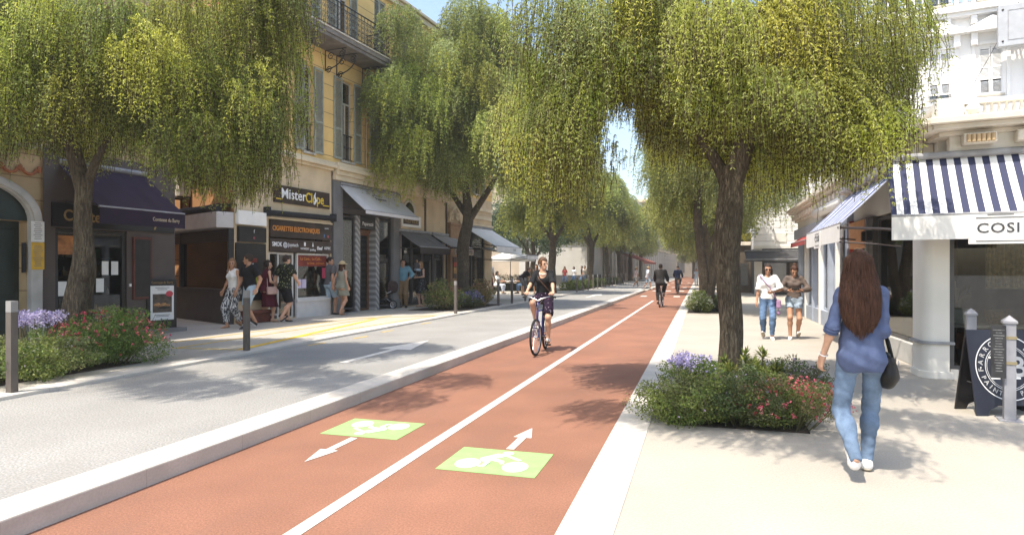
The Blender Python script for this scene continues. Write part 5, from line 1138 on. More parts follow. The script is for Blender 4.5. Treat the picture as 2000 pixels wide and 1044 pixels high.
def agapanthus(loc, n, h, spread, seed, label):
    t = empty('agapanthus', loc, 0, label, 'flower', 'purple agapanthus clumps'); r = np.random.default_rng(seed); st = MB(); q = []; T = []
    for k in range(n):
        a = r.uniform(0, 6.28); u = spread*math.sqrt(r.uniform(0, 1)); top = np.array([u*math.cos(a), u*math.sin(a), h*r.uniform(.86, 1.05)])
        st.tube([(top[0]*.4, top[1]*.4, 0), (top[0]*.85, top[1]*.85, h*.6), tuple(top)], .005, 4, False)
        c0 = np.array([(.36, .32, .56), (.46, .42, .66), (.58, .52, .72)][r.integers(3)])
        for j in range(60):
            d = r.normal(size=3); d /= np.linalg.norm(d); d[2] = d[2]*.8+.1; o = top+d*.07*r.uniform(.6, 1.05); e = np.cross(d, r.normal(size=3)); e /= np.linalg.norm(e); s_ = r.uniform(.009, .016)
            q.append([o, o+d*s_+e*s_*.7, o+d*2*s_, o+d*s_-e*s_*.7]); T += [c0*r.uniform(.7, 1.2)]*4
    st.obj('stems', M('green_stem', (.09, .085, .035)), t)
    V = np.array(q).reshape(-1, 3); link('flower_heads', fast_mesh('flower_heads', V, np.arange(len(V)).reshape(-1, 4), np.array(T)), PETAL, t)
    lf = MB()
    for k in range(70):
        a = r.uniform(0, 6.28); L = r.uniform(.28, .5); u = r.uniform(0, spread*.6); b = r.uniform(.5, 1.2); c, s_ = math.cos(a), math.sin(a); px, py = u*math.cos(a*3), u*math.sin(a*3); w = .011; lf.tint = tuple(np.array((.06, .17, .06))*r.uniform(.7, 1.4))
        pts = [(px+c*L*b*.5*t_, py+s_*L*b*.5*t_, L*(t_*1.3-.75*t_*t_*b)+.03) for t_ in (0, .35, .7, 1.)]
        vs = []
        for i, p in enumerate(pts): ww = w*(1, 1, .8, .1)[i]; vs += [(p[0]-s_*ww, p[1]+c*ww, p[2]), (p[0]+s_*ww, p[1]-c*ww, p[2])]
        lf.add(vs, [(0, 1, 3, 2), (2, 3, 5, 4), (4, 5, 7, 6)])
    lf.obj('strap_leaves', LEAF2, t); return t
def rosette_plant(loc, h, spread, n, seed, label):
    t = empty('rosette_shrub', loc, 0, label, 'shrub'); r = np.random.default_rng(seed); st = MB(); lf = MB()
    for k in range(n):
        a = r.uniform(0, 6.28); u = spread*math.sqrt(r.uniform(.02, 1)); top = Vector((u*math.cos(a), u*math.sin(a), h*r.uniform(.5, 1.)*(1-.3*u/spread)))
        st.tube([(top.x*.3, top.y*.3, 0), (top.x*.8, top.y*.8, top.z*.6), top], .008, 5, False)
        for j in range(34):
            b = r.uniform(0, 6.28); el = r.uniform(-.2, 1.35); L = r.uniform(.075, .125); d = Vector((math.cos(b)*math.cos(el), math.sin(b)*math.cos(el), math.sin(el))); s_ = d.cross(Vector((0, 0, 1))).normalized()*L*.14
            o = top-Vector((0, 0, .11))*r.uniform(0, 1)*(1.2-el*.6); lf.tint = tuple(np.array([(.12, .16, .03), (.19, .22, .05), (.075, .105, .02), (.25, .26, .07)][r.integers(4)])*r.uniform(.8, 1.2))
            m_ = d.cross(s_).normalized()*L*.05; lf.add([o, o+d*L*.5+s_, o+d*L, o+d*L*.5-s_, o+d*L*.5+m_], [(0, 1, 4), (1, 2, 4), (2, 3, 4), (3, 0, 4)])
    st.obj('stems', M('green_stem', (.09, .085, .035)), t); lf.obj('leaves', LEAF2, t); return t
BG = 'shrubs in the planting beds'
shrub('shrub', (-.06, 6.78, .01), .64, .62, .47, 20000, .026, GRN, 101, 'pale green leafy shrub at the left end of the bed under the right tree', flowers=30, fcol=[(.4, .3, .45), (.5, .25, .3)], fsize=.008, group=BG)
shrub('shrub', (.42, 6.82, .01), .48, .56, .47, 14000, .024, DGR, 102, 'dark green shrub in the middle of the bed under the right tree', flowers=30, fcol=[(.42, .36, .5)], fsize=.008, group=BG)
shrub('shrub', (.86, 6.80, .01), .58, .62, .42, 20000, .022, [(.09, .13, .03), (.13, .17, .04), (.05, .08, .02), (.16, .12, .06)], 103, 'low shrub dotted with red pink flowers behind the walking woman', 'flowering shrub', 240, PINK, .013, group=BG)
shrub('shrub', (.98, 7.85, .01), .46, .46, .48, 10000, .026, DGR+[(.12, .13, .10)], 104, 'grey green shrub with purplish buds at the back right of the right bed', flowers=60, fcol=[(.32, .24, .36)], fsize=.010, group=BG)
shrub('shrub', (.2, 7.8, .01), .48, .48, .32, 9000, .026, GRN, 105, 'low green shrub around the foot of the right tree trunk', group=BG)
rosette_plant((.58, 7.55, .01), .72, .36, 26, 106, 'glossy shrub with star shaped leaf rosettes beside the right tree trunk')
agapanthus((-.12, 7.35, .01), 36, .54, .22, 107, 'purple agapanthus heads rising behind the pale green shrub at the right tree')
shrub('shrub', (-8.45, 5.45, .18), .95, .85, .54, 20000, .032, GRN+[(.22, .20, .17)], 111, 'pale green shrub cut by the left edge of the picture beside the near post', group=BG)
shrub('shrub', (-8.15, 6.2, .18), .74, .78, .45, 19000, .030, GRN+[(.2, .2, .1)], 112, 'low yellow green shrub in front of the left tree trunk', flowers=40, fcol=[(.4, .34, .42)], fsize=.009, group=BG)
shrub('shrub', (-8.30, 7.30, .18), .86, .84, .68, 24000, .028, [(.08, .14, .03), (.12, .19, .04), (.05, .09, .02), (.16, .2, .05)], 113, 'tall bushy shrub dotted with pink red flowers at the right end of the left bed', 'flowering shrub', 260, PINK, .016, group=BG)
agapanthus((-8.9, 6.75, .18), 38, .72, .30, 114, 'purple agapanthus heads in front of the stone door pier on the left')
shrub('shrub', (-8.6, 20.7, .18), .85, .7, .82, 7000, .06, GRN+[(.2, .13, .08)], 121, 'green and russet shrub at the foot of the middle tree', flowers=60, fcol=[(.45, .2, .15)], fsize=.02, group=BG)
shrub('shrub', (-8.1, 22.0, .18), .55, .6, .55, 5000, .05, DGR, 122, 'dark green shrub topped with lavender flowers at the middle tree', 'flowering shrub', 260, [(.34, .30, .58), (.26, .24, .5)], .022, group=BG)
shrub('shrub', (-8.1, 23.2, .18), .6, .6, .85, 6000, .06, [(.2, .15, .06), (.14, .15, .05), (.25, .16, .08)], 123, 'russet flowering shrub at the far end of the middle bed beside a post', flowers=60, fcol=[(.5, .25, .2)], fsize=.02, group=BG)
shrub('shrub', (-.05, 24.3, .01), .55, .5, .62, 8000, .05, GRN, 131, 'light green shrub with pale flower spikes at the foot of the double stemmed tree', flowers=220, fcol=[(.45, .45, .38), (.36, .4, .28)], fsize=.022, group=BG)
shrub('shrub', (.5, 25.2, .01), .6, .5, .5, 6000, .05, DGR, 132, 'dark green shrub right of the double stemmed tree foot', group=BG)
for i, (y, h) in enumerate(((29., .45), (33., .4))): shrub('shrub', (.2, y, .01), .6, .8, h, 4000, .06, GRN, 133+i, ('low green shrub in the narrow strip just past the double stemmed tree', 'last low green shrub of the narrow strip before the far cyclist')[i], group=BG)
hedge = leaf_cloud(None, [(-8.7+.25*math.sin(k), 42.5+.9*k, .45, .55, .7, .38) for k in range(30)], 16000, 140, .10, GRN, 'ground_cover'); hedge.location = (0, 0, .0); hedge['label'] = 'low green ground cover in the long bed behind the far posts on the left'; hedge['category'] = 'ground cover'; hedge['kind'] = 'stuff'
hd = empty('hedge', (-13.4, 41., .17), 0, 'clipped green hedge enclosing the cafe terrace', 'hedge'); leaf_cloud(hd, [(-3+.5*k, .1*math.sin(k), .6, .4, .35, .55) for k in range(13)], 7000, 141, .08, DGR, 'foliage'); MB().box(-3.2, 3.2, -.15, .15, 0, .5).obj('stems', M('hedge_core', (.03, .035, .015), .9), hd)
g_ = leaf_cloud(None, [(2.5+.25*k, 46.4+.3*math.sin(k*2.), 3.75, .3, .35, .35) for k in range(4)], 1500, 142, .10, [(.45, .36, .03), (.3, .3, .05), (.12, .17, .04)], 'roof_plants'); tag(g_, 'yellow flowering plants on the low shop roof terrace', 'plant')
# ================================================================== people: continuous bodies from signed distance fields
def V3(*a): return np.array(a, np.float32)
def unit(v): v = np.asarray(v, float); return v/(np.linalg.norm(v)+1e-9)
def ik(a, b, l1, l2, hint):
    a, b = np.asarray(a, float), np.asarray(b, float); d = b-a; L = min(np.linalg.norm(d), (l1+l2)*.999); u = unit(d)
    x = (l1*l1-l2*l2+L*L)/(2*L); h = math.sqrt(max(l1*l1-x*x, 0)); w = np.asarray(hint, float); w = unit(w-u*(w@u))
    return a+u*x+w*h, a+u*L
def rotx(t): c, s = math.cos(t), math.sin(t); return np.array([[1, 0, 0], [0, c, -s], [0, s, c]])
def rotz(t): c, s = math.cos(t), math.sin(t); return np.array([[c, -s, 0], [s, c, 0], [0, 0, 1]])
def field(prims, P):
    d = None
    for q in prims:
        di = d_cap(P, *q[1:5]) if q[0] == 'c' else d_ell(P, q[1], q[2], q[3])
        d = di if d is None else smin(d, di, q[-1])
    return d
def bounds(prims, pad):
    lo, hi = [], []
    for q in prims:
        if q[0] == 'c': r = max(q[3], q[4]); lo += [np.minimum(q[1], q[2])-r]; hi += [np.maximum(q[1], q[2])+r]
        else: r = np.max(q[2]); lo += [np.asarray(q[1])-r]; hi += [np.asarray(q[1])+r]
    return np.min(lo, 0)-pad, np.max(hi, 0)+pad
SKIN = M('skin', (.56, .33, .22), .5, .06, 9, spec=.35); SKINT = M('tanned_skin', (.46, .25, .155), .5, .06, 9, spec=.35)
HAIRS = {}
def hair_mat(name, rgb):
    if name in MATS: return MATS[name]
    m = M(name, rgb, .55, .1, 5, spec=.22); N, Lk = nodes(m)
    tc = N.new('ShaderNodeTexCoord'); mp = N.new('ShaderNodeMapping'); mp.inputs['Scale'].default_value = (130, 130, 5); n = N.new('ShaderNodeTexNoise'); n.inputs['Detail'].default_value = 3; n.inputs['Scale'].default_value = 1
    Lk.new(tc.outputs['Object'], mp.inputs[0]); Lk.new(mp.outputs[0], n.inputs['Vector']); mr = N.new('ShaderNodeMapRange'); mr.inputs['From Min'].default_value = .4; mr.inputs['From Max'].default_value = .62
    Lk.new(n.outputs['Fac'], mr.inputs['Value']); mul_mask(m, mr.outputs[0], [c*1.9 for c in rgb]); add_bump(m, n.outputs['Fac'], .5, .01, False); return m
HB = hair_mat('brown_hair', (.040, .018, .010)); HD = hair_mat('dark_hair', (.022, .014, .010)); HL = hair_mat('light_brown_hair', (.16, .085, .04)); HBL = hair_mat('fair_hair', (.26, .155, .07))
def cloth(name, rgb, var=.06, bump=.25, bscale=40, rough=.85, scale=7, **k): return M(name, rgb, rough, var, scale, bump, bscale, spec=.2, **k)
def denim(name, rgb):
    if name in MATS: return MATS[name]
    return M(name, rgb, .85, .1, 5, .35, 170, spec=.15, alt=[c*.45 for c in rgb], fine=.14)
def print_mat(name, base, spots, scale, thr=.32, kind='v'):
    """printed cloth: base with blotches"""
    if name in MATS: return MATS[name]
    m = M(name, base, .85, .08, 6, .2, 60, spec=.15); N, Lk = nodes(m)
    for i, (col, sc_, th) in enumerate(spots):
        tc = N.new('ShaderNodeTexCoord'); n = N.new('ShaderNodeTexVoronoi') if kind == 'v' else N.new('ShaderNodeTexNoise')
        mp = N.new('ShaderNodeMapping'); mp.inputs['Location'].default_value = (3.1*i, 1.7*i, .9*i); Lk.new(tc.outputs['Object'], mp.inputs[0])
        if kind == 's': mp.inputs['Scale'].default_value = (1, 1, .28)
        Lk.new(mp.outputs[0], n.inputs['Vector']); n.inputs['Scale'].default_value = sc_
        o = n.outputs['Distance'] if kind == 'v' else n.outputs['Fac']
        mul_mask(m, math_node(m, 'LESS_THAN', o, th), col)
    return m
class Body:
    def __init__(s, sex='f', pel=(0, 0, 0), lean=4, twist=0, head=(0, 0), ankR=(.10, 0, .085), ankL=(-.10, 0, .085), pitR=0, pitL=0, yawR=-6, yawL=6,
                 wrR=None, wrL=None, elR=(.3, -.6, -.2), elL=(-.3, -.6, -.2), curl=(28, 28), knR=(.1, 1, 0), knL=(-.1, 1, 0), palmR=(-1, .2, 0), palmL=(1, .2, 0), handR=None, handL=None, bulk=1., shx=None):
        s.sex = sex; f = sex == 'f'; s.bulk = bulk
        s.pel = V3(*pel); s.RT = rotz(R(twist)) @ rotx(-R(lean)); s.piv = V3(0, 0, .95)+s.pel
        s.hip = {1: s.piv+V3(.088, 0, -.03), -1: s.piv+V3(-.088, 0, -.03)}
        shx = shx or (.146 if f else .178)
        s.sh = {k: s.tor((k*shx, -.005, 1.405)) for k in (1, -1)}
        s.ank = {1: V3(*ankR), -1: V3(*ankL)}; s.pit = {1: pitR, -1: pitL}; s.yaw = {1: yawR, -1: yawL}
        s.kn = {}
        for k, h in ((1, knR), (-1, knL)): s.kn[k], s.ank[k] = ik(s.hip[k], s.ank[k], .435, .42, h)
        wr = {1: wrR if wrR is not None else (shx+.075, .03, .86), -1: wrL if wrL is not None else (-shx-.075, .03, .86)}
        s.el, s.wr = {}, {}
        for k, h in ((1, elR), (-1, elL)): s.el[k], s.wr[k] = ik(s.sh[k], wr[k], .285, .25, h)
        s.curl = {1: curl[0], -1: curl[1]}; s.palm = {1: palmR, -1: palmL}; s.hdir = {1: handR, -1: handL}
        s.neck = s.tor((0, .0, 1.45)); s.hbase = s.tor((0, .018, 1.50)); s.RH = rotz(R(head[0])) @ rotx(R(head[1]))
        s.leg_r = (.082, .056, .036) if f else (.084, .058, .038); s.arm_r = (.037, .031, .023) if f else (.048, .039, .028)
    def tor(s, p): return s.piv+(s.RT @ (np.asarray(p, float)-np.array([0, 0, .95]))).astype(np.float32)
    def torso(s, g=0., z_up=True):
        f = s.sex == 'f'; b = s.bulk; RM = s.RT.astype(np.float32)
        E = lambda c, r, k: ('e', s.tor(c), np.array(r, np.float32)*[b, b, 1]+g, RM, k)
        if f: L = [E((0, -.012, .93), (.158, .112, .115), .06), E((0, .005, 1.10), (.118, .088, .15), .07), E((0, 0, 1.28), (.138, .098, .15), .06), E((-.065, .075, 1.275), (.055, .045, .055), .04), E((.065, .075, 1.275), (.055, .045, .055), .04), E((-.07, -.075, .90), (.082, .068, .085), .04), E((.07, -.075, .90), (.082, .068, .085), .04)]
        else: L = [E((0, -.01, .94), (.152, .112, .115), .06), E((0, .01, 1.11), (.142, .105, .15), .07), E((0, 0, 1.29), (.168, .112, .155), .06), E((-.065, -.06, .90), (.078, .065, .08), .04), E((.065, -.06, .90), (.078, .065, .08), .04)]
        L += [('c', s.sh[1]*.93+s.sh[-1]*.07, s.sh[-1]*.93+s.sh[1]*.07, .044+g, .044+g, .06), ('c', s.tor((0, -.005, 1.38)), s.tor((0, 0, 1.47)), .085+g, .048+g*.5, .05)]
        return L
    def leg(s, k, g=0., gk=None, ga=None, t=1.):
        a, b, c = s.hip[k], s.kn[k], s.ank[k]; r0, r1, r2 = s.leg_r; gk = g if gk is None else gk; ga = gk if ga is None else ga
        L = [('c', a, b, r0+g, r1+gk, .05)]
        if t > .5:
            m = b+(c-b)*.32+unit(np.cross(np.cross(c-b, a-b), c-b))*0; back = unit((b-(a+c)/2))*-.016 if np.linalg.norm(b-(a+c)/2) > .02 else V3(0, -.016, 0)
            L += [('c', b, m+back, r1*.98+gk, .052+gk, .04), ('c', m+back, c, .052+gk, r2+ga, .04)]
        return L
    def arm(s, k, g=0., ge=None, gw=None, t=1.):
        r0, r1, r2 = s.arm_r; ge = g if ge is None else ge; gw = ge if gw is None else gw
        a, b, c = s.sh[k], s.el[k], s.wr[k]
        L = [('c', a, b, r0+g, r1+ge, .045)]
        if t > .5: m = b+(c-b)*.3; L += [('c', b, m, r1+ge, r1*1.02+ge, .03), ('c', m, c, r1*1.02+ge, r2+gw, .03)]
        return L
    def foot_frame(s, k): return rotz(R(s.yaw[k])) @ rotx(-R(s.pit[k]))
    def foot(s, k, g=0.):
        Rf = s.foot_frame(k); T = lambda p: (s.ank[k]+Rf @ np.array(p, float)).astype(np.float32)
        return [('c', T((0, -.03, -.045)), T((0, .09, -.052)), .034+g, .036+g, .02), ('c', T((0, .09, -.052)), T((k*.008, .155, -.062)), .036+g, .022+g, .02), ('c', T((0, 0, 0)), T((0, -.02, -.045)), .034+g, .036+g, .02)]
    def headf(s, P):
        q = ((P-s.hbase) @ s.RH).astype(np.float32); f = s.sex == 'f'
        d = smin(d_ell(q, (0, -.008, .125), (.073, .093, .097)), d_ell(q, (0, .028, .078), (.057 if f else .06, .066, .086)), .03)
        d = smin(d, d_ell(q, (0, .066, .010), (.026 if f else .032, .026, .024)), .03)
        d = smin(d, d_cap(q, (-.034, .078, .108), (.034, .078, .108), .012, .012), .02)
        for x in (-.031, .031): d = -smin(-d, d_ell(q, (x, .104, .090), (.019, .016, .013)), .012)
        d = smin(d, d_cap(q, (0, .092, .092), (0, .112, .056), .008, .0135), .012)
        d = smin(d, d_ell(q, (0, .087, .030), (.023, .012, .009)), .008)
        for x in (-.072, .072): d = smin(d, d_ell(q, (x, -.004, .082), (.009, .018, .029)), .008)
        return smin(d, d_cap(q, (0, -.02, -.07), (0, -.008, .06), .050 if f else .057, .047 if f else .053), .03)
    def hand_prims(s, k):
        w, e = s.wr[k].astype(float), s.el[k].astype(float); a = unit(w-e) if s.hdir[k] is None else unit(s.hdir[k]); n = np.asarray(s.palm[k], float); n = unit(n-a*(n@a)); sd = np.cross(n, a)*k*-1
        th = sd if True else sd
        pm = [('c', w-unit(w-e)*.06, w, s.arm_r[2]*1.02, .022, .02)]
        for o in (.028, .010, -.008, -.026): pm.append(('c', w+a*.012+sd*o*.6, w+a*.085+sd*o, .013, .0115, .018))
        fg = []; c0 = s.curl[k]
        for i, (o, L) in enumerate(((.028, .068), (.010, .076), (-.008, .070), (-.026, .055))):
            p = w+a*.088+sd*o; ang = R(c0*(.7+.12*i)); prev = p; seg = []
            for j, fr in enumerate((.45, .31, .24)):
                d = a*math.cos(ang)+n*math.sin(ang)+sd*o*.9; d = unit(d); nx = prev+d*L*fr; seg.append((prev, nx, .0092-.0012*j, .0082-.0012*j)); prev = nx; ang += R(c0*(.95+.1*i))
            fg.append(seg)
        b0 = w+a*.025+sd*.026; b1 = b0+unit(a*.7+sd*.75+n*.35)*.038; b2 = b1+unit(a+sd*.3+n*.55)*.030; b3 = b2+unit(a+sd*.0+n*.6)*.024
        fg.append([(b0, b1, .0135, .0115), (b1, b2, .011, .0095), (b2, b3, .0095, .0075)]); return pm, fg
    def handf(s, P, pm, fg):
        base = field(pm, P); out = base
        for seg in fg:
            f = None
            for a, b, r0, r1 in seg: c = d_cap(P, a, b, r0, r1); f = c if f is None else np.minimum(f, c)
            out = np.minimum(out, smin(base, f, .007))
        return out
def to_mesh(name, parts, S_=1.): V, F = join_np(parts); return fast_mesh(name, V*S_, F)
def shell(fn, prims, h, pad=.05):
    lo, hi = bounds(prims, pad); return snets(fn, lo, hi, h)
def plane_cut(P, p, n): return (P-np.asarray(p, np.float32)) @ np.asarray(n, np.float32)
def wr_noise(P, amp, f=38.): return amp*(np.sin(P[:, 0]*f+3*np.sin(P[:, 2]*f*.45))*np.sin(P[:, 2]*f*1.1+2*np.sin(P[:, 1]*f*.6))+.5*np.sin(P[:, 2]*f*1.9+P[:, 0]*f*.8))
def person(label, loc, head_dir, H, body, clothes, hair=None, hmat=None, skin=None, h=.017, barefeet=False, group=None, face=True, hh=.0085):
    """body mesh 'person' with clothing and hair children. clothes: list of (kind, material, options)"""
    B_ = body; S_ = H/1.72; prims = B_.torso(-.004)
    for k in (1, -1): prims += B_.arm(k)+B_.leg(k)+B_.foot(k, -.006)
    parts = [shell(lambda P: field(prims, P), prims, h)]
    hl, hhi = B_.hbase-.17, B_.hbase+V3(.17, .17, .27)
    parts.append(snets(lambda P: B_.headf(P), hl, hhi, hh))
    for k in (1, -1):
        pm, fg = B_.hand_prims(k); pts = np.array([q for seg in fg for t in seg for q in t[:2]]+[q for c in pm for q in c[1:3]]); parts.append(snets(lambda P: B_.handf(P, pm, fg), pts.min(0)-.03, pts.max(0)+.03, .0052 if h < .02 else .008))
    o = link('person', to_mesh('person', parts, S_), skin or SKIN, None, loc=loc, rot=(0, 0, -R(head_dir))); o.data.shade_smooth(); tag(o, label, 'person', group)
    def child(name, prt, mat):
        c = link(name, to_mesh(name, prt, S_), mat, o); c.data.shade_smooth(); return c
    for kind, mat, op in clothes:
        g = op.get('off', .012); wn = op.get('wr', .003); fr = op.get('f', 38.)
        if kind == 'top':
            pr = B_.torso(g); hem = op.get('hem', .93); sl = op.get('sleeve', .5); nr = op.get('neck', .075); neck_c = B_.tor((0, op.get('ny', .045), op.get('nz', 1.50)))
            if op.get('waist_ease'): pr += [('e', B_.tor((0, -.005, 1.06)), np.array((.148, .118, .24), np.float32), B_.RT.astype(np.float32), .06)]
            if hem < .88: pr += [('e', B_.tor((0, -.01, .90)), np.array((.172, .136, .12), np.float32)*[B_.bulk]*1+g*.6, B_.RT.astype(np.float32), .06)] if True else []
            arms = []
            if sl > 0:
                for k in (1, -1): arms.append((k, B_.arm(k, g+op.get('slo', .004), None, None, 1.)))
            up = B_.RT @ np.array([0, 0, 1.])
            def fn(P):
                d = field(pr, P); d = np.maximum(d, -plane_cut(P, B_.tor((0, 0, hem)), up)+.006*np.sin(P[:, 0]*22+P[:, 1]*9))
                if sl <= 0: 
                    for k in (1, -1): d = np.maximum(d, -(np.linalg.norm(P-(B_.sh[k]+V3(k*.035, 0, -.02)), axis=1)-.06))
                for k, a in arms:
                    t = sl; e = field(a, P)
                    if t <= .5: c = B_.sh[k]+(B_.el[k]-B_.sh[k])*t*2; n_ = unit(B_.el[k]-B_.sh[k])
                    else: c = B_.el[k]+(B_.wr[k]-B_.el[k])*(t-.5)*2; n_ = unit(B_.wr[k]-B_.el[k])
                    e = np.maximum(e, plane_cut(P, c, n_)) if t > .5 else np.maximum(e, plane_cut(P, c, n_))
                    d = smin(d, e, .03)
                d = np.maximum(d, -(np.linalg.norm((P-neck_c)*np.array([1, 1, op.get('nv', .8)], np.float32), axis=1)-nr))
                return d+wr_noise(P, wn, fr)
            allp = pr+[q for _, a in arms for q in a]; child(op.get('name', 'top'), [shell(fn, allp, op.get('h', h*.85), .03)], mat)
        if kind in ('trousers', 'shorts'):
            t = op.get('len', 1.); w = op.get('waist', 1.02); lo_ = op.get('loose', .012); pr = [q for q in B_.torso(g) if q[0] == 'e' and abs(q[1][2]-B_.piv[2]) < .09 or q[0] == 'e' and np.linalg.norm(q[1]-B_.tor((0, 0, .95))) < .2]
            legs = [(k, B_.leg(k, g, lo_, lo_, 1. if t > .5 else .5)) for k in (1, -1)]; up = B_.RT @ np.array([0, 0, 1.])
            def fn(P):
                d = field(pr, P)
                for k, L in legs:
                    e = field(L, P)
                    if t <= .5: c = B_.hip[k]+(B_.kn[k]-B_.hip[k])*t*2; n_ = unit(B_.kn[k]-B_.hip[k])
                    else: c = B_.kn[k]+(B_.ank[k]-B_.kn[k])*(t-.5)*2; n_ = unit(B_.ank[k]-B_.kn[k])
                    e = np.maximum(e, plane_cut(P, c, n_)); d = smin(d, e, .035)
                d = np.maximum(d, plane_cut(P, B_.tor((0, 0, w)), up)); return d+wr_noise(P, wn, fr)
            child(kind, [shell(fn, pr+[q for _, L in legs for q in L], op.get('h', h*.85), .03)], mat)
        if kind in ('dress', 'skirt'):
            hem = op.get('hem', .5); fl = op.get('flare', .20); pr = B_.torso(g); up = np.array([0, 0, 1.]); top = kind == 'dress'
            mid = (B_.ank[1]+B_.ank[-1])/2; base = B_.piv.copy(); kc = base+(V3(mid[0], mid[1], 0)-base)*0
            c0 = B_.tor((0, 0, 1.06)); c1 = V3((B_.kn[1][0]+B_.kn[-1][0])/2*.8+base[0]*.2, (B_.kn[1][1]+B_.kn[-1][1])/2*.8+base[1]*.2, hem-.03)
            nr = op.get('neck', .085); neck_c = B_.tor((0, .045, 1.50))
            def fn(P):
                ax = c1-c0; t_ = np.clip(((P-c0) @ ax)/(ax @ ax), 0, 1); q = P-c0-t_[:, None]*ax; rr = .125+g+(fl-.125)*t_**.8; an = np.arctan2(q[:, 1], q[:, 0]); rr = rr*(1+.05*t_*np.sin(7*an+1))
                e = np.linalg.norm(q*np.array([1, 1.2, 1], np.float32), axis=1)-rr; e = np.maximum(e, hem-P[:, 2]); e = np.maximum(e, P[:, 2]-1.1-B_.pel[2])
                if top:
                    d = np.maximum(field(pr, P), B_.piv[2]-.08-P[:, 2])
                    for k in (1, -1): d = np.maximum(d, -(np.linalg.norm(P-(B_.sh[k]+V3(k*.04, 0, -.02)), axis=1)-.062))
                    d = np.maximum(d, -(np.linalg.norm(P-neck_c, axis=1)-nr)); e = smin(d, e, .05)
                return e+wr_noise(P, wn, fr)
            lo, hi = bounds(pr+[('c', c0, c1, fl, fl, .1)], .03); child(kind, [snets(fn, lo, hi, op.get('h', h*.85))], mat)
        if kind in ('shoes', 'sandals'):
            prt = []
            for k in (1, -1):
                pr = B_.foot(k, .004); Rf = B_.foot_frame(k); lowz = op.get('low', -.012)
                def fn(P):
                    q = (P-B_.ank[k]) @ Rf; d = field(pr, P); d = np.maximum(d, -.086-q[:, 2]); d = np.maximum(d, q[:, 2]-lowz); return d
                child('shoe' if kind == 'shoes' else 'sandal', [shell(fn, pr, min(h, .012), .03)], mat)
            if op.get('sole') is not None:
                prt = []
                for k in (1, -1):
                    pr = B_.foot(k, .008); Rf = B_.foot_frame(k)
                    def fn(P):
                        q = (P-B_.ank[k]) @ Rf; return np.maximum(np.maximum(field(pr, P), -.09-q[:, 2]), q[:, 2]+.068)
                    child('sole', [shell(fn, pr, min(h, .010), .03)], op['sole'])
        if kind == 'hat':
            def fn(P):
                q = ((P-B_.hbase) @ B_.RH).astype(np.float32); d = d_ell(q, (0, -.008, .165), (.088, .105, .085)); d = np.maximum(d, .145-q[:, 2]); br = d_ell(q, (0, 0, .148), (.15, .165, .016)); return np.minimum(d, br)
            child('hat', [snets(fn, B_.hbase-V3(.2, .2, .0), B_.hbase+V3(.2, .2, .3), .011)], mat)
        if kind == 'cap':
            def fn(P):
                q = ((P-B_.hbase) @ B_.RH).astype(np.float32); d = d_ell(q, (0, -.008, .14), (.085, .105, .10)); d = np.maximum(d, .135-q[:, 2]); return np.minimum(d, d_ell(q, (0, .12, .14), (.06, .07, .012)))
            child('helmet' if op.get('helmet') else 'cap', [snets(fn, B_.hbase-V3(.2, .2, 0), B_.hbase+V3(.2, .25, .3), .011)], mat)
    if hair:
        def fn(P):
            q = ((P-B_.hbase) @ B_.RH).astype(np.float32); g = .013 if hair != 'short' else .009
            d = d_ell(q, (0, -.010, .127), (.073+g, .094+g, .097+g)); cutz = .02 if hair in ('short', 'bun') else -1
            d = np.maximum(d, np.minimum(q[:, 1]-(.045 if hair != 'short' else .05), .150-q[:, 2]+.25*np.abs(q[:, 0])))
            if hair == 'short': d = np.maximum(d, np.minimum(q[:, 1]+.02, .105-q[:, 2]))
            if cutz > -1: d = np.maximum(d, cutz-q[:, 2])
            if hair == 'bun': d = smin(d, d_ell(q, (0, -.04, .235), (.042, .042, .038)), .015)
            if hair == 'updo': d = np.maximum(d, .015-q[:, 2]); d = smin(d, d_ell(q, (0, -.105, .12), (.045, .035, .045)), .02)
            if hair in ('long', 'tail'):
                L = .34 if hair == 'long' else .2
                d = smin(d, d_ell(q, (0, -.085, -.02-L*.3), (.092, .042, L*.75)), .05)
                if hair == 'long':
                    for x in (-1, 1): d = smin(d, d_cap(q, (x*.078, .012, .10), (x*.092, .01, -.14), .022, .016), .03)
            return d+.0025*np.sin(q[:, 0]*190+6*np.sin(q[:, 2]*14))
        L = {'long': .40, 'tail': .26}.get(hair, .05); child('hair', [snets(fn, B_.hbase-V3(.19, .22, L), B_.hbase+V3(.19, .19, .30), hh)], hmat or HD)
    if face:
        e = MB(); m_ = MB(); br = MB()
        for x in (-.031, .031):
            p = B_.hbase+B_.RH @ np.array([x, .0905, .0905]); e.ball(tuple(p*S_), (.0105*S_,)*3, 8, 6)
        p = B_.hbase+B_.RH @ np.array([0, .0905, .031])
        me = MB().ball((0, 0, 0), (.021, .0095, .0065), 10, 6); M4 = Matrix(B_.RH.tolist()).to_4x4(); M4.translation = Vector(p.tolist())
        lm = me.mesh('lips', True); lm.transform(M4); lm.transform(Matrix.Scale(S_, 4)); link('lips', lm, M('lips', (.36, .12, .10), .5, .05), o)
        e.obj('eyes', M('dark_eye', (.05, .035, .03), .2, .2), o, smooth=True)
        bb = MB()
        for x in (-1, 1): bb.tube([tuple((B_.hbase+B_.RH @ np.array(q))*S_) for q in ((x*.014, .0965, .109), (x*.032, .096, .114), (x*.05, .083, .108))], [.0035*S_, .004*S_, .002*S_], 5)
        bb.obj('eyebrows', hmat or HD, o)
    return o
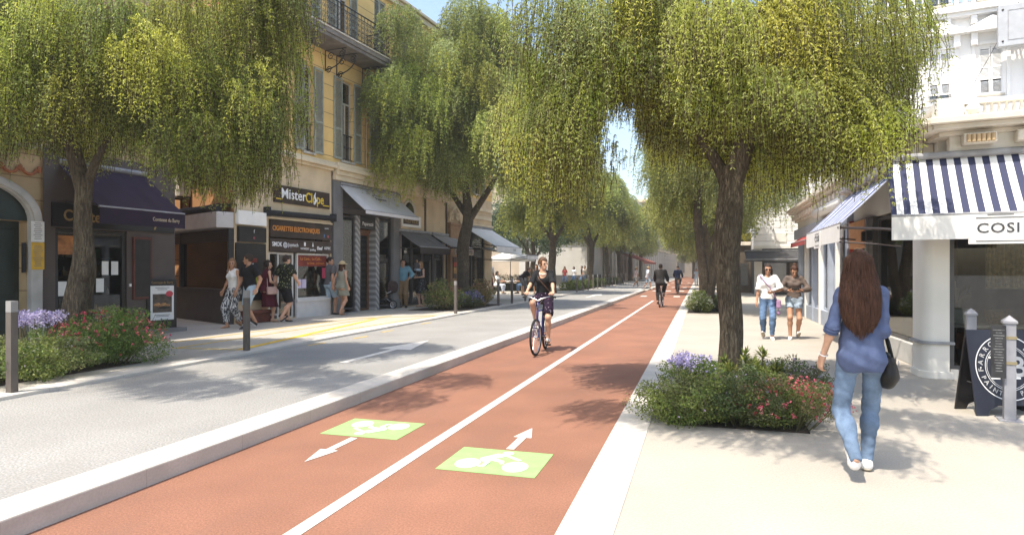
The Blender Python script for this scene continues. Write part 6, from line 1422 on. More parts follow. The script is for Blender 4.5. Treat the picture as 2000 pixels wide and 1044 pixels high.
def walk(sex, st=.30, lead=1, **k):
    """mid-stride: lead leg forward"""
    a = dict(pel=(0, .0, -.022), lean=3)
    f, b = (.09*lead, st*.55, .088), (-.09*lead, -st*.62, .125)
    if lead > 0: a.update(ankR=f, ankL=b, pitR=8, pitL=-34)
    else: a.update(ankR=(-b[0]*-1, b[1], b[2]) if False else (.09, -st*.62, .125), ankL=(-.09, st*.55, .088), pitR=-34, pitL=8)
    sx = .225 if sex == 'f' else .26
    a.setdefault('wrR', (sx, .02-.16*lead*st/.3*.8, .88)); a.setdefault('wrL', (-sx, .02+.16*lead*st/.3*.8, .88))
    a.update(k); return Body(sex, **a)
# ------------------------------------------------------------------ the people of the picture
WHT = cloth('white_cotton', (.76, .75, .73)); BLK = cloth('black_cotton', (.014, .014, .016)); GRYT = cloth('grey_cotton', (.12, .115, .115)); JEAN = denim('blue_jeans', (.15, .24, .40)); JEANL = denim('faded_jeans', (.19, .27, .39)); JSH = denim('pale_denim', (.45, .55, .66))
TEE = cloth('blue_chambray', (.078, .102, .185), .05, .5, 28); BRN = cloth('brown_knit', (.13, .10, .085)); BUR = cloth('burgundy_cloth', (.085, .014, .025)); KHA = cloth('khaki_cloth', (.21, .135, .07)); TEAL = cloth('blue_shirt_cloth', (.14, .27, .33)); SAGE = cloth('sage_cloth', (.25, .25, .20)); SUIT = cloth('dark_suit', (.028, .025, .024)); LBL = cloth('light_blue_cloth', (.36, .46, .55)); NVY = cloth('navy_cloth', (.02, .03, .07)); RED_ = cloth('red_cloth', (.45, .10, .09)); BEI = cloth('beige_cloth', (.50, .44, .36))
SHW = M('white_shoe', (.74, .72, .69), .7, .05, 9, .1, 120); SHD = M('dark_shoe', (.03, .027, .025), .6, .1, 9); SHT = M('tan_sandal', (.33, .19, .10), .6, .1, 9); SOLE = M('pale_sole', (.38, .33, .25), .8, .05, 9)
FLOR = print_mat('floral_shirt', (.018, .022, .016), [((.30, .33, .12), 16, .22), ((.62, .60, .36), 16, .13)], 16); ZEB = print_mat('zebra_print', (.62, .62, .62), [((.03, .035, .05), 42, .5)], 42, kind='s'); FDR = print_mat('black_white_floral', (.02, .02, .024), [((.55, .55, .52), 26, .2), ((.35, .38, .2), 21, .12)], 24); SKF = print_mat('dark_print_skirt', (.022, .012, .028), [((.45, .40, .45), 22, .16), ((.20, .05, .12), 17, .14)], 20); PNKD = print_mat('coral_print', (.45, .20, .16), [((.62, .42, .36), 18, .25), ((.28, .09, .08), 14, .15)], 16); PLAID = print_mat('blue_white_print', (.60, .64, .70), [((.16, .25, .45), 14, .28)], 14)
# --- walking woman seen from behind
HW = 1.70
bw = Body('f', bulk=.86, shx=.136, pel=(.02, .0, -.018), lean=1, head=(-3, 0), ankR=(.075, .16, .088), ankL=(-.045, -.25, .185), pitR=6, pitL=-55, yawR=-4, yawL=14, wrL=(-.245, -.0, .90), elL=(-.03, -1, 0), wrR=(.15, .20, 1.06), elR=(.02, -1, -.1), curl=(48, 26), palmL=(.8, .35, .1), palmR=(-.7, -.1, -.6), knR=(.12, 1, 0), knL=(-.32, 1, 0))
bw.leg_r = (.074, .050, .033); bw.arm_r = (.034, .029, .022)
wm = person('woman walking away with long brown hair, blue shirt, faded jeans and white shoes', (1.15, 5.40, 0), 6, HW, bw, [
    ('top', TEE, dict(hem=.815, waist_ease=1, sleeve=.53, off=.014, slo=.002, wr=.0042, f=30, h=.0095, name='shirt')), ('trousers', JEANL, dict(len=1.03, waist=1.0, off=.009, loose=.0095, wr=.0025, f=46, h=.0095)),
    ('shoes', SHW, dict(low=.012, sole=SOLE))], None, None, h=.0125, face=False, hh=.008)
def near_details():
    S_ = HW/1.72; B_ = bw; q = MB()
    for k in (1, -1):        # rolled cuffs
        q = MB()
        c = B_.el[k]+(B_.wr[k]-B_.el[k])*.05; d = unit(B_.wr[k]-B_.el[k])
        for t, r in ((-.022, .045), (0, .047), (.02, .045)):
            p = Vector(((c+d*t)*S_).tolist()); z = Vector(d.tolist()); x = z.cross(Vector((0, 0, 1))).normalized(); y = z.cross(x)
            pts = [p+(x*math.cos(a)+y*math.sin(a))*r*S_*(1+.03*math.sin(5*a+t*90)) for a in np.linspace(0, 2*PI, 19)]; q.tube(pts, .012, 6, False)
        q.obj('rolled_cuff', TEE, wm, smooth=True)
    # back pockets, waistband and seams on the jeans (stitched panels)
    w_ = B_.wr[-1]; d = unit(B_.wr[-1]-B_.el[-1]); p = Vector(((w_-d*.012)*S_).tolist()); z = Vector(d.tolist()); x = z.cross(Vector((0, 1, 0))).normalized(); y = z.cross(x)
    MB().tube([p+(x*math.cos(a)+y*math.sin(a))*.030 for a in np.linspace(0, 2*PI, 17)], .0045, 5, False).obj('bracelet', WHT, wm)
    # hair: dense mass with loose strands lying over it
    def prof(z):   # half width, depth offset of the back surface by height (1.72 scale)
        zs = [1.06, 1.14, 1.22, 1.32, 1.42, 1.50, 1.58, 1.66, 1.72]; hw = [.055, .095, .122, .136, .132, .118, .100, .086, .03]; yb = [-.150, -.152, -.150, -.142, -.128, -.112, -.108, -.100, -.03]
        return np.interp(z, zs, hw), np.interp(z, zs, yb)
    def fn(P):
        hw, yb = prof(P[:, 2]); dep = np.interp(P[:, 2], [1.06, 1.3, 1.45, 1.52, 1.6, 1.72], [.022, .034, .055, .085, .096, .06]); cy = yb+dep
        e = np.sqrt(((P[:, 0]-.0)/hw)**2+((P[:, 1]-cy)/dep)**2); d = (e-1)*np.minimum(hw, dep)*.9
        q_ = ((P-B_.hbase) @ B_.RH).astype(np.float32); d = smin(d, d_ell(q_, (0, -.010, .127), (.085, .107, .108)), .02)
        d = np.maximum(d, np.minimum(q_[:, 1]-.045, .150-q_[:, 2])); tip = 1.115+.03*np.sin(P[:, 0]*60)+.02*np.sin(P[:, 0]*131)+.5*np.abs(P[:, 0]-.0)**1.3
        d = np.maximum(d, (tip-P[:, 2])*.7); d = np.maximum(d, P[:, 2]-1.728); return d+.0022*np.sin(P[:, 0]*170+5*np.sin(P[:, 2]*9))
    V, F = snets(fn, (-.19, -.24, 1.02), (.19, .13, 1.76), .0075); r = np.random.default_rng(5); mb = MB(); n = 760
    for i in range(n):
        a = r.uniform(-1.5, 1.5); ze = r.uniform(1.03, 1.24)+.10*abs(math.sin(a))**2; pts = []
        ph, am = r.uniform(0, 6.28), r.uniform(.002, .007); zz = np.linspace(1.705, ze, 13); lift = r.uniform(.0, .007)
        for j, z in enumerate(zz):
            hw, yb = prof(z); dep = np.interp(z, [1.06, 1.3, 1.45, 1.52, 1.6, 1.72], [.022, .034, .055, .085, .096, .06]); cy = yb+dep; w = math.sin(a); c = math.cos(a)
            pts.append((float((hw+lift)*w+am*math.sin(z*22+ph)), float(cy-(dep+lift)*c+.003*math.sin(z*17+ph*2)), float(z)))
        mb.tube(pts, [.0018]+[.0030]*11+[.0006], 3, False)
    sv = np.array(mb.v); sf = np.array(mb.f); Q = np.concatenate([V, sv])*S_; me = bpy.data.meshes.new('hair'); me.from_pydata(Q.tolist(), [], F.tolist()+(sf+len(V)).tolist()); me.update(); me.shade_smooth(); link('hair', me, HB, wm)
near_details()
def along(loc, hd, p): a = -R(hd); return (loc[0]+p[0]*math.cos(a)-p[1]*math.sin(a), loc[1]+p[0]*math.sin(a)+p[1]*math.cos(a), loc[2]+p[2])
LEA = M('black_leather', (.012, .0115, .0115), .5, .2, 9, .2, 60, spec=.25)
bg = empty('handbag', along((1.15, 5.4, 0), 9, (.195, .12, .66)), -R(9), 'slouchy black leather bag hanging from the walking woman\'s arm', 'bag')
def fb_(P): return smin(d_ell(P, (0, 0, .10), (.08, .15, .115)), d_ell(P, (0, .0, .19), (.045, .13, .08)), .06)+wr_noise(P, .006, 26)
V, F = snets(fb_, (-.13, -.22, -.06), (.13, .22, .33), .011); o_ = link('bag_body', fast_mesh('bag_body', V, F), LEA, bg); o_.data.shade_smooth()
for x in (-.03, .03): MB().tube([(x, -.11, .24), (x*.8-.02, -.09, .36), (x*.3-.045, .01, .47), (x*.8-.02, .08, .36), (x, .11, .24)], [.009, .011, .011, .011, .009], 6).obj('handle', LEA, bg, smooth=True)
for y in (-.1, .1): MB().torus((.07, y, .2), .015, .004, 'x', 12, 5).obj('buckle', M('grey_metal', (.3, .3, .31)), bg)
# --- two women coming towards us
SG = M('sunglass_lens', (.012, .010, .010), .15, .2)
def sunglasses(o, B_, S_):
    mb = MB()
    for x in (-.031, .031): p = (B_.hbase+B_.RH @ np.array([x, .102, .091]))*S_; mb.ball(tuple(p), (.024, .010, .021), 10, 7)
    p = [tuple((B_.hbase+B_.RH @ np.array(q))*S_) for q in ((-.075, .0, .092), (-.05, .09, .094), (0, .108, .095), (.05, .09, .094), (.075, 0, .092))]; mb.tube(p, .004, 5); mb.obj('sunglasses', SG, o)
b1 = walk('f', .20, -1, pel=(0, 0, -.015), head=(4, 3), wrR=(.235, .05, .86), wrL=(-.10, .22, 1.08), elL=(-.8, -.5, -.3), palmL=(.4, -.6, .6), curl=(28, 40))
w1 = person('woman in white top and blue jeans with sunglasses walking towards the viewer', (1.45, 15.4, 0), 184, 1.70, b1, [('top', WHT, dict(hem=.93, sleeve=.48, off=.020, slo=.018, wr=.005, f=26, name='blouse')), ('trousers', JEAN, dict(len=.97, waist=1.0, off=.008, loose=.012, wr=.004)), ('shoes', SHW, dict(sole=SOLE))], 'long', HD, SKINT, h=.0145, hh=.008); sunglasses(w1, b1, 1.70/1.72)
LIL = M('lilac_leather', (.34, .20, .34), .6, .12, 9, .1, 60)
b_ = empty('shoulder_bag', along((1.45, 15.4, 0), 184, (-.22, .06, .70)), -R(184), 'small lilac bag on a strap across the woman in the white top', 'bag'); MB().box(-.05, .05, -.10, .10, 0, .19).obj('bag_body', LIL, b_, bevel=.03); MB().tube([(.04, .02, .18), (.12, .10, .38), (.26, .12, .56), (.38, .06, .72), (.40, -.03, .74)], .012, 6).obj('strap', LIL, b_); MB().ball((0, .02, -.10), (.04, .04, .05)).tube([(0, .02, -.06), (.01, .03, .03)], .008, 5).obj('tassel', LIL, b_)
b2 = walk('f', .18, 1, pel=(0, 0, -.015), head=(0, -26), wrR=(.12, .24, 1.12), wrL=(-.12, .24, 1.12), elR=(.9, -.35, -.5), elL=(-.9, -.35, -.5), palmR=(-.6, .0, .7), palmL=(.6, 0, .7), curl=(50, 50))
w2 = person('woman with hair bun, brown jumper and denim shorts looking down at a phone', (2.02, 15.6, 0), 182, 1.68, b2, [('top', BRN, dict(hem=.95, sleeve=.93, off=.020, slo=.006, wr=.005, f=26, neck=.06, name='jumper')), ('shorts', JSH, dict(len=.24, waist=1.0, off=.016, loose=.03, wr=.004)), ('shoes', SHW, dict(sole=SOLE))], 'bun', HB, SKINT, h=.0145, hh=.008)
ph = MB().obox((0, 0, 0), (.075, 0, 0), (0, .03, .028), (0, -.003, .004)).obj('mobile_phone', M('black_glass', (.012, .012, .014), .15, .1), None, loc=along((2.02, 15.6, 0), 182, (0, .33, 1.13)), rot=(0, 0, -R(182)), bevel=.003); tag(ph, 'dark phone held in both hands by the woman in the brown jumper', 'phone')
# --- bicycles
TYRE = M('tyre_rubber', (.02, .02, .02), .85, .1, 20); CHR = M('polished_metal', (.55, .55, .56), .3, .05, metal=.9); 
def bicycle(label, fmat, steer=0.):
    t = empty('bicycle', (0, 0, 0), 0, label, 'bicycle', 'bicycles ridden on the red lane'); r = .335
    for y, st in ((0, 0), (1.06, steer)):
        w = MB().torus((0, 0, 0), r-.022, .022, 'x', 40, 8).obj('wheel', TYRE, t, smooth=True); w.location = (0, y, r); w.rotation_euler = (0, 0, st)
        MB().torus((0, 0, 0), r-.047, .011, 'x', 40, 6).obj('rim', CHR, w, smooth=True); sp = MB().tube([(-.035, 0, 0), (.035, 0, 0)], .022, 10)
        for k in range(28): a = 2*PI*k/28; x = .028*(-1)**k; sp.bar((x, .02*math.cos(a+.6), .02*math.sin(a+.6)), (0, (r-.05)*math.cos(a), (r-.05)*math.sin(a)), .0025)
        sp.obj('spokes', CHR, w)
    f = MB(); bb = (0, .44, .29); st_ = (0, .28, .78); hd = (0, .86, .80); hb = (0, .90, .66)
    f.tube([bb, st_], .016).tube([bb, hb], .019).tube([st_, hd], .016).tube([hd, hb], .02)
    for x in (-.055, .055): f.tube([bb, (x, .2, .31), (x, 0, r)], .010).tube([(0, .30, .72), (x, .12, .50), (x, 0, r)], .008)
    f.obj('frame', fmat, t, smooth=True)
    fk = MB()
    for x in (-.05, .05): fk.tube([(0, .90, .66), (x, .92, .60), (x, .99, .45), (x, 1.06, r)], .012)
    fk.tube([(0, .86, .80), (0, .84, .96)], .014); fk.obj('fork', fmat, t, smooth=True)
    h_ = MB().tube([(-.30, .70, 1.045), (-.22, .76, 1.06), (-.06, .85, 1.02), (0, .845, .985), (.06, .85, 1.02), (.22, .76, 1.06), (.30, .70, 1.045)], .0115).obj('handlebar', CHR, t, smooth=True)
    for k in (1, -1): MB().tube([(.31*k, .69, 1.043), (.21*k, .768, 1.062)], .017).obj('grip', TYRE, h_)
    MB().tube([(-.24, .80, 1.06), (-.16, .86, 1.04)], .006, 5).tube([(.24, .80, 1.06), (.16, .86, 1.04)], .006, 5).tube([(-.1, .86, 1.02), (-.02, .93, .90), (0, .93, .70)], .004, 4).tube([(.1, .86, 1.02), (.02, .93, .92), (.05, .98, .55)], .004, 4).obj('brake_levers', DM, h_)
    s_ = MB().ball((0, .17, .925), (.085, .10, .035), 14, 8).ball((0, .29, .925), (.03, .10, .025), 10, 6).obj('saddle', LEA, t, smooth=True); MB().tube([(0, .28, .78), (0, .21, .91)], .0125).obj('seat_post', CHR, s_)
    c = MB().torus((.055, .44, .29), .085, .006, 'x', 26, 5).tube([(-.07, .44, .29), (.07, .44, .29)], .018)
    c.bar((.07, .44, .29), (.07, .44+.165*math.cos(1.35), .29+.165*math.sin(1.35)), .02).bar((-.07, .44, .29), (-.07, .44-.165*math.cos(1.35), .29-.165*math.sin(1.35)), .02)
    c.bar((.055, .44, .375), (.055, 0, .375), .006).bar((.055, .44, .205), (.055, 0, .295), .006).torus((.055, 0, r), .04, .008, 'x', 16, 5).obj('crankset', DM, t)
    for k in (1, -1): y_, z_ = .44+k*.165*math.cos(1.35), .29+k*.165*math.sin(1.35); MB().box(k*.125-.045, k*.125+.045, y_-.045, y_+.045, z_-.012, z_+.012).obj('pedal', TYRE, t)
    MB().box(-.028, .028, -.30, .08, .745, .75).tube([(-.05, 0, r), (-.03, -.1, .74)], .006, 5).tube([(.05, 0, r), (.03, -.1, .74)], .006, 5).obj('rear_rack', DM, t)
    return t
def rider(sex, S_, ph=1, **k):
    """seated on the bicycle; positions given in bicycle space then unscaled"""
    pa = 1.35; pr = (.115/S_, (.44+.165*math.cos(pa)-.06)/S_, (.29+.165*math.sin(pa)+.115)/S_); plo = (-.115/S_, (.44-.165*math.cos(pa)-.06)/S_, (.29-.165*math.sin(pa)+.115)/S_)
    a = dict(pel=(0, .19/S_, 1.035/S_-.95), lean=15, ankR=pr, ankL=plo, pitR=-4, pitL=-14, wrR=(.265/S_, .665/S_, 1.092/S_), wrL=(-.265/S_, .665/S_, 1.092/S_), elR=(.8, -.5, -.6), elL=(-.8, -.5, -.6), palmR=(-.2, .3, -1), palmL=(.2, .3, -1), curl=(80, 80), handR=(-.05, 1, -.12), handL=(.05, 1, -.12), knR=(.15, 1, .3), knL=(-.15, 1, .3), yawR=-2, yawL=2); a.update(k); return Body(sex, **a)
BLUEF = M('blue_bicycle_paint', (.035, .04, .20), .35, .1, 5, spec=.6); GRYF = M('dark_bicycle_paint', (.06, .065, .07), .4, .1, 5, spec=.5)
bk1 = bicycle('blue city bicycle ridden towards the viewer by the woman in black', BLUEF, R(-7)); bk1.location = (-2.93, 12.28, 0); hd1 = 176.; bk1.rotation_euler = (0, 0, -R(hd1))
rb1 = rider('f', 1.70/1.72, head=(48, 0), lean=7)
cy = person('woman in black top and dark printed skirt riding a blue bicycle, looking aside', (-2.93, 12.28, 0), hd1, 1.70, rb1, [('top', BLK, dict(hem=.95, sleeve=.50, off=.014, slo=.012, wr=.004, f=28, neck=.085, ny=.075, nz=1.46, nv=.62, name='cardigan', h=.012)), ('shorts', SKF, dict(len=.43, waist=1.04, off=.022, loose=.045, wr=.004)), ('shoes', SHW, dict(sole=SOLE))], 'updo', hair_mat('mid_brown_hair', (.065, .034, .018)), SKIN, h=.0145, hh=.0075)
MB().tube([tuple((rb1.tor((math.sin(a)*.075, .02+.075*math.cos(a), 1.45-.05*(1+math.cos(a))/2)))*1.70/1.72) for a in np.linspace(-2.6, 2.6, 16)], .006, 5, False).obj('necklace', WHT, cy)
MB().tube([tuple(rb1.tor((.14, .03, 1.44))*.99), tuple(rb1.tor((.06, .125, 1.30))*.99), tuple(rb1.tor((-.06, .115, 1.16))*.99), tuple(rb1.tor((-.15, .05, 1.03))*.99)], .011, 5).obj('bag_strap', M('brown_strap', (.10, .05, .03), .6, .1), cy)
bk2 = bicycle('dark bicycle ridden away by the man in the dark suit', GRYF); bk2.location = (-1.62, 27.2, 0); bk2.rotation_euler = (0, 0, -R(3))
person('man in dark suit riding a bicycle away along the red lane', (-1.62, 27.2, 0), 3, 1.76, rider('m', 1.76/1.72, lean=14), [('top', SUIT, dict(hem=.86, sleeve=.97, off=.024, slo=.01, neck=.05, wr=.004, name='jacket')), ('trousers', SUIT, dict(len=.96, waist=1.0, loose=.022)), ('shoes', SHD, dict())], 'short', HD, SKIN, h=.02, face=False)
bk3 = copy_tree(bk2); bk3['label'] = 'small distant bicycle ridden by the farther of the two riders going away'; bk3.location = (-1.45, 43.2, 0)
person('distant cyclist in dark top and helmet, farther of the two going away', (-1.45, 43.2, 0), 4, 1.74, rider('m', 1.74/1.72, lean=16), [('top', NVY, dict(hem=.90, sleeve=.95, off=.02, neck=.05)), ('trousers', GRYT, dict(len=.95, loose=.016)), ('shoes', SHW, dict()), ('cap', BLK, dict(helmet=1))], None, None, SKIN, h=.024, face=False)
# --- people along the left shops (z = pavement 0.17)
zl = .17
LG = 'pedestrians on the left pavement'
person('woman in white sleeveless top and zebra print trousers smiling at her companion', (-10.75, 12.85, zl), 188, 1.68, walk('f', .22, 1, head=(38, 4), wrR=(.30, .05, .90)), [('top', WHT, dict(hem=.93, sleeve=0, off=.014, wr=.004)), ('trousers', ZEB, dict(len=.93, loose=.03, off=.014)), ('sandals', SHT, dict(low=-.05))], 'long', HL, SKINT, h=.016, group=LG)
person('man in black t-shirt and pale shorts walking behind the near post', (-10.28, 12.85, zl), 196, 1.78, walk('m', .34, -1, head=(-52, 0), wrL=(-.27, .02, .90)), [('top', BLK, dict(hem=.88, sleeve=.36, off=.018, slo=.02)), ('shorts', LBL, dict(len=.46, loose=.035, off=.016)), ('shoes', SHD, dict(sole=WHT))], 'short', HD, SKINT, h=.016, group=LG)
person('woman in long burgundy dress with curly dark hair walking past the vape shop', (-11.05, 14.45, zl), 28, 1.66, walk('f', .26, 1, head=(-42, 0), wrR=(.16, .22, 1.03), elR=(.6, -.8, -.3)), [('dress', BUR, dict(hem=.42, flare=.235, off=.018, wr=.004)), ('sandals', SHT, dict(low=-.045))], 'long', HD, SKIN, h=.016, group=LG)
hb_ = empty('shoulder_bag', along((-11.05, 14.45, zl), 28, (.235, .05, .74)), -R(28), 'pale pink bag hanging at the hip of the woman in the burgundy dress', 'bag'); MB().box(-.045, .045, -.14, .14, 0, .20).obj('bag_body', M('pale_pink_leather', (.50, .34, .30), .6, .08, 9, .1, 60), hb_, bevel=.025); MB().tube([(-.01, .1, .19), (-.10, .07, .45), (-.19, .02, .66), (-.12, -.08, .45), (-.01, -.12, .19)], .008, 5).obj('strap', M('pale_pink_leather', (.5, .34, .3)), hb_)
person('man in black and yellow floral shirt and black shorts seen from behind', (-10.55, 14.55, zl), 18, 1.80, walk('m', .28, -1, wrR=(.27, .20, 1.0), elR=(.8, -.6, 0)), [('top', FLOR, dict(hem=.86, sleeve=.40, off=.024, slo=.024, wr=.005)), ('shorts', BLK, dict(len=.45, loose=.04, off=.016)), ('shoes', SHD, dict(low=-.04))], 'short', HD, SKIN, h=.016, group=LG)
person('man in grey t-shirt and pale blue shorts passing the white shop plinth', (-11.0, 17.35, zl), 14, 1.80, walk('m', .28, 1, head=(-55, 0)), [('top', GRYT, dict(hem=.90, sleeve=.36, off=.018, slo=.02)), ('shorts', LBL, dict(len=.46, loose=.04, off=.016)), ('shoes', SHD, dict(low=-.03))], 'short', HD, SKINT, h=.018, group=LG, face=True)
person('woman in straw hat and short sage dress walking away beside the grey pilaster', (-10.5, 17.25, zl), 10, 1.66, walk('f', .26, -1, wrR=(.28, .0, .90)), [('dress', SAGE, dict(hem=.62, flare=.20, off=.018)), ('hat', M('straw_hat', (.52, .40, .22), .8, .1, 30, .3, 80), {}), ('sandals', SHT, dict(low=-.045))], 'long', HB, SKINT, h=.018, group=LG, face=False)
person('man in blue shirt and khaki trousers standing at the pram', (-10.45, 21.4, zl), 172, 1.78, Body('m', head=(24, 0), wrR=(.32, .30, 1.0), elR=(.7, -.7, 0), wrL=(-.25, .1, 1.05)), [('top', TEAL, dict(hem=.95, sleeve=.93, off=.018, slo=.014, wr=.005)), ('trousers', KHA, dict(len=.97, loose=.028, off=.014)), ('shoes', SHD, dict())], 'short', HD, SKINT, h=.019, group=LG)
person('fair haired woman in black and white floral dress holding a toddler', (-10.05, 22.1, zl), 205, 1.70, Body('f', ankR=(.05, .05, .085), ankL=(-.07, -.05, .085), head=(18, 0), wrR=(.10, .26, 1.22), elR=(.7, -.4, -.6), wrL=(-.06, .27, 1.12), elL=(-.8, -.3, -.5)), [('dress', FDR, dict(hem=.52, flare=.19, off=.016)), ('sandals', SHT, dict(low=-.045))], 'long', HBL, SKIN, h=.019, group=LG)
person('toddler in grey carried in the arms of the woman in the floral dress', along((-10.05, 22.1, zl), 205, (.05, .20, .98)), 25, .78, Body('m', head=(30, 0), ankR=(.16, .26, .42), ankL=(-.16, .26, .42), knR=(.6, 1, .6), knL=(-.6, 1, .6), wrR=(.2, .22, 1.25), wrL=(-.2, .22, 1.25), bulk=1.15), [('top', GRYT, dict(hem=.9, sleeve=.8, off=.03)), ('trousers', LBL, dict(len=.9, loose=.03, off=.03))], 'short', HBL, SKIN, h=.03, hh=.014, group=LG, face=False)
# pram
pr_ = empty('pram', (-10.95, 20.9, zl), R(-78), 'dark brown pram with big spoked wheels in front of the clothes shop window', 'pram')
PF = M('brown_pram_fabric', (.055, .032, .028), .8, .12, 9, .1, 60)
V, F = snets(lambda P: np.maximum(smin(d_ell(P, (0, .05, .66), (.22, .42, .17)), d_ell(P, (0, .26, .80), (.21, .23, .22)), .05), -np.maximum(d_ell(P, (0, -.15, .90), (.18, .36, .18)), 0-P[:, 2]*0+(P[:, 1]-.12))), (-.28, -.45, .42), (.28, .55, 1.1), .02); o_ = link('carrycot', fast_mesh('carrycot', V, F), PF, pr_); o_.data.shade_smooth()
MB().box(-.2, .2, -.25, .28, .22, .36).obj('basket', BLK, pr_, bevel=.03)
cz = MB()
for x in (-.24, .24): cz.tube([(x, -.40, .17), (x, .05, .5), (x, .30, .62)], .013).tube([(x, .38, .17), (x, -.05, .5), (x, -.42, .78), (x*.95, -.62, 1.02)], .013)
cz.tube([(-.24, -.62, 1.02), (.24, -.62, 1.02)], .016).tube([(-.26, .38, .15), (.26, .38, .15)], .012).tube([(-.26, -.40, .17), (.26, -.40, .17)], .012); cz.obj('chassis', CHR, pr_, smooth=True)
for x in (-.27, .27):
    for y, r in ((-.40, .17), (.38, .15)):
        w = MB().torus((0, 0, 0), r-.02, .02, 'x', 22, 6).obj('wheel', TYRE, pr_, smooth=True); w.location = (x, y, r); q = MB().torus((0, 0, 0), r-.045, .012, 'x', 22, 5)
        for k in range(8): q.bar((0, 0, 0), (0, (r-.045)*math.cos(k*PI/4), (r-.045)*math.sin(k*PI/4)), .012)
        q.obj('rim', CHR, w)
# cafe end
person('woman in long coral print dress walking past the middle tree', (-10.75, 30.6, zl), 4, 1.66, walk('f', .2, 1), [('dress', PNKD, dict(hem=.12, flare=.23, off=.02)), ('sandals', SHT, dict(low=-.045))], 'tail', HD, SKIN, h=.024, group=LG, face=False)
person('man in white t-shirt and burgundy shorts by the white cafe awning', (-10.6, 31.8, zl), 22, 1.80, walk('m', .26, -1), [('top', WHT, dict(hem=.88, sleeve=.38, off=.022, slo=.02)), ('shorts', BUR, dict(len=.46, loose=.035, off=.016)), ('shoes', SHD, dict())], 'short', HD, SKINT, h=.024, group=LG, face=False)
sit = dict(pel=(0, -.05, -.40), lean=2, ankR=(.10, .42, .085), ankL=(-.10, .36, .085), knR=(.1, 1, .6), knL=(-.1, 1, .6), wrR=(.12, .32, .72), wrL=(-.14, .36, .74))
def cafe_chair(loc, rz, label):
    t = empty('cafe_chair', loc, rz, label, 'chair', 'chairs of the cafe terrace'); cm = M('cane_chair', (.30, .22, .13), .7, .1, 20)
    MB().box(-.21, .21, -.22, .20, .43, .46).obj('seat', cm, t, bevel=.01); MB().tube([(-.2, -.21, .46), (-.19, -.28, .86), (0, -.30, .90), (.19, -.28, .86), (.2, -.21, .46)], .013, 6).tube([(-.19, -.25, .66), (.19, -.25, .66)], .011, 5).obj('backrest', cm, t)
    for x in (-.19, .19):
        for y in (-.20, .18): MB().tube([(x, y, 0), (x, y, .43)], .013, 6).obj('leg', cm, t)
    return t
for i, (x, y, hd, top, lab) in enumerate(((-11.3, 35.4, 100, WHT, 'seated woman in white with blue and white print at the near cafe table'), (-9.9, 36.2, 250, BLK, 'seated man in dark top across the near cafe table'), (-12.6, 37.2, 90, PLAID, 'seated person in pale blue at the rear of the cafe terrace'))):
    person(lab, (x, y, zl), hd, 1.70, Body('f' if i == 0 else 'm', **sit), [('top', top, dict(hem=.9, sleeve=.4, off=.018)), ('trousers', PLAID if i == 0 else JEAN, dict(len=.9, loose=.02)), ('shoes', SHD, dict())], 'long' if i == 0 else 'short', HD, SKINT, h=.026, face=False, group='people seated at the cafe')
    cafe_chair((x, y, zl), -R(hd), ('cane chair under the seated woman in white', 'cane chair under the seated man in dark top', 'cane chair under the seated person in pale blue')[i])
ct = empty('cafe_table', (-10.6, 35.8, zl), 0, 'small round cafe table between the two nearer seated people', 'table'); MB().lathe([(0, .72), (.35, .72), (.35, .745), (0, .745)], n=20).obj('table_top', WHT, ct); MB().tube([(0, 0, 0), (0, 0, .72)], .025).lathe([(0, 0), (.22, 0), (.2, .03), (0, .04)], n=14).obj('pedestal', DM, ct)
person('man in black shirt and grey shorts bending forward on the cafe terrace', (-9.4, 34.0, zl), 70, 1.76, Body('m', lean=48, pel=(0, -.10, -.03), wrR=(.15, .55, .80), wrL=(-.15, .55, .85), head=(0, -10)), [('top', BLK, dict(hem=.90, sleeve=.4, off=.02)), ('shorts', GRYT, dict(len=.46, loose=.03)), ('shoes', SHD, dict())], 'short', HD, SKINT, h=.026, face=False, group=LG)
person('woman in black carrying a brown bag behind the cyclist', (-9.0, 35.6, zl), 190, 1.72, walk('f', .2, 1), [('dress', BLK, dict(hem=.45, flare=.19)), ('shoes', SHD, dict())], 'long', HD, SKINT, h=.026, face=False, group=LG)
for i, (x, y) in enumerate(((-14.2, 39.5), (-12.0, 40.4), (-16.6, 39.8))):
    um = empty('parasol', (x, y, zl), .3*i, ('white cafe parasol at the left of the terrace', 'white cafe parasol nearest the cyclist', 'white cafe parasol farthest left behind the awning')[i], 'parasol', 'white parasols of the cafe'); MB().tube([(0, 0, 0), (0, 0, 2.75)], .025).obj('pole', DM, um); cv = MB(); n = 8
    for k in range(n):
        a, b = 2*PI*k/n, 2*PI*(k+1)/n; cv.quad((0, 0, 2.7), (1.6*math.cos(a), 1.6*math.sin(a), 2.12), (1.6*math.cos(b), 1.6*math.sin(b), 2.12)); cv.quad((1.6*math.cos(a), 1.6*math.sin(a), 2.12), (1.6*math.cos(b), 1.6*math.sin(b), 2.12), (1.6*math.cos(b), 1.6*math.sin(b), 1.95), (1.6*math.cos(a), 1.6*math.sin(a), 1.95))
    cv.obj('canopy', WAWN, um)
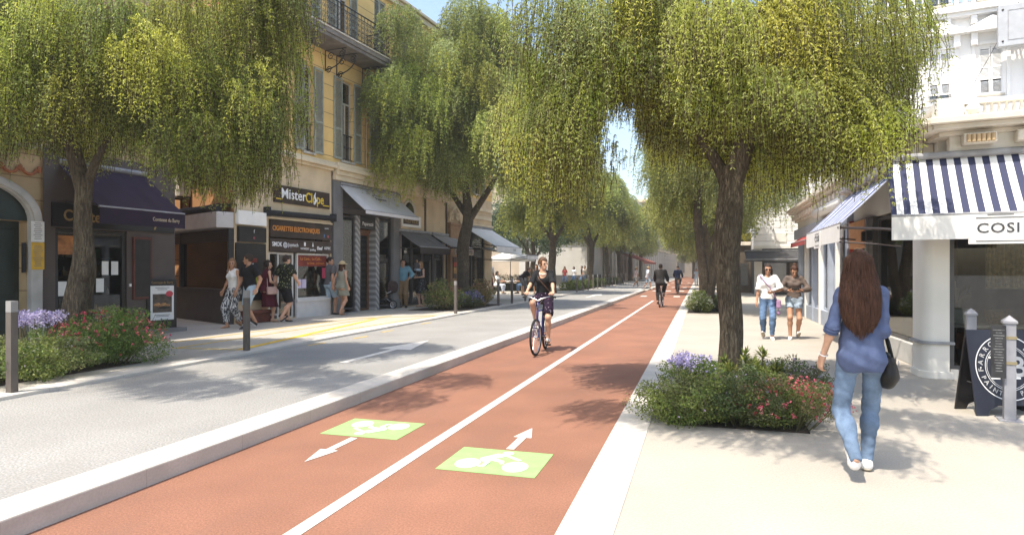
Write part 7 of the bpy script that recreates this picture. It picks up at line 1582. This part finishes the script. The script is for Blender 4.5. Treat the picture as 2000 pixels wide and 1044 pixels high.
# square and far
far = [(-11.3, 54.6, 175, RED_, JEAN, 'f', 'long', 'woman in red and white top in the sunny square beyond the cyclist'), (-10.9, 56.8, 200, WHT, JEAN, 'f', 'long', 'woman in pale top standing in the group of three in the square'), (-10.2, 57.1, 250, NVY, JEAN, 'm', 'short', 'man in dark top standing in the middle of the group of three in the square'), (-9.7, 55.6, 200, BEI, JEANL, 'm', 'short', 'man in beige shirt at the right of the group of three in the square'),
       (-.4, 66., 182, LBL, LBL, 'f', 'tail', 'distant person in light blue on the right pavement, left of two'), (.9, 66.6, 184, WHT, LBL, 'm', 'short', 'distant person in white and light blue on the right pavement, right of two')]
for x, y, hd, tp, bt, sx, hr, lab in far: person(lab, (x, y, zl if x < -5 else 0), hd, 1.70 if sx == 'f' else 1.77, walk(sx, .22, 1), [('top', tp, dict(hem=.9, sleeve=.4, off=.02)), ('trousers', bt, dict(len=.96, loose=.018)), ('shoes', SHD, dict())], hr, HD, SKINT, h=.03, hh=.014, face=False, group='distant people')
ST = M('straw_hat', (.52, .40, .22))
person('man in straw hat, blue checked shirt and pale blue shorts crossing the lane', (-4.0, 51.4, .06), 62, 1.78, walk('m', .40, 1), [('top', PLAID, dict(hem=.88, sleeve=.42, off=.024)), ('shorts', LBL, dict(len=.46, loose=.035)), ('shoes', SHW, dict()), ('hat', ST, {})], 'short', HD, SKINT, h=.026, face=False)
person('person in straw hat and pale pink shirt crossing just behind the man in blue', (-5.0, 52.3, .122), 62, 1.70, walk('f', .42, -1), [('top', cloth('pale_pink_cloth', (.55, .42, .40)), dict(hem=.9, sleeve=.42, off=.022)), ('shorts', BEI, dict(len=.40, loose=.03)), ('shoes', SHW, dict()), ('hat', ST, {})], 'tail', HL, SKINT, h=.026, face=False)
# ================================================================== street furniture
POST = M('brown_grey_post', (.135, .115, .10), .55, .06, 6, metal=.3); PCAP = M('pale_post_cap', (.30, .29, .28), .5, .05, metal=.3)
def bollard(loc, label, h=1.03, rz=0.):
    t = empty('bollard', loc, rz, label, 'bollard', 'slim square posts along the left kerb'); MB().box(-.042, .042, -.042, .042, 0, h-.13).obj('post', POST, t, bevel=.004); MB().box(-.042, .042, -.042, .042, h-.128, h).obj('cap', PCAP, t, bevel=.004)
    return t
bs = [(-7.46, 5.34, 'slim brown post nearest the viewer in front of the left shrubs'), (-7.47, 9.25, 'slim post in front of the man in black at the yellow bay lines'), (-7.42, 18.9, 'slim post just before the middle flower bed'), (-7.50, 23.6, 'post at the far end of the middle flower bed'), (-7.48, 25.4, 'second post of the row left of the cyclist'), (-7.45, 27.4, 'third post of the row left of the cyclist'), (-7.42, 29.5, 'post nearly hidden by the cyclist\'s raised arm'), (-7.40, 31.6, 'post directly behind the cyclist')]
proto = None
for x, y, lab in bs:
    if proto is None: proto = bollard((x, y, .172), lab); o_ = proto
    else: o_ = copy_tree(proto); o_.location = (x, y, .172); o_['label'] = lab
for i in range(14):
    o_ = copy_tree(proto); y = 39.5+2.1*i; o_.location = (-7.40, y, .172); o_['label'] = 'slim post in the long row of identical posts beside the far planted bed'; o_['group'] = 'posts of the far row'
GP = M('pale_grey_painted_steel', (.27, .27, .29), .5, .06, 7, .05, 60, spec=.5)
for i, (x, y, lab) in enumerate(((3.17, 9.08, 'pale grey square post with pyramid cap behind the sandwich board'), (3.06, 7.79, 'pale grey square post with pyramid cap carrying a small menu board'))):
    t = empty('square_post', (x, y, 0), R(-12), lab, 'post', 'pale grey capped posts'); MB().box(-.05, .05, -.05, .05, .012, 1.0).obj('shaft', GP, t, bevel=.004)
    MB().add([(-.062, -.062, 1.001), (.062, -.062, 1.001), (.062, .062, 1.001), (-.062, .062, 1.001), (-.062, -.062, 1.025), (.062, -.062, 1.025), (.062, .062, 1.025), (-.062, .062, 1.025), (0, 0, 1.085)], [(0, 1, 2, 3), (0, 1, 5, 4), (1, 2, 6, 5), (2, 3, 7, 6), (3, 0, 4, 7), (4, 5, 8), (5, 6, 8), (6, 7, 8), (7, 4, 8)]).obj('pyramid_cap', GP, t); MB().box(-.10, .10, -.10, .10, 0, .012).obj('base_plate', GP, t)
    if i:
        for z in (.58, .84): MB().box(-.056, .056, -.056, .056, z, z+.03).obj('clamp_band', M('brass_band', (.3, .25, .15), .5, .1, metal=.5), t)
mbx = MB().box(-.165, -.04, -.085, -.055, .44, .98).obj('menu_board', M('slate', (.03, .03, .032), .7, .2, 8)); mbx.location = (3.06, 7.79, 0); mbx.rotation_euler = (0, 0, R(-12)); tag(mbx, 'small dark slate board of chalk writing clamped to the pale grey post', 'menu board')
q = MB(); z = .93
while z > .5: w_ = random.uniform(.025, .05); q.box(-.10-w_, -.10+w_, -.0868, -.0855, z, z+.007); z -= .028
q.obj('chalk_lines', M('chalk', (.22, .22, .22), .9, .3, 30), mbx)
# sandwich board
sbd = empty('sandwich_board', (3.15, 8.20, 0), R(15), 'dark blue sandwich board with a round white paint shop emblem', 'sign')
SBM = M('dark_slate_blue', (.020, .023, .036), .5, .1, 5); W_ = .78; Hh = .90
def leaf_board(sy):
    mb = MB(); tl = R(11)*sy; pts = [(-W_/2, 0), (-W_/2+.12, 0), (-W_/2+.14, .06), (-W_/2+.24, .105), (W_/2-.24, .105), (W_/2-.14, .06), (W_/2-.12, 0), (W_/2, 0), (W_/2, Hh), (-W_/2, Hh)]
    mb.prism(pts, -.012, .012, 'y'); mb.v = [(x, y*math.cos(tl)+z*math.sin(tl)*0+(Hh-z)*math.tan(tl), z) for x, y, z in mb.v]; return mb
fr_ = leaf_board(-1).obj('front_board', SBM, sbd, bevel=.004); leaf_board(1).obj('rear_board', M('black_board', (.016, .015, .016)), sbd, bevel=.004)
em = MB(); zc = .50
def FBp(x, z, o=.014): return Vector((x, -(Hh-z)*math.tan(R(11))-o, z))
def ring(r0, r1):
    n = 64
    for k in range(n):
        a, b = 2*PI*k/n, 2*PI*(k+1)/n; em.quad(FBp(r0*math.cos(a), zc+r0*math.sin(a)), FBp(r1*math.cos(a), zc+r1*math.sin(a)), FBp(r1*math.cos(b), zc+r1*math.sin(b)), FBp(r0*math.cos(b), zc+r0*math.sin(b)))
ring(.333, .343); ring(.235, .241); ring(.219, .223)
def arc_text(txt, rad, mid, span, size, top=True):
    n = len(txt)
    for i, ch in enumerate(txt):
        if ch == ' ': continue
        a = mid+(.5-(i+.5)/n)*span if top else mid-(.5-(i+.5)/n)*span
        p = FBp(rad*math.cos(a), zc+rad*math.sin(a), .0145); d = Vector((math.sin(a), 0, -math.cos(a))) if top else Vector((-math.sin(a), 0, math.cos(a))); u = Vector((math.cos(a), 0, math.sin(a))) if top else Vector((-math.cos(a), 0, -math.sin(a)))
        tl = math.tan(R(11)); d = Vector((d.x, d.z*tl, d.z)); u = Vector((u.x, u.z*tl, u.z)); vs, fs = text_mb(ch, size, .002, weight=.0015); em.add([p+d*v[0]+u*v[1] for v in vs], fs)
arc_text('FARROW & BALL', .287, PI/2, R(205), .072); arc_text('PAINT & PAPER', .287, -PI/2, R(150), .066, False)
tl = math.tan(R(11)); put = [('F', -.105, .30), ('&', .0, .13), ('B', .11, .30)]
for ch, x, sz in put:
    vs, fs = text_mb(ch, sz, .002, weight=.006); p = FBp(x, zc-.0, .0145); em.add([p+Vector((1, 0, 0))*v[0]+Vector((0, tl, 1))*v[1] for v in vs], fs)
    if ch != '&':
        for dz in (-sz*.36, sz*.36):
            c_ = FBp(x-.03, zc+dz, .0145); em.add([c_+Vector((i, j*tl, j)) for i, j in ((-.055, -.010), (.04, -.010), (.04, .010), (-.055, .010))], [(0, 1, 2, 3)])
em.ball(tuple(FBp(-.287, zc+.0)), .008, 6, 4); em.obj('emblem', M('white_lettering', (.8, .8, .8)), fr_)
MB().tube([(-.3, -.1, .32), (-.3, .1, .32)], .006, 5).tube([(.3, -.1, .32), (.3, .1, .32)], .006, 5).obj('stay_chain', CHR, sbd)
mt = MB().box(-.5, .5, -.35, .35, 0, .012).obj('door_mat', M('dark_mat', (.03, .028, .026), .95, .3, 40, .6, 60), None, loc=(3.95, 8.6, 0), rot=(0, 0, R(-10))); tag(mt, 'dark ribbed mat on the pavement behind the sandwich board', 'mat')
# poster stand on the left
ps = empty('poster_stand', LP(.14, -3.2, .17), -R(6.)+R(-14), 'black poster stand showing a bread picture outside the delicatessen', 'sign')
ps.scale = (.76, .76, .76)
BB = M('black_board', (.016, .015, .016)); MB().box(-.04, .04, -.42, .42, .0, 1.55).box(-.2, .2, -.40, .40, 0, .1).obj('frame', BB, ps, bevel=.01); pp = MB().box(.041, .046, -.33, .33, .36, 1.36).obj('poster', M('white_paper', (.72, .71, .69)), ps)
MB().box(.047, .05, -.27, .27, .58, 1.12).obj('picture_background', M('grey_brown_print', (.10, .075, .06), .5, .3, 6), pp)
bd = MB()
for k in range(7): bd.ball((.05, -.18+.055*k, .80+.03*math.sin(k*2.)), (.006, .075, .035), 9, 5)
bd.obj('bread_picture', M('bread_print', (.42, .22, .09), .6, .25, 14), pp); MB().ball((.05, .06, .73), (.006, .17, .05), 12, 5).obj('plate_picture', M('dark_print', (.03, .025, .022), .5, .2), pp)
MB().ball((.052, .20, 1.12), (.005, .105, .09), 16, 6).obj('red_sticker', M('red_sticker', (.50, .05, .07), .5, .05), pp)
q = MB()
for z, w_ in ((1.29, .2), (1.24, .14), (.50, .22), (.46, .18)): q.box(.047, .049, -w_, w_, z, z+.018)
q.obj('printed_lines', M('grey_ink', (.2, .2, .2)), pp)
put_text(MB(), 'Comtesse du Barry', (.043, 0, 1.45), (0, 1, 0), (0, 0, 1), .10, .003, width=.6).obj('lettering', GT, ps)
# ================================================================== camera, sun, sky
cam = bpy.data.cameras.new('camera'); co_ = bpy.data.objects.new('camera', cam); COL.objects.link(co_)
cam.sensor_width = 36; cam.lens = 22.5; cam.shift_y = .0025; cam.clip_start = .05; cam.clip_end = 3000
co_.location = (0, 0, 1.55); co_.rotation_euler = (PI/2, 0, math.atan(368/1250.)); S.camera = co_
EL, PHI = 64., 28.      # sun height; shadows run PHI degrees to the right of straight up the street
sun = bpy.data.lights.new('sun', 'SUN'); so = bpy.data.objects.new('sun', sun); COL.objects.link(so); sun.energy = 3.35; sun.angle = R(.55); sun.color = (1., .92, .80)
d = Vector((math.sin(R(PHI))*math.cos(R(EL)), math.cos(R(PHI))*math.cos(R(EL)), -math.sin(R(EL)))); so.rotation_euler = d.to_track_quat('-Z', 'Y').to_euler()
w = bpy.data.worlds.new('World'); S.world = w; w.use_nodes = True; N = w.node_tree.nodes; sk = N.new('ShaderNodeTexSky'); sk.sky_type = 'NISHITA'; sk.sun_disc = False; sk.sun_elevation = R(EL); sk.sun_rotation = R(180+PHI); sk.air_density = 1.2; sk.dust_density = 2.5
w.node_tree.links.new(sk.outputs[0], N['Background'].inputs[0]); N['Background'].inputs[1].default_value = .15
S.view_settings.view_transform = 'Standard'; S.view_settings.look = 'None'; S.view_settings.exposure = 1.15; S.view_settings.gamma = 1
S.cycles.max_bounces = 7; S.cycles.transparent_max_bounces = 12; S.cycles.diffuse_bounces = 4; S.cycles.glossy_bounces = 3; S.cycles.use_denoising = True

# light summer haze filling the street
def make_haze(dens):
    me = MB().box(-90, 70, -30, 200, -1.3, 34).mesh('haze'); m = bpy.data.materials.new('haze'); m.use_nodes = True; N = m.node_tree.nodes; N.remove(N['Principled BSDF']); v = N.new('ShaderNodeVolumePrincipled'); v.inputs['Density'].default_value = dens; v.inputs['Color'].default_value = (.95, .95, .93, 1); v.inputs['Anisotropy'].default_value = .3
    m.node_tree.links.new(v.outputs[0], N['Material Output'].inputs['Volume']); o = link('haze', me, m); o['kind'] = 'stuff'
HAZE = 0.0013
if HAZE: make_haze(HAZE)
